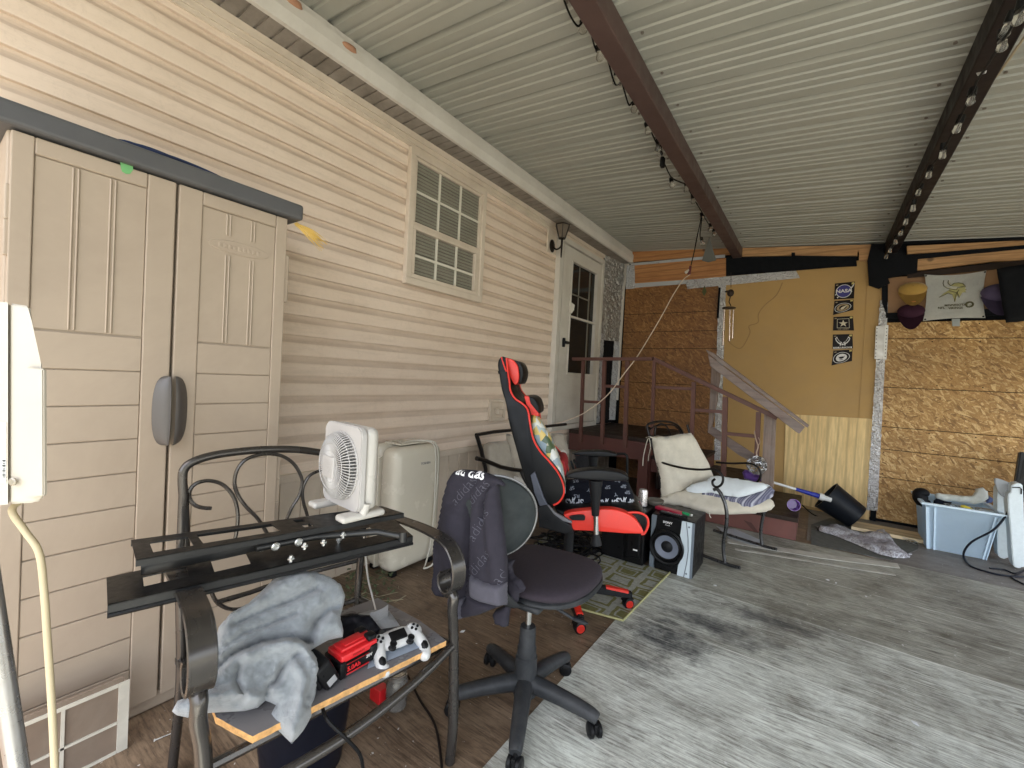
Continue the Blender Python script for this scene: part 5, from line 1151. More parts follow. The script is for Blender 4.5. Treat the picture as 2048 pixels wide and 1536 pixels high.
for x0,y0,x1,y1,w in ((1167,722,1161,884,.040),(1209,722,1204,888,.044),(1255,722,1250,895,.046),(1309,722,1304,870,.036),(1388,764,1383,890,.042),(1451,794,1446,985,.050),(1517,824,1513,920,.044)):
    rl('post',(x0,y0),(x1,y1),w)
for a,c in (((1167,803),(1207,805)),((1209,772),(1253,774)),((1310,774),(1388,778)),((1389,820),(1449,824)),((1453,867),(1516,873))): rl('cross_rail',a,c,.036,.028,y=RY+.005)
rl('end_post',(1541,824),(1535,972),.088,.088,M_wpost,RY+.09)
# weathered lumber
def lumber(name,pts,y,th,label,m=M_wgrey,group=None):
    b=BM(); prism(b,[gy(px,py,y) for px,py in pts],(0,th,0)); bmesh.ops.bevel(b,geom=b.edges[:],offset=.003,segments=1,affect='EDGES'); return obj(name,b,m,cat='board',label=label,group=group)
def cc2(x,y): return (1100+x/3.413,450+y/3.413)
def graindir(name,c0,c1,ang,grey):
    m=grain(name,c0,c1,axis=0,sc=.9,grey=grey); 
    for n in m.node_tree.nodes:
        if n.type=='MAPPING' and abs(n.inputs['Scale'].default_value[0]-n.inputs['Scale'].default_value[1])>.01: n.inputs['Rotation'].default_value=(0,ang,0)
    return m
M_wdiag=graindir('weathered sloping board',(.13,.08,.062),(.27,.18,.145),R(-36),(.25,.21,.19))
lumber('weathered_board',[cc2(1062,850),cc2(1112,872),cc2(1768,1368),cc2(1758,1384),cc2(1744,1376),cc2(1080,880)],4.24,.06,'upper of two weathered boards sloping across the railing with a sharp lower end',M_wdiag)
lumber('weathered_board',[cc2(1078,884),cc2(1740,1380),cc2(1704,1424),cc2(1690,1420),cc2(1092,962)],4.225,.035,'lower and wider of two weathered boards sloping down to the right over the railing',M_wdiag)
lumber('weathered_board',[(1380+x/5.12,820+y/5.12) for x,y in ((182,140),(330,240),(838,570),(836,645),(500,462),(180,228))],4.50,.03,'short grey weathered board sloping behind the railing toward the wire ball',M_wdiag)
lumber('weathered_board',[cc2(1102,962),cc2(1168,975),cc2(1150,1120),cc2(1140,1210),cc2(1100,1400),cc2(1078,1400),cc2(1090,1200)],4.48,.03,'upright grey weathered board behind the top of the sloping railing',M_wpost)
# ================================================================ SECOND PATIO CHAIR WITH CREAM CUSHION
L2,v2,n2=chair_fn((-.475,3.38),(.287,.958)); W2=.62
M_gun=mat('gunmetal tube',(.075,.075,.075),.3,.7,var=.1,scale=14)
c2=thing('patio_armchair','dark metal armchair with curled arms under a cream tie-on cushion by the steps','chair',L2(.3,.25,0))
def c7(x,y): return (1150+x/3.84,800+y/3.84)
def side(pts,u): return [onp(*c7(x,y),L2(u,0,0),v2) for x,y in pts]
b=BM(); tube(b,spline(side([(612,455),(700,490),(830,522),(960,535),(1050,530),(1100,545),(1135,590),(1130,640),(1095,668),(1062,655),(1056,625),(1075,607)],0),6),.0085,10); obj('arm',b,M_ironb,c2,smooth=True)
b=BM(); tube(b,spline(side([(1066,690),(1090,684),(1120,720),(1150,790),(1165,870),(1163,960),(1142,1080),(1140,1160),(1152,1250)],0),6),.0125,10); obj('leg',b,M_gun,c2,smooth=True)
b=BM(); tube(b,spline([L2(0,.42,.014),L2(0,.2,.014),L2(0,0,.014),L2(0,-.10,.022)],5),.012,10); obj('floor_rail',b,M_gun,c2,smooth=True)
b=BM(); tube(b,spline(side([(1085,478),(1200,487),(1330,485),(1395,508),(1425,555),(1420,600),(1390,640)],W2),6),.0085,10); obj('arm',b,M_ironb,c2,smooth=True)
b=BM(); P=side([(1450,860),(1432,960),(1428,1050),(1440,1130)],W2); tube(b,spline([P[0]+Vector((0,0,.12))]+P,6),.0125,10); obj('leg',b,M_gun,c2,smooth=True)
b=BM(); tube(b,spline([L2(W2,.4,.014),L2(W2,.2,.014),L2(W2,0,.014),L2(W2,-.10,.022)],5),.012,10); obj('floor_rail',b,M_gun,c2,smooth=True)
for u in (0,W2):
    b=BM(); P=side([(552,205),(575,290),(630,470),(660,640),(668,760),(655,860)],0); P=[p+v2*u for p in P]; tube(b,spline(P+[Vector((P[-1].x,P[-1].y,.014))],6),.011,10); obj('back_post',b,M_ironb,c2,smooth=True)
P0=side([(552,205)],0)[0]
def bk2(pts): return [onp(*c7(x,y),P0,n2) for x,y in pts]
b=BM(); A=bk2([(552,208),(560,188),(600,172),(660,164),(730,170),(780,190),(806,215),(825,250),(835,290)]); tube(b,spline(A,6),.010,8)
tube(b,spline(bk2([(612,290),(618,220),(640,190),(668,182),(700,200),(725,240),(742,290)]),6),.006,8); tube(b,spline(bk2([(570,230),(620,200),(700,190),(770,200),(812,250)]),6),.006,8); obj('back_arch',b,M_ironb,c2,smooth=True)
M_crm=cloth_mat('stained cream canvas',(.58,.53,.43),.9,14,.3,.1,.2)
NB=(n2*.9-v2*.55+Vector((0,0,.25)))
PB2=L2(.25,.43,.62)
bc=blob('back_cushion',[c7(x,y) for x,y in ((588,287),(640,272),(700,278),(760,274),(800,262),(850,256),(892,252),(930,310),(980,400),(1020,480),(1055,560),(1072,605),(1000,622),(900,645),(850,690),(800,725),(700,745),(668,765),(658,690),(648,600),(625,490),(603,380))],PB2,NB,.05,M_crm,parent=c2,step=5,edge=16,nz=.006,nsc=14,ridges=[([c7(x,y) for x,y in ((650,290),(700,400),(740,520),(760,640))],.010,4),([c7(x,y) for x,y in ((860,270),(870,400),(900,500),(930,560))],.012,3),([c7(x,y) for x,y in ((720,300),(800,380),(850,480))],-.008,4),([c7(x,y) for x,y in ((680,600),(800,640),(900,620))],-.012,4)])
NS=(-v2*.55+Vector((0,0,.75))+n2*.25); PS=L2(.28,.18,.45)
sc=blob('seat_cushion',[c7(x,y) for x,y in ((638,800),(645,755),(690,730),(760,715),(850,690),(1050,690),(1300,720),(1480,745),(1525,775),(1537,812),(1505,845),(1420,862),(1250,870),(1130,880),(1020,866),(900,835),(800,806),(700,795))],PS,NS,.035,M_crm,parent=c2,step=5,edge=12,nz=.006,nsc=16,back=1.2,ridges=[([c7(x,y) for x,y in ((690,750),(900,790),(1100,830),(1300,850))],-.006,2.5),([c7(x,y) for x,y in ((800,740),(1000,800),(1100,860))],-.005,2)])
b=BM()
for pts in (((585,290),(560,300),(540,370),(525,440),(521,505)),((570,292),(580,360),(566,430),(562,468)),((545,290),(575,280),(600,300)),((660,735),(690,745),(720,735),(700,770)),((640,750),(650,800),(660,830)),((1030,860),(1035,890),(1045,905))):
    P=[onp(*c7(x,y),L2(-.02,.3,.6),v2) for x,y in pts]; tube(b,spline(P,5),.004,6,flat=(.006,.0025))
obj('tie',b,M_crm,c2,smooth=True)
blob('folded_pillowcase',[c7(x,y) for x,y in ((848,683),(900,645),(1000,622),(1045,586),(1090,582),(1200,600),(1350,622),(1480,646),(1497,657),(1440,698),(1370,722),(1250,750),(1150,733),(1050,712),(930,716),(865,704))],PS+Vector((0,0,.075)),NS,.028,cloth_mat('white cotton',(.66,.70,.71),.9,14,.3,.06,.2),step=5,edge=10,nz=.006,back=.8,ridges=[([c7(x,y) for x,y in ((1060,600),(1200,640),(1250,700))],-.004,2.5),([c7(x,y) for x,y in ((1150,610),(1300,650),(1400,690))],-.005,2.5)],cat='pillow',label='white folded pillow on top of the striped cloth on the cream chair seat')
def striped():
    m=bpy.data.materials.new('grey blue stripe'); T=NT(m); v=T.co('Object',(1,1,1),(0,0,.5)); w=T.n('ShaderNodeTexWave'); w.inputs['Scale'].default_value=26; w.inputs['Distortion'].default_value=1.2; T.l(v,w.inputs['Vector']); w2=T.n('ShaderNodeTexWave'); w2.inputs['Scale'].default_value=7; w2.inputs['Distortion'].default_value=1; T.l(v,w2.inputs['Vector'])
    c=T.ramp(w.outputs['Fac'],(.3,(.10,.10,.15)),(.7,(.20,.20,.27))); c=T.mix(T.ramp(w2.outputs['Fac'],(.86,0.),(.93,.8)),c,(.55,.55,.6)); T.col(c); T.p.inputs['Roughness'].default_value=.9; return m
blob('striped_cloth',[c7(x,y) for x,y in ((930,702),(1050,706),(1150,733),(1250,748),(1370,722),(1440,696),(1500,658),(1532,695),(1522,742),(1440,795),(1362,828),(1290,822),(1200,790),(1060,752),(965,735))],PS+Vector((0,0,.035)),NS,.026,striped(),step=5,edge=9,nz=.004,back=.8,cat='cloth',label='folded grey blue striped cloth between the white pillow and the cream seat')
# ================================================================ WALL SEAT BEHIND THE GAMING CHAIR
def c9(x,y): return (940+x/4.151,830+y/4.151)
XL=-2.02
ls=thing('outdoor_loveseat','dark framed outdoor loveseat with beige cushions against the skirting','sofa',(XL,3.0,0))
def lx(pts,x): return [gx(*c9(a,c),x) for a,c in pts]
M_beige=cloth_mat('beige cushion canvas',(.38,.335,.27),.9,16,.3,.1,.2)
b=BM(); tube(b,lx([(50,165),(200,140),(330,128)],XL-.05)+[Vector((XL-.05,3.9,.80))],.014,8); P=lx([(55,165),(90,280),(130,450)],XL-.05); tube(b,P+[Vector((XL-.05,P[-1].y+.02,0.0))],.016,8); obj('back_frame',b,M_ironb,ls,smooth=True)
b=BM(); P=lx([(55,360),(130,380),(250,430),(350,452),(420,460)],XL+.12); tube(b,P,.016,10); q=Vector(P[-1]); tube(b,[q,q+Vector((.05,.03,-.12)),Vector((q.x+.06,q.y+.04,0))],.014,8); obj('arm',b,M_ironb,ls,smooth=True)
b=BM(); rbox(b,XL-.03,XL+.42,2.72,3.72,.27,.30,.008); obj('seat_deck',b,M_ironb,ls)
for i,pts in enumerate((((112,250),(160,226),(240,218),(302,214),(330,300),(352,400),(372,500),(365,560),(280,592),(200,560),(150,470),(118,340)),((296,155),(340,160),(400,260),(440,400),(480,560),(440,605),(370,560),(335,400),(310,260)),((672,152),(735,148),(768,155),(795,230),(822,325),(805,345),(730,335),(690,260)))):
    blob('back_cushion',[c9(*p) for p in pts],(XL+.02*i,3,.6),(1,-.25,.25),.05,M_beige,parent=ls,step=4.5,edge=12,nz=.005,back=.6)
blob('seat_cushion',[c9(*p) for p in ((225,545),(290,590),(400,600),(520,640),(590,700),(600,745),(480,735),(330,700),(260,640))],(XL+.15,2.9,.38),(.5,-.3,.8),.035,M_beige,parent=ls,step=4.5,edge=9,nz=.004,back=1.)
blob('white_bag',[c9(*p) for p in ((365,510),(400,500),(440,540),(470,590),(450,615),(400,610),(370,570))],(XL+.22,2.9,.5),(.8,-.4,.3),.03,cloth_mat('pale cloth',(.5,.47,.42)),step=4,edge=6,cat='cloth',label='small pale cloth bundle on the loveseat between cushions and gaming chair')
q=gx(*c9(765,328),-1.75); b=BM(); ell(b,q,.042,.042,.042,20,12); obj('white_ball',b,mat('matte white ball',(.6,.57,.53),.6,var=.04),cat='ball',label='white ball resting on the loveseat beside the leaf print pillow',smooth=True)
# second frame chair in the dark under the landing
fc=thing('folding_chair','black tubular chair frame standing in the shade before the landing','chair',(-1.45,3.6,0))
b=BM(); P=[gy(*c9(x,y),3.6) for x,y in ((850,330),(870,325),(1240,322),(1290,330),(1305,360),(1305,520),(1310,640))]; tube(b,spline(P[1:],4),.011,8); tube(b,[P[4],P[5],P[6],Vector((P[6].x,P[6].y,0))],.011,8); tube(b,[gy(*c9(860,370),3.6),gy(*c9(905,460),3.6),gy(*c9(960,640),3.6)],.011,8); tube(b,[gy(*c9(835,380),3.6),gy(*c9(880,500),3.6),gy(*c9(900,640),3.6)],.011,8); obj('frame',b,M_gp,fc,smooth=True)
P=[gy(*c9(x,y),3.62) for x,y in ((870,340),(985,335),(990,450),(900,460))]; b=BM(); prism(b,P,(0,.01,0)); obj('sling',b,mat('grey mesh sling',(.05,.05,.055),.8,var=.4,scale=60),fc)
# ================================================================ SPEAKERS
bx=thing('subwoofer','plain black speaker cabinet half hidden under the gaming chair seat','speaker',(-1.07,3.08,0))
M_gloss=mat('black satin laminate',(.008,.008,.009),.4,var=.05,scale=16,bump=.02,bd=.001,spec=.3)
b=BM(); rbox(b,-1.22,-.915,2.93,3.24,.012,.375,.006,2); obj('cabinet',b,M_gloss,bx)
b=BM(); rbox(b,-1.205,-1.05,2.918,2.929,.03,.36,.004); rbox(b,-1.03,-.93,2.90,2.929,.06,.30,.012,3); obj('grille',b,M_bp,bx)
b=BM(); rbox(b,-.975,-.945,2.896,2.8995,.115,.125,.001,1); obj('badge',b,mat('white print',(.85,.85,.85),.6),bx)
for x in (-1.18,-.95):
    b=BM(); cyl(b,(x,2.96,0),(x,2.96,.012),.015); obj('foot',b,M_bp,bx)
# drink can and ashtray on it
cn=thing('drink_can','silver and red drink can on the black speaker cabinet','can',(-.985,3.08,.376))
b=BM(); lathe(b,[(0,.0),(.024,.0),(.031,.008),(.031,.105),(.026,.118),(.0255,.120),(.022,.117),(0,.117)],Matrix.Translation(cn.location),24); m_=mat('printed can',(.6,.57,.55),.3,.6,var=.5,scale=55); obj('can_body',b,m_,cn,smooth=True)
b=BM(); rbox(b,-.012,.006,-.006,.006,.1175,.119,.001,1,0,Matrix.Translation(cn.location)); obj('pull_tab',b,M_scr,cn)
at=thing('ashtray','round grey glass ashtray beside the drink can','ashtray',(-.935,3.20,.376)); b=BM(); lathe(b,[(0,0),(.05,0),(.066,.028),(.062,.034),(.055,.03),(.045,.01),(0,.008)],Matrix.Translation(at.location),24); obj('bowl',b,mat('smoky glass',(.13,.12,.10),.1,var=.1),at,smooth=True)
# main speaker
sp_=thing('loudspeaker','black speaker with silver side panels and large round woofer','speaker',(-.74,3.14,0))
SF=frame(Vector((-.885,2.975,0)),(1,-.0,0),(0,0,1)); SW,SH,SD=.278,.368,.33   # x right, y up, z toward -y (front)
b=BM(); rbox(b,0,SW,.0,SH,-SD,-.012,.004,2,0,SF); obj('cabinet',b,M_gloss,sp_)
b=BM(); rbox(b,.035,SW-.075,.004,SH-.004,-.0118,.0,.003,2,0,SF); obj('baffle',b,M_bp,sp_)
M_sil=mat('silver plastic',(.60,.68,.72),.38,.1,var=.02,scale=8,rv=.02); M_sil2=mat('dark silver plastic',(.17,.20,.23),.38,.1,var=.03,rv=.02)
b=BM(); 
def pan(pts,z0,z1,m,name):
    t=BM(); prism(t,[SF@Vector((x,y,z0)) for x,y in pts],-(SF.to_3x3()@Vector((0,0,1)))*(z0-z1) if 0 else (SF.to_3x3()@Vector((0,0,z1-z0)))); bmesh.ops.bevel(t,geom=t.edges[:],offset=.002,segments=2,affect='EDGES'); return obj(name,t,m,sp_)
arc=[(.19+.028*math.sin(t*math.pi)**1,.07+t*.20) for t in [i/10 for i in range(11)]]
pan([(.185,.002),(.262,.002),(.262,.364),(.198,.364),(.196,.29)]+arc[::-1],-.011,.004,M_sil,'side_panel')
pan([(.263,.002),(.277,.002),(.277,.364),(.263,.364)],-.011,.001,M_sil2,'side_trim')
pan([(.001,.002),(.034,.002),(.030,.10),(.012,.14),(.012,.24),(.030,.29),(.034,.364),(.001,.364)],-.011,.003,M_sil2,'side_panel')
pan([(.226,.002),(.231,.002),(.245,.10),(.250,.18),(.245,.26),(.229,.364),(.224,.364),(.240,.26),(.245,.18),(.240,.10)],.0041,.0055,M_sil2,'panel_groove')
Mw=SF@Matrix.Translation((.112,.172,.013))
b=BM(); lathe(b,[(.112,-.004),(.114,.008),(.106,.014),(.098,.012),(.094,.004),(.090,-.001)],Mw,56,cap=False); obj('woofer_ring',b,M_gloss,sp_,smooth=True)
b=BM(); lathe(b,[(.090,-.001),(.082,.004),(.076,.000)],Mw,56,cap=False); wo=obj('woofer_surround',b,M_bp,sp_,smooth=True)
b=BM(); lathe(b,[(.076,.000),(.038,-.010)],Mw,56,cap=False); obj('woofer_cone',b,mat('blue grey cone',(.17,.19,.24),.5,var=.05),sp_,smooth=True)
b=BM(); lathe(b,[(.038,-.010),(.03,-.002),(.018,.004),(0,.006)],Mw,40,cap=False); obj('dust_cap',b,mat('dark rubber cap',(.022,.024,.027),.5),sp_,smooth=True)
b=BM(); rbox(b,.04,.18,.006,.05,.0,.008,.006,3,0,SF); obj('port',b,M_bp,sp_)
text('SONY',SF@Matrix.Translation((.108,.332,.0012)),.019,mat('white print',(.85,.85,.85),.6),sp_,bold=.0006,sx=1.2); text('S-MASTER',SF@Matrix.Translation((.108,.314,.0012)),.007,mat('white print',(.8,.8,.8),.6),sp_)
for x,y in ((.245,.335),(.243,.03)):
    b=BM(); lathe(b,[(.006,0),(.006,.002),(.004,.003),(0,.002)],SF@Matrix.Translation((x,y,.0042)),14); obj('screw_cap',b,M_sil2,sp_)
rm_=thing('remote_control','black remote control lying on top of the silver sided speaker','remote',(-.76,3.0,SH))
RF=frame(Vector((-.755,3.02,SH+.001)),(.99,-.10,0),(.1,.99,0)); b=BM(); rbox(b,-.09,.09,-.022,.022,0,.018,.005,3,0,RF); obj('case',b,M_bp,rm_,smooth=True)
b=BM()
for i in range(10):
    for j in range(3): rbox(b,-.08+i*.014,-.071+i*.014,-.015+j*.011,-.008+j*.011,.018,.0205,.001,1,0,RF)
obj('keypad',b,mat('grey keys',(.14,.14,.15),.5),rm_)
b=BM(); lathe(b,[(.008,0),(.008,.003),(0,.003)],RF@Matrix.Translation((-.035,0,.0185)),12); obj('dial',b,M_scr,rm_)
b=BM(); rbox(b,-.11,.07,-.03,.03,0,.022,.006,2,0,frame(Vector((-.79,3.10,SH+.001)),(.96,-.26,0),(.26,.96,0))); obj('red_case',b,mat('crimson plastic',(.42,.015,.05),.35,var=.1),cat='case',label='long crimson case on the back of the silver sided speaker')
lg_=thing('lighter','green plastic lighter with metal tip on the silver sided speaker','lighter',(-.67,3.04,SH)); LF=frame(Vector((-.675,3.045,SH+.030)),(.9,-.42,0),(.42,.9,0)); b=BM(); rbox(b,-.035,.025,-.011,.011,-.008,.008,.006,3,0,LF); obj('body',b,mat('green plastic',(.02,.33,.12),.3,var=.06),lg_,smooth=True)
b=BM(); rbox(b,.0255,.04,-.01,.01,-.007,.008,.003,2,0,LF); obj('metal_tip',b,M_scr,lg_)
# cable tangle behind the gaming chair
b=BM()
for k in range(16):
    P=[Vector((random.uniform(-1.75,-1.15),random.uniform(2.6,3.2),random.uniform(.008,.05))) for _ in range(6)]; tube(b,spline(P,6),.005,6)
obj('cable_tangle',b,M_bp,cat='cables',label='tangle of black cables on the floor behind the gaming chair',smooth=True)
b=BM(); tube(b,spline([gz(1130,1080,.02),gz(1190,1105,.01),gz(1150,1075,.01),gz(1095,1075,.02)],6),.005,6); 
b.free()
# paper under the cream chair, floor scraps
b=BM(); prism(b,[gz(x,y,.006) for x,y in ((1432,1052),(1447,1057),(1470,1058),(1525,1082),(1530,1094),(1500,1090),(1458,1076))],(0,0,.002)); obj('plastic_sheet',b,mat('grey white plastic film',(.42,.45,.48),.35,var=.15,scale=12,bump=.6),cat='sheet',label='pale crumpled plastic sheet on the floor beneath the cream cushioned chair')
M_scrap=mat('white paper',(.72,.73,.74))
for i,(x,y,w_,lb) in enumerate(((1655,1160,.020,'small white scrap on the dark floor left of the other crumb'),(1672,1166,.018,'white crumb right of the small scrap on the dark floor'),(1732,1193,.016,'tiny pale crumb on the open floor, nearest the right side'),(1430,1171,.02,'pale scrap on the floor just in front of the speaker'),(925,1263,.03,'small square white sticker on the brown floor by the office chair'),(1830,1447,.03,'thin white scrap on the pale floor at lower right'))):
    q=gz(x,y,.006); b=BM(); a=i*1.1; X=Vector((math.cos(a),math.sin(a),0)); Yv=Vector((-X.y,X.x,0)); prism(b,[q+X*w_*.5,q+Yv*w_*.3,q-X*w_*.5,q-Yv*w_*.25],(0,0,.003)); obj('paper_scrap',b,M_scrap,cat='scrap',label=lb,group='scraps on the floor')
# ================================================================ ITEMS ON AND BY THE STEPS
def ring(b,c,X,Yv,r,t,n=24,ns=6): tube(b,[c+X*r*math.cos(2*math.pi*i/n)+Yv*r*math.sin(2*math.pi*i/n) for i in range(n+1)],t,ns,cap=False)
wb=thing('wire_ball','silver wire flower ball hanging from the stair rail on a twine','ornament',gy(1513,948,4.22))
C_=gy(1513,930,4.22); b=BM()
for k in range(22):
    th=math.acos(1-2*(k+.5)/22); ph=k*2.399; n_=Vector((math.sin(th)*math.cos(ph),math.sin(th)*math.sin(ph),math.cos(th))); X=n_.orthogonal().normalized(); Y_=n_.cross(X); ring(b,C_+n_*.068,X,Y_,.036,.0028,14,5)
    ring(b,C_+n_*.072,X,Y_,.016,.0024,10,5)
obj('wire_cage',b,mat('tarnished silver wire',(.5,.5,.5),.25,.9),wb,smooth=True)
b=BM(); tube(b,spline([gy(1509,862,4.30),gy(1511,876,4.27),gy(1516,892,4.24),gy(1513,905,4.22),C_+Vector((0,0,.08))],5),.005,6); tube(b,spline([gy(1516,892,4.24),gy(1520,884,4.24),gy(1517,875,4.24)],4),.003,5); obj('twine',b,mat('pinkish twine',(.42,.3,.22),.8),wb,smooth=True)
bagm=cloth_mat('purple fabric',(.10,.035,.22),.7,20,.3)
blob('purple_bag',[(1484,945),(1490,939),(1500,940),(1508,948),(1530,950),(1536,948),(1540,957),(1528,964),(1500,962),(1488,958)],gy(1510,952,4.5),(0,-1,.2),.03,bagm,step=4,edge=6,cat='bag',label='purple cloth bundle on the middle step behind the wire ball')
pc_=thing('purple_cup','translucent purple cup lying on the edge of the lowest step','cup',gz(1588,998,.19))
b=BM(); q=gy(1587,989,4.6); q=Vector((q.x,q.y,.19+.055)); Mx=frame(q,(0,0,1),(1,.3,0)); lathe(b,[(0,-.045),(.040,-.045),(.050,.04),(.052,.045),(.047,.045),(.038,-.038),(0,-.038)],frame(q,(1,.2,0),(0,.15,1)),24); pm=mat('purple plastic',(.20,.06,.42),.12,var=.05); pm.node_tree.nodes['Principled BSDF'].inputs['Transmission Weight'].default_value=.4; obj('cup_body',b,pm,pc_,smooth=True)
mp=thing('mop','white and blue mop handle leaning into the tipped black bin','mop',gy(1655,1000,5.05))
A1=gy(1540,963,4.95); A2=gy(1604,982,5.02); A3=gy(1640,993,5.06); A4=gy(1662,1000,5.08)
b=BM(); cyl(b,A1,A2,.012,.013); obj('white_pole',b,mat('white enamel',(.72,.72,.68),.3),mp,smooth=True)
b=BM(); tube(b,[A2-(A3-A2)*.35,A2,A2.lerp(A3,.6),A3],[.017,.018,.022,.024],12); obj('blue_sleeve',b,mat('royal blue plastic',(.012,.025,.28),.3),mp,smooth=True)
b=BM(); cyl(b,A3-(A4-A3)*.1,A3+(A4-A3)*.35,.034,.03); cyl(b,A3+(A4-A3)*.35,A4,.024,.022); obj('mop_socket',b,mat('dirty white plastic',(.6,.6,.57),.4,var=.2,scale=30),mp,smooth=True)
tbn=thing('tipped_bin','round black waste bin tipped over against the plywood','bin',gz(1702,1053,0))
B0=gy(1714,1035,5.22); B1=gy(1653,991,5.22); ax=(B1-B0); ln=ax.length; Mx=frame(B0,ax.cross(Vector((0,1,0))),(0,1,0)); Mx=frame(B0,(ax.cross(Vector((0,-1,0)))),Vector((0,-1,0))); zz_=Mx.col[2].to_3d()
if zz_.dot(ax)<0: Mx=frame(B0,-(ax.cross(Vector((0,-1,0)))),Vector((0,-1,0)))
b=BM(); lathe(b,[(0,0),(.115,0),(.12,.004),(.148,ln),(.152,ln),(.152,ln+.006),(.142,ln+.006),(.112,.008),(0,.008)],Mx,40,cap=False); obj('bin_body',b,mat('black navy bin plastic',(.012,.015,.020),.38,var=.1,scale=6),tbn,smooth=True)
b=BM(); tube(b,spline([gy(1604,1010,5.3),gy(1625,1028,5.35),gy(1650,1038,5.4),gy(1680,1043,5.45)],6),.006,8); obj('dark_hose',b,M_bp,cat='hose',label='thin black hose between the lowest step and the tipped bin',smooth=True)
def c8(x,y): return (1560+x/5.688,930+y/5.688)
def lace():
    m=bpy.data.materials.new('grey checked shawl'); T=NT(m); v=T.co('Object'); ch=T.n('ShaderNodeTexVoronoi'); T.l(T.co('Object',(30,30,10),(0,0,.6)),ch.inputs['Vector']); ch.inputs['Scale'].default_value=2.6; ch.distance='CHEBYCHEV'
    c=T.ramp(ch.outputs['Distance'],(.25,(.30,.28,.30)),(.4,(.62,.62,.65))); c=T.mix(T.ramp(T.noise(v,4,3),(.45,0.),(.6,.7)),c,(.16,.13,.14)); T.col(c); T.p.inputs['Roughness'].default_value=.9; T.bump(ch.outputs['Distance'],.8,.01); return m
sh=blob('shawl',[c8(x,y) for x,y in ((415,702),(480,690),(620,675),(700,690),(760,712),(830,752),(950,772),(1040,742),(1110,730),(1200,738),(1250,790),(1300,880),(1380,960),(1440,1000),(1490,1040),(1430,1062),(1300,1052),(1150,1022),(960,945),(800,872),(600,795),(450,748))],(.4,4.9,.014),(0,0,1),.022,lace(),step=4,edge=7,nz=.016,nsc=10,back=.1,cat='cloth',label='crumpled grey and white checked shawl on the floor by the back wall')
b=BM()
for k in range(9):
    x0=1290+k*22; q=[c8(x0+random.uniform(-10,10),985+k*9+random.uniform(-20,0)) for _ in range(1)][0]
    e=c8(1420+random.uniform(-30,80),1030+random.uniform(-20,40)); 
    tube(b,spline([gz(*q,.02),gz((q[0]+e[0])/2,(q[1]+e[1])/2,.025),gz(*e,.012)],4),.003,5)
obj('fringe',b,cloth_mat('white fringe',(.62,.62,.65)),sh)
b=BM()
for k in range(9):
    q=gz(*c8(1270+k*32,775+k*13),.014); X=Vector((math.cos(k),math.sin(k),.25)).normalized(); ring(b,q,X,X.cross(Vector((.2,.1,1))).normalized(),.030,.004,14,5)
obj('chain',b,M_scr,cat='chain',label='heap of shiny chain loops on the floor beside the shawl',smooth=True)
b=BM(); tube(b,spline([gy(*c8(1175,715),5.55),gy(*c8(1200,690),5.55),gy(*c8(1270,695),5.55),gy(*c8(1350,715),5.55)],6),.006,6); obj('cable_stub',b,M_bp,cat='cable',label='short black cable lying on the pale batten at the foot of the wall',smooth=True)
# ================================================================ TOTE, FOLDED LEGS, SCREEN
def cA(x,y): return (1800+x/4.798,880+y/4.798)
M_tote=mat('grey blue polypropylene',(.60,.75,.87),.42,var=.04,scale=5,bump=.03)
TB=thing('storage_tote','grey blue plastic tote filled with clutter at the right side','tote',(.98,5.1,0))
def ring4(x0,x1,y0,y1,z): return [Vector((x0,y0,z)),Vector((x1,y0,z)),Vector((x1,y1,z)),Vector((x0,y1,z))]
b=BM(); A=gz(1843,1095,0); Bq=gz(1975,1123,0); zt=.375
x0,x1,y0=A.x+.0,Bq.x,4.94
lo=ring4(x0+.03,x1-.0,y0+.02,y0+.38,0.0); hi=ring4(x0-.0,x1+.05,y0-.02,y0+.43,zt)
v0=[b.verts.new(p) for p in lo]; v1_=[b.verts.new(p) for p in hi]
for i in range(4): face(b,[v0[i],v0[(i+1)%4],v1_[(i+1)%4],v1_[i]])
face(b,v0[::-1]); bmesh.ops.solidify(b,geom=b.faces[:],thickness=.004)
lb=lambda s,z:(Vector(lo[0]).lerp(lo[1],s)).lerp(Vector(hi[0]).lerp(hi[1],s),z/zt)
for s0,s1 in ((.0,.05),(.12,.15),(.93,.955),(.985,1.0)):
    P=[lb(s0,.0),lb(s1,.0),lb(s1,zt-.02),lb(s0,zt-.02)]; prism(b,P,(0,-.012,0))
obj('tub',b,M_tote,TB)
b=BM(); 
for i in range(4):
    a,c=hi[i],hi[(i+1)%4]; o=Vector(((a.x+c.x)/2-(hi[0].x+hi[1].x)/2,(a.y+c.y)/2-(hi[0].y+hi[2].y)/2,0)).normalized(); ex=(c-a).normalized()*.028; prism(b,[a-ex+o*.002,c+ex+o*.002,c+ex+o*.030,a-ex+o*.030],(0,0,.016)) if i%2==0 else prism(b,[a+ex*.1+o*.002,c-ex*.1+o*.002,c-ex*.1+o*.030,a+ex*.1+o*.030],(0,0,.0155))
rbox(b,hi[1].x+.012,hi[1].x+.03,y0+.05,y0+.12,zt-.085,zt-.003,.004); obj('rim',b,mat('pale grey blue rim',(.6,.72,.8),.4),TB)
ZT=zt+.03
yc_=y0+.16
blob('crumpled_towel',[cA(x,y) for x,y in ((322,522),(360,512),(480,520),(560,535),(690,535),(718,500),(722,470),(790,455),(840,500),(848,560),(800,600),(720,618),(600,598),(500,590),(420,585),(350,560))],(1,yc_+.05,.40),(0,-.8,.6),.03,cloth_mat('off white cloth',(.6,.62,.57),.9,20,.4),step=4,edge=7,nz=.014,nsc=26,back=1,cat='cloth',label='crumpled off-white cloth heaped on top of the tote')
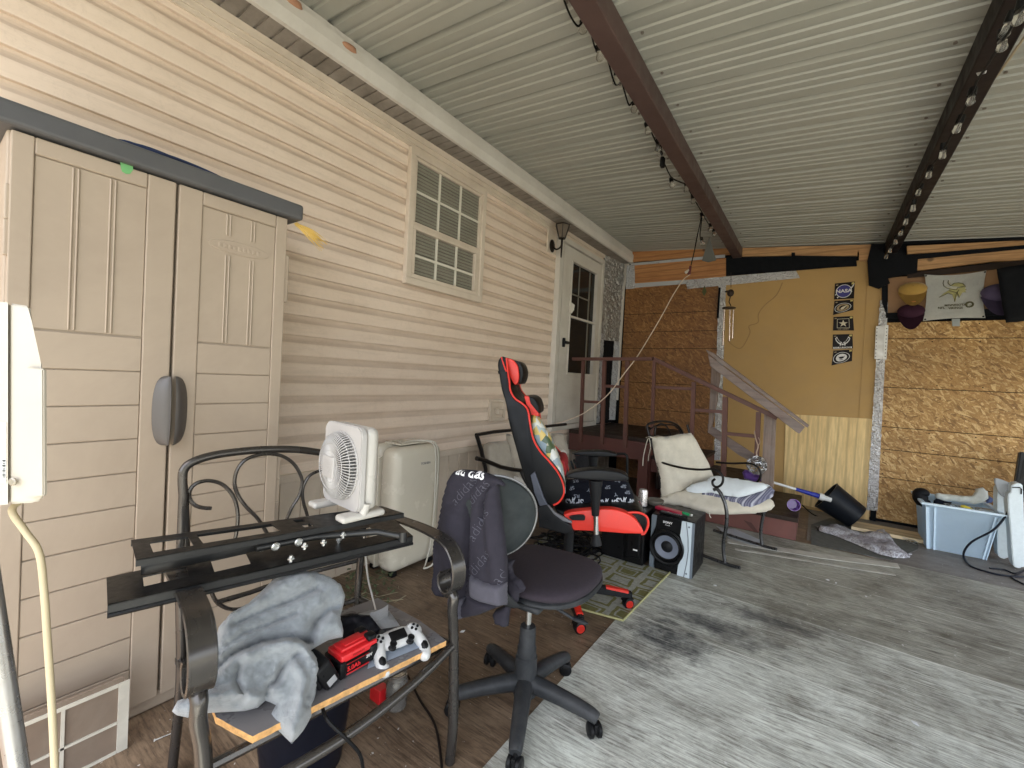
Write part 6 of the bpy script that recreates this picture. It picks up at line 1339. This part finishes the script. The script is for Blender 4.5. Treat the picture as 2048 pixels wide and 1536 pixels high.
blob('navy_cloth',[cA(x,y) for x,y in ((325,580),(350,560),(430,585),(500,600),(480,640),(350,630),(320,610))],(1,yc_+.0,.385),(0,-.8,.6),.02,M_navy,step=4,edge=5,cat='cloth',label='navy cloth tucked in the tote beside the black tube')
blob('blue_cloth',[cA(x,y) for x,y in ((848,530),(905,570),(880,600),(830,610),(820,570))],(1,yc_+.1,.40),(0,-.8,.6),.015,cloth_mat('denim blue cloth',(.05,.07,.16)),step=3,edge=4,cat='cloth',label='small blue cloth corner at the right end of the tote')
b=BM(); tube(b,spline([gy(*cA(205,495),yc_),gy(*cA(190,530),yc_),gy(*cA(215,590),yc_),gy(*cA(300,640),yc_)],6),[.045,.05,.052,.05,.04,.03],14); ell(b,gy(*cA(208,505),yc_),.052,.05,.04); obj('black_boot',b,mat('black rubber',(.012,.012,.014),.6),cat='boot',label='rounded black rubber toe poking out of the left end of the tote',smooth=True)
b=BM()
for k in range(11): tube(b,[gy(*cA(430+k*32,612+k*4),yc_-.03),gy(*cA(500+k*32,678+k*5),yc_-.09)],.0025,5)
tube(b,[gy(*cA(420,610),yc_-.03),gy(*cA(780,655),yc_-.03)],.004,6); tube(b,[gy(*cA(470,665),yc_-.09),gy(*cA(800,720),yc_-.09)],.004,6); obj('wire_rack',b,M_scr,cat='rack',label='thin wire rack lying in the tote under the white cloth',smooth=True)
b=BM(); p=gy(*cA(650,665),yc_-.05); ell(b,p,.05,.03,.022,14,8,0,Matrix.Rotation(.5,4,'Y')); obj('yellow_tool',b,mat('yellow plastic',(.75,.62,.06),.4),cat='tool',label='yellow plastic tool showing through the wire rack in the tote',smooth=True)
b=BM(); rbox(b,-.07,.07,-.05,.05,-.03,.02,.01,3,0,Matrix.Translation(gy(*cA(850,690),yc_-.0))); obj('clear_box',b,mat('clear plastic',(.42,.47,.5),.15,var=.15,scale=20),cat='box',label='small clear plastic box at the right end inside the tote')
fl=thing('plastic_steps','folded pale grey plastic legs with a hinged plate at the right edge','folding step',gz(2030,1120,0))
M_pg=mat('pale grey plastic',(.70,.77,.78),.5,var=.06,scale=40,bump=.25,bd=.001); M_mg=mat('mid grey plastic',(.33,.345,.35),.5,var=.04)
def plk(name,pts,y,th,m,bev=.014):
    t=BM(); prism(t,[gy(*cA(q.x,q.y),y) for q in spline([(a,c,0) for a,c in pts],4,closed=True)],(0,th,0)); bmesh.ops.recalc_face_normals(t,faces=t.faces[:]); bmesh.ops.bevel(t,geom=[e for f in t.faces if len(f.verts)>6 for e in f.edges],offset=min(bev,.010),segments=3,affect='EDGES',clamp_overlap=True); return obj(name,t,m,fl,smooth=True)
plk('leg',[(935,480),(980,500),(1040,560),(1055,900),(1052,1100),(1020,1135),(985,1137),(940,1095),(935,900)],5.02,.10,M_pg)
plk('leg',[(1035,560),(1065,500),(1072,440),(1120,418),(1170,428),(1182,500),(1195,900),(1198,1190),(1170,1222),(1130,1228),(1085,1180),(1062,900)],4.86,.10,M_pg)
plk('hinge_plate',[(920,370),(1060,415),(1070,440),(1045,545),(1010,555),(960,520),(925,450)],4.93,.03,M_mg,.005)
b=BM(); P=[gy(*cA(a,c),4.855) for a,c in ((1075,455),(1150,455),(1165,470),(1165,520))]; tube(b,P,.004,6); obj('groove',b,M_bp,fl)
tv=thing('flat_screen','black flat screen standing at the right edge behind the folded legs','screen',gy(*cA(1190,600),5.25)); b=BM(); t=BM(); prism(t,[gy(*cA(a,c),5.25) for a,c in ((1150,115),(1500,150),(1500,640),(1160,590),(1105,420))],(0,.05,0)); bmesh.ops.bevel(t,geom=t.edges[:],offset=.008,segments=2,affect='EDGES'); merge(b,t); obj('bezel',b,M_gloss,tv)
b=BM(); prism(b,[gy(*cA(a,c),5.247) for a,c in ((1185,190),(1500,215),(1500,560),(1160,520),(1145,420))],(0,.002,0)); obj('screen_panel',b,mat('dark screen',(.01,.011,.013),.08,bump=0),tv)
tv.location=(tv.location.x,tv.location.y,tv.location.z)
b=BM(); zc=min(gy(*cA(1160,590),5.25).z,gy(*cA(1500,640),5.25).z)+.004; rbox(b,1.47,2.0,5.2,5.47,.0,zc,.01); obj('cardboard_box',b,mat('brown carton',(.30,.2,.11),.8),cat='box',label='brown carton under the flat screen at the right edge')
b=BM(); tube(b,spline([gy(*cA(1030,660),4.92),gy(*cA(1020,720),4.90),gy(*cA(900,860),4.86),gy(*cA(700,970),4.85),gy(*cA(620,1060),4.85),gz(*cA(615,1130),.01),gz(*cA(680,1210),.01),gz(*cA(850,1270),.01),gz(*cA(1000,1300),.01),gz(*cA(1190,1312),.01),gz(*cA(1400,1290),.01)],8),.007,8); tube(b,spline([gz(*cA(860,1230),.01),gz(*cA(1000,1245),.01),gz(*cA(1100,1280),.01),gz(*cA(1190,1250),.01),gz(*cA(1110,1300),.01),gz(*cA(1080,1325),.01),gz(*cA(1190,1385),.01)],8),.0055,8); obj('power_cord',b,mat('dark navy cord',(.018,.022,.035),.45),cat='cord',label='dark cord hanging over the grey blue tote and coiling on the floor',smooth=True)
b=bpy.data.objects; b=None
# ================================================================ WALL DECORATION
DW=BY-.0145
M_dk=mat('black glossy decal',(.012,.006,.007),.45,var=.1,bump=0)
def dec(pts,name_,label):
    P=[gy(x,y,DW) for x,y in pts]; b=BM(); prism(b,P,(0,.0015,0)); o=obj(name_,b,M_dk,cat='decal',label=label,group='square plaques on the tan wall'); return o,P
def dpt(P,s,t,off): return ((P[0]*(1-s)+P[1]*s)*(1-t)+(P[3]*(1-s)+P[2]*s)*t)+Vector((0,-off,0))
def dpoly(P,pts,off,m,parent,name='emblem',th=.0006): b=BM(); prism(b,[dpt(P,s,t,off) for s,t in pts],(0,th,0)); return obj(name,b,m,parent)
def dell(P,cs,ct,rs,rt,off,m,parent,name='emblem',n=40): return dpoly(P,[(cs+rs*math.cos(2*math.pi*i/n),ct+rt*math.sin(2*math.pi*i/n)) for i in range(n)],off,m,parent,name)
M_wd=mat('white vinyl print',(.62,.60,.58),.4,var=.03,bump=0); M_nb=mat('royal blue print',(.02,.016,.17),.4,var=.1,bump=0); M_gold=mat('tan gold print',(.27,.19,.09),.4,var=.2,scale=40,bump=0); M_pt=mat('pale gold print',(.55,.48,.33),.4,bump=0,var=.08); M_yt=mat('yellow tag print',(.5,.4,.12),.4,bump=0)
def tag2(P,o): dpoly(P,[(.84,.04),(.97,.03),(.97,.15),(.84,.16)],.0012,M_yt,o,'corner_tag'); dpoly(P,[(.06,.09),(.17,.08),(.17,.15),(.06,.16)],.0012,M_gold,o,'corner_tag')
def dtext(P,s,t,str_,size,m,o,bold=.0005,sx=1,rot=0,off=.003):
    X=(P[1]-P[0]).normalized(); return text(str_,frame(dpt(P,s,t,off),X,Vector((0,0,1)))@Matrix.Rotation(rot,4,'Z'),size,m,o,bold=bold,sx=sx,depth=.0003)
o,P=dec([(1670,567),(1710,563),(1708,597),(1668,599)],'decal','blue and white round space agency decal, topmost of five')
dell(P,.47,.52,.40,.40,.0014,M_wd,o); dell(P,.47,.52,.365,.365,.0022,M_nb,o); dpoly(P,[(.80,.36),(.93,.16),(.985,.10),(.95,.24),(.84,.42)],.0016,M_wd,o); dpoly(P,[(.06,.67),(.12,.72),(.03,.76)],.0016,M_wd,o); dpoly(P,[(.14,.86),(.25,.84),(.17,.95)],.0016,M_wd,o); dtext(P,.47,.52,'NASA',.047,M_wd,o,.0016,1.1); tag2(P,o)
o,P=dec([(1669,602),(1707,599),(1707,620),(1666,630)],'decal','brown and gold globe and anchor round decal, second of five from the top')
dell(P,.47,.58,.42,.36,.0014,M_wd,o); dell(P,.47,.58,.39,.33,.0020,M_dk,o); dell(P,.47,.58,.32,.28,.0026,M_gold,o); dell(P,.47,.58,.19,.17,.0032,M_dk,o); dpoly(P,[(.34,.66),(.42,.54),(.58,.48),(.70,.44),(.60,.58),(.52,.70),(.42,.74)],.0038,M_pt,o); tag2(P,o)
o,P=dec([(1667,634),(1706,632),(1708,661),(1666,661)],'decal','decal with a pale star in a square frame, middle of the five')
for q in (((.19,.16),(.80,.15),(.80,.175),(.19,.185)),((.19,.80),(.80,.80),(.80,.825),(.19,.825)),((.19,.17),(.21,.17),(.21,.81),(.19,.81)),((.78,.17),(.80,.17),(.80,.81),(.78,.81))): dpoly(P,list(q),.0014,M_pt,o,'frame_line')
dpoly(P,[(.5+(.24 if i%2==0 else .09)*math.cos(-math.pi/2+i*math.pi/5),.50+(.27 if i%2==0 else .10)*math.sin(-math.pi/2+i*math.pi/5)) for i in range(10)],.0016,M_pt,o,'star'); dtext(P,.5,.91,'U.S. ARMY',.020,M_gold,o,.0003); tag2(P,o)
o,P=dec([(1666,669),(1705,668),(1706,697),(1665,698)],'decal','black decal with white wings emblem and bar, fourth of five from the top')
for s in (1,-1):
    w=[(.5+s*a,c) for a,c in ((.02,.58),(.16,.46),(.24,.30),(.29,.16),(.38,.28),(.34,.44),(.24,.60),(.12,.70))]; dpoly(P,w,.0014,M_wd,o,'wing'); dpoly(P,[(.5+s*a,c) for a,c in ((.07,.57),(.19,.45),(.29,.25),(.34,.30),(.28,.45),(.18,.58))],.002,M_dk,o,'wing_line')
dell(P,.5,.70,.05,.06,.0022,M_wd,o); dpoly(P,[(.36,.70),(.44,.68),(.42,.78),(.35,.76)],.0022,M_wd,o); dpoly(P,[(.56,.68),(.64,.70),(.65,.76),(.58,.78)],.0022,M_wd,o)
dpoly(P,[(.03,.87),(.95,.86),(.95,.97),(.03,.98)],.0016,M_wd,o,'name_bar'); dtext(P,.49,.92,'U.S. AIR FORCE',.020,M_dk,o,.0004,off=.0025); tag2(P,o)
o,P=dec([(1667,701),(1705,699),(1704,722),(1663,731)],'decal','round white eagle seal decal, lowest of the five')
dell(P,.46,.56,.42,.40,.0014,M_wd,o); dell(P,.46,.56,.39,.37,.0020,M_dk,o); dell(P,.46,.56,.28,.28,.0026,M_wd,o); dpoly(P,[(.30,.44),(.38,.52),(.43,.46),(.46,.52),(.49,.46),(.54,.52),(.63,.44),(.58,.60),(.46,.66),(.35,.60)],.0032,M_dk,o,'eagle'); dpoly(P,[(.36,.70),(.56,.70),(.54,.74),(.38,.74)],.0032,M_dk,o); tag2(P,o)
# flag
FP_=[gy(x,y,BY-.085) for x,y in ((1849,549),(1973,541),(1971,636),(1846,642))]
def fsh(u,v):
    p=(FP_[0]*(1-u)+FP_[1]*u)*(1-v)+(FP_[3]*(1-u)+FP_[2]*u)*v
    p.z+= -.022*math.sin(u*math.pi)*(1-v)+.012*math.sin(u*math.pi)*v; p.x+=.018*math.sin(v*math.pi)*(1-2*u); p.y+=.006*noise.noise(Vector((u*5,v*5,2))); return p
b=BM(); sheet(b,fsh,24,18,thick=.002); fg=obj('banner',b,cloth_mat('white towel cloth',(.72,.72,.67),.9,40,.4,.05),cat='banner',label='white banner with a gold horned helmet emblem pinned high on the back wall',smooth=True)
def fpoly(pts,m,name='emblem',off=.004):
    b=BM(); P=[fsh((x-1849)/124,(y-548)/94)+Vector((0,-off,0)) for x,y in pts]; prism(b,P,(0,.001,0)); return obj(name,b,m,fg)
def cB(x,y): return (1760+x/6.4,520+y/6.4)
M_olv=mat('olive gold ink',(.34,.31,.13),.8,var=.15,scale=40); M_dko=mat('dark olive ink',(.09,.08,.03),.8); M_ivy=mat('ivory ink',(.5,.47,.36),.8)
fpoly([cB(x,y) for x,y in ((755,482),(820,430),(890,390),(900,375),(960,380),(1020,370),(1125,350),(1110,380),(1140,400),(1115,410),(1135,435),(1080,430),(1060,470),(1035,505),(1030,450),(1000,490),(985,560),(965,520),(940,450),(880,430),(820,450))],M_olv,'braid_shape')
fpoly([cB(x,y) for x,y in ((905,330),(950,300),(1010,292),(1070,305),(1110,340),(1060,352),(1000,345),(940,335))],M_olv,'helmet_shape')
fpoly([cB(x,y) for x,y in ((825,250),(815,290),(830,330),(870,345),(940,352),(1010,358),(990,385),(920,375),(850,358),(815,325),(808,285))],M_ivy,'horn_shape',.0055); fpoly([cB(x,y) for x,y in ((888,250),(905,275),(930,310),(900,325),(880,285))],M_ivy,'horn_shape',.0055)
for pts in (((825,250),(812,290),(822,330),(870,362),(950,380),(1000,385),(1010,360),(1120,352)),((888,250),(880,290),(915,330)),((915,330),(960,298),(1020,292),(1080,310),(1110,345)),((900,395),(1000,430),(970,550)),((1030,390),(1010,430),(1040,500)),((755,482),(880,430),(940,450))):
    b=BM(); tube(b,[fsh((cB(x,y)[0]-1849)/124,(cB(x,y)[1]-548)/94)+Vector((0,-.0065,0)) for x,y in pts],.0028,4); obj('ink_line',b,M_dko,fg)
FX=(FP_[1]-FP_[0]).normalized(); FX=Vector((FX.x,0,FX.z)).normalized()
for s_,x,y,sz in (('MINNESOTA',985,600,.025),('VIKINGS',990,642,.025),('NFL',795,630,.028)): text(s_,frame(fsh((cB(x,y)[0]-1849)/124,(cB(x,y)[1]-548)/94)+Vector((0,-.008,0)),FX,(0,0,1)),sz,M_dko,fg,bold=.0006,depth=.0004)
b=BM(); q=fsh((cB(1178,602)[0]-1849)/124,(cB(1178,602)[1]-548)/94)+Vector((0,-.008,0)); ring(b,q,Vector((1,0,0)),Vector((0,0,1)),.022,.007,16,5); obj('print_mark',b,M_dko,fg)
for u,v in ((.02,.03),(.98,.03),(.03,.97),(.97,.97)):
    b=BM(); q=fsh(u,v); cyl(b,q+Vector((0,.004,0)),q+Vector((0,-.006,0)),.007,n=10); obj('pin',b,M_bp,fg)
# caps
def cap(px,py,r,m,label,tilt):
    q=gy(px,py,BY-.12); c_=thing('baseball_cap',label,'cap',(q.x,q.y,q.z)); c_['group']='caps hung on the back wall'
    Mx=Matrix.Translation(q)@Matrix.Rotation(tilt,4,'X'); b=BM()
    def dome(u,v): 
        t=u*2*math.pi; p=v*math.pi/2; return Mx@Vector((r*math.cos(t)*math.cos(p),r*.68*math.sin(t)*math.cos(p),r*.5*math.sin(p)))
    sheet(b,dome,28,10,closed_u=True); bmesh.ops.remove_doubles(b,verts=b.verts[:],dist=1e-5); obj('crown',b,m,c_,smooth=True)
    b=BM()
    def brim(u,v):
        t=math.pi*1.12+u*math.pi*.76; rr=r*(.66+1.25*v*(math.sin(u*math.pi)**.5)); return Mx@Vector((r*math.cos(t)*(1+.05*v),rr*math.sin(t),-.01*v+.018*v*math.sin(u*math.pi)))
    sheet(b,brim,20,8,thick=.004); obj('brim',b,m,c_,smooth=True)
    b=BM(); ell(b,Mx@Vector((0,0,r*.5)),.009,.009,.005,10,6); 
    obj('button',b,m,c_,smooth=True); return c_,Mx
M_capy=cloth_mat('yellow twill',(.40,.235,.045),.8,30,.3,.08); M_capp=cloth_mat('dark purple twill',(.07,.022,.045),.8,30,.3,.1)
c_,Mx=cap(1822,622,.10,M_capp,'dark purple cap hanging just below the yellow cap',R(75))
c_,Mx=cap(1825,578,.105,M_capy,'yellow cap hanging left of the white banner',R(62)); b=BM(); ell(b,Mx@Vector((0,-.17,.03)),.018,.012,.006); obj('patch',b,mat('orange patch',(.5,.2,.04),.7),c_)
cap(2000,585,.12,cloth_mat('violet twill',(.07,.05,.10),.8,30,.3),'violet cap right of the white banner, half covered by black cloth',R(70))
blob('black_cloth',[(1993,538),(2070,524),(2070,640),(2011,646),(2003,600),(1998,570)],(1.3,BY-.26,2.3),(0,-1,0),.02,M_felt,step=7,edge=8,nz=.008,cat='cloth',label='black cloth hanging high on the wall at the right edge')
b=BM(); pq(b,[(1904,638),(1920,637),(1920,652),(1905,652)],.03,.02); obj('junction_box',b,mat('grey plastic box',(.30,.32,.31),.5),cat='box',label='small grey box on the strand board under the white banner')
# wind chime
wc=thing('wind_chime','wind chime with three thin tubes hanging by the foil strip','wind chime',gy(1460,690,5.1))
b=BM(); tube(b,[gy(1462,545,5.1),gy(1462,575,5.1)],.003,5); ell(b,gy(1461,586,5.1),.035,.02,.04,14,10); ell(b,gy(1455,583,5.1),.028,.012,.012); tube(b,[gy(1461,592,5.1),gy(1458,604,5.1),gy(1462,612,5.1)],.006,6); q=gy(1458,617,5.1); lathe(b,[(0,0),(.065,0),(.068,.006),(.06,.012),(0,.012)],Matrix.Translation(q),20); obj('hanger',b,mat('rusty bronze',(.06,.035,.022),.5,.5),wc,smooth=True)
for x0,x1,y1 in ((1449,1446,691),(1460,1459,682),(1467,1465,677)):
    b=BM(); tube(b,[gy(x0,619,5.08),gy(x1,y1,5.08)],.009,10); obj('chime_tube',b,mat('pinkish aluminium',(.62,.5,.42),.25,.9),wc,smooth=True)
b=BM(); prism(b,[gy(x,y,5.15) for x,y in ((1418,474),(1432,520),(1416,524),(1404,521))],(0,.02,0)); obj('grey_pennant',b,mat('grey rag',(.13,.13,.115),.8),cat='pennant',label='small grey triangular pennant hanging beneath the brown beam')
b=BM(); prism(b,[gy(x,y,5.5) for x,y in ((1409,571),(1413,583),(1408,592),(1404,584))],(0,.01,0)); obj('green_tag',b,mat('dull green felt',(.08,.09,.03),.8),cat='tag',label='small green pointed tag hanging under the foil strip')
# ================================================================ STRING LIGHTS
M_bulb=bpy.data.materials.new('clear bulb glass'); T=NT(M_bulb); T.p.inputs['Base Color'].default_value=(.9,.88,.82,1); T.p.inputs['Roughness'].default_value=.05; T.p.inputs['Transmission Weight'].default_value=.93; T.p.inputs['IOR'].default_value=1.3
M_wire=mat('black light cord',(.012,.012,.012),.5)
def strlights(label,pts,X,wirepts,rb,side):
    t=thing('string_lights',label,'string lights',gx(*pts[len(pts)//2],X)); b=BM()
    for w in wirepts: tube(b,spline([gx(x,y,X) for x,y in w],5),.0045,6)
    wr=obj('wire',b,M_wire,t,smooth=True)
    for k,(x,y) in enumerate(pts):
        c=gx(x,y,X); dn=Vector((.25*side*(.5+.5*math.sin(k*2.1)),.3*math.sin(k*1.7),-1)).normalized(); Mx=frame(c,dn.orthogonal(),dn.cross(dn.orthogonal())); 
        if Mx.col[2].to_3d().dot(dn)<0: Mx=frame(c,dn.orthogonal(),-dn.cross(dn.orthogonal()))
        b=BM(); lathe(b,[(.010,-.028),(.012,-.018),(.022*rb,-.008),(.027*rb,.004),(.024*rb,.017*rb),(.014*rb,.026*rb),(0,.029*rb)],Mx,16,cap=False); bl=obj('bulb',b,M_bulb,t,smooth=True)
        b=BM(); cyl(b,c-dn*.060,c-dn*.028,.0135,.0145,n=12); obj('socket',b,M_wire,bl,smooth=True)
strlights('string of clear bulbs along the left roof beam',[(1166,57),(1200,113),(1232,160),(1268,218),(1296,262),(1316,297),(1320,307),(1344,370),(1372,379),(1386,403),(1404,437),(1420,459),(1428,469),(1405,487)],-.965,
 [[(1128,0),(1140,30),(1155,52),(1166,45),(1180,60),(1190,95),(1200,100),(1215,120),(1225,155),(1232,170),(1243,165),(1248,180),(1258,210),(1268,205),(1290,240),(1296,250),(1312,285),(1316,290),(1325,318),(1330,330),(1343,355),(1362,365),(1372,370),(1386,395),(1404,425),(1412,440),(1425,460)],[(1404,430),(1395,470),(1388,505),(1382,530)],[(1404,436),(1400,470),(1404,478)]],.8,1)
strlights('string of clear bulbs along the right roof beam',[(2036,40),(2010,66),(2004,94),(1941,203),(1913,260),(1885,312),(1857,352),(1836,387),(1826,419),(1811,446),(1801,468),(1791,486),(1780,503),(1772,515)],.440,
 [[(2060,0),(2034,30),(2020,60),(2000,90),(1975,130),(1955,160),(1941,193),(1913,250),(1885,302),(1857,342),(1836,377),(1811,436),(1791,478),(1772,510)]],.54,-1)
b=BM(); tube(b,spline([gx(x,y,.56) for x,y in ((2070,55),(2048,76),(1995,150),(1962,180),(1935,225),(1922,262),(1905,305),(1885,335),(1868,352),(1848,395),(1833,432),(1812,462),(1797,480))],6),.0055,6); obj('tan_cord',b,mat('tan cord',(.38,.31,.2),.7),cat='cord',label='tan cord fastened along the underside of the right roof beam',smooth=True)
b=BM(); P=gx(1962,146,.46); prism(b,[gx(x,y,.445) for x,y in ((1952,146),(1972,141),(1970,147),(1955,152))],(.002,0,0)); obj('tape_flag',b,M_scrap,cat='tape',label='scrap of white tape on the right roof beam')
b=BM(); rbox(b,-.014,.014,-.02,.02,-.035,.035,.008,2,0,Matrix.Translation(gx(1325,325,-.965))); obj('inline_plug',b,M_wire,cat='plug',label='black inline plug on the left string of lights')
ec=thing('extension_cord','cream extension cord sagging from the beam lights down to the storm door','cord',gy(1250,745,4.31))
b=BM(); pts=[(1380,549,5.0),(1366,560,4.95),(1345,592,4.85),(1330,620,4.75),(1310,655,4.6),(1275,712,4.35),(1250,745,4.30),(1215,790,4.22),(1170,825,4.12),(1130,842,4.05),(1103,851,3.98)]; tube(b,spline([gy(x,y,z) for x,y,z in pts],6),.0052,6); obj('cable',b,mat('cream cable',(.62,.5,.38),.6),ec,smooth=True)
b=BM(); cyl(b,gy(1378,549,5.0),gy(1381,532,5.0),.017,.013,n=10); obj('plug',b,mat('dark red plug',(.12,.02,.02),.5),ec,smooth=True)
b=BM(); rbox(b,-.028,.028,-.014,.014,-.014,.014,.006,2,0,Matrix.Translation(gy(1375,543,5.0))@Matrix.Rotation(-.5,4,'Y')); obj('socket_block',b,M_white,ec)
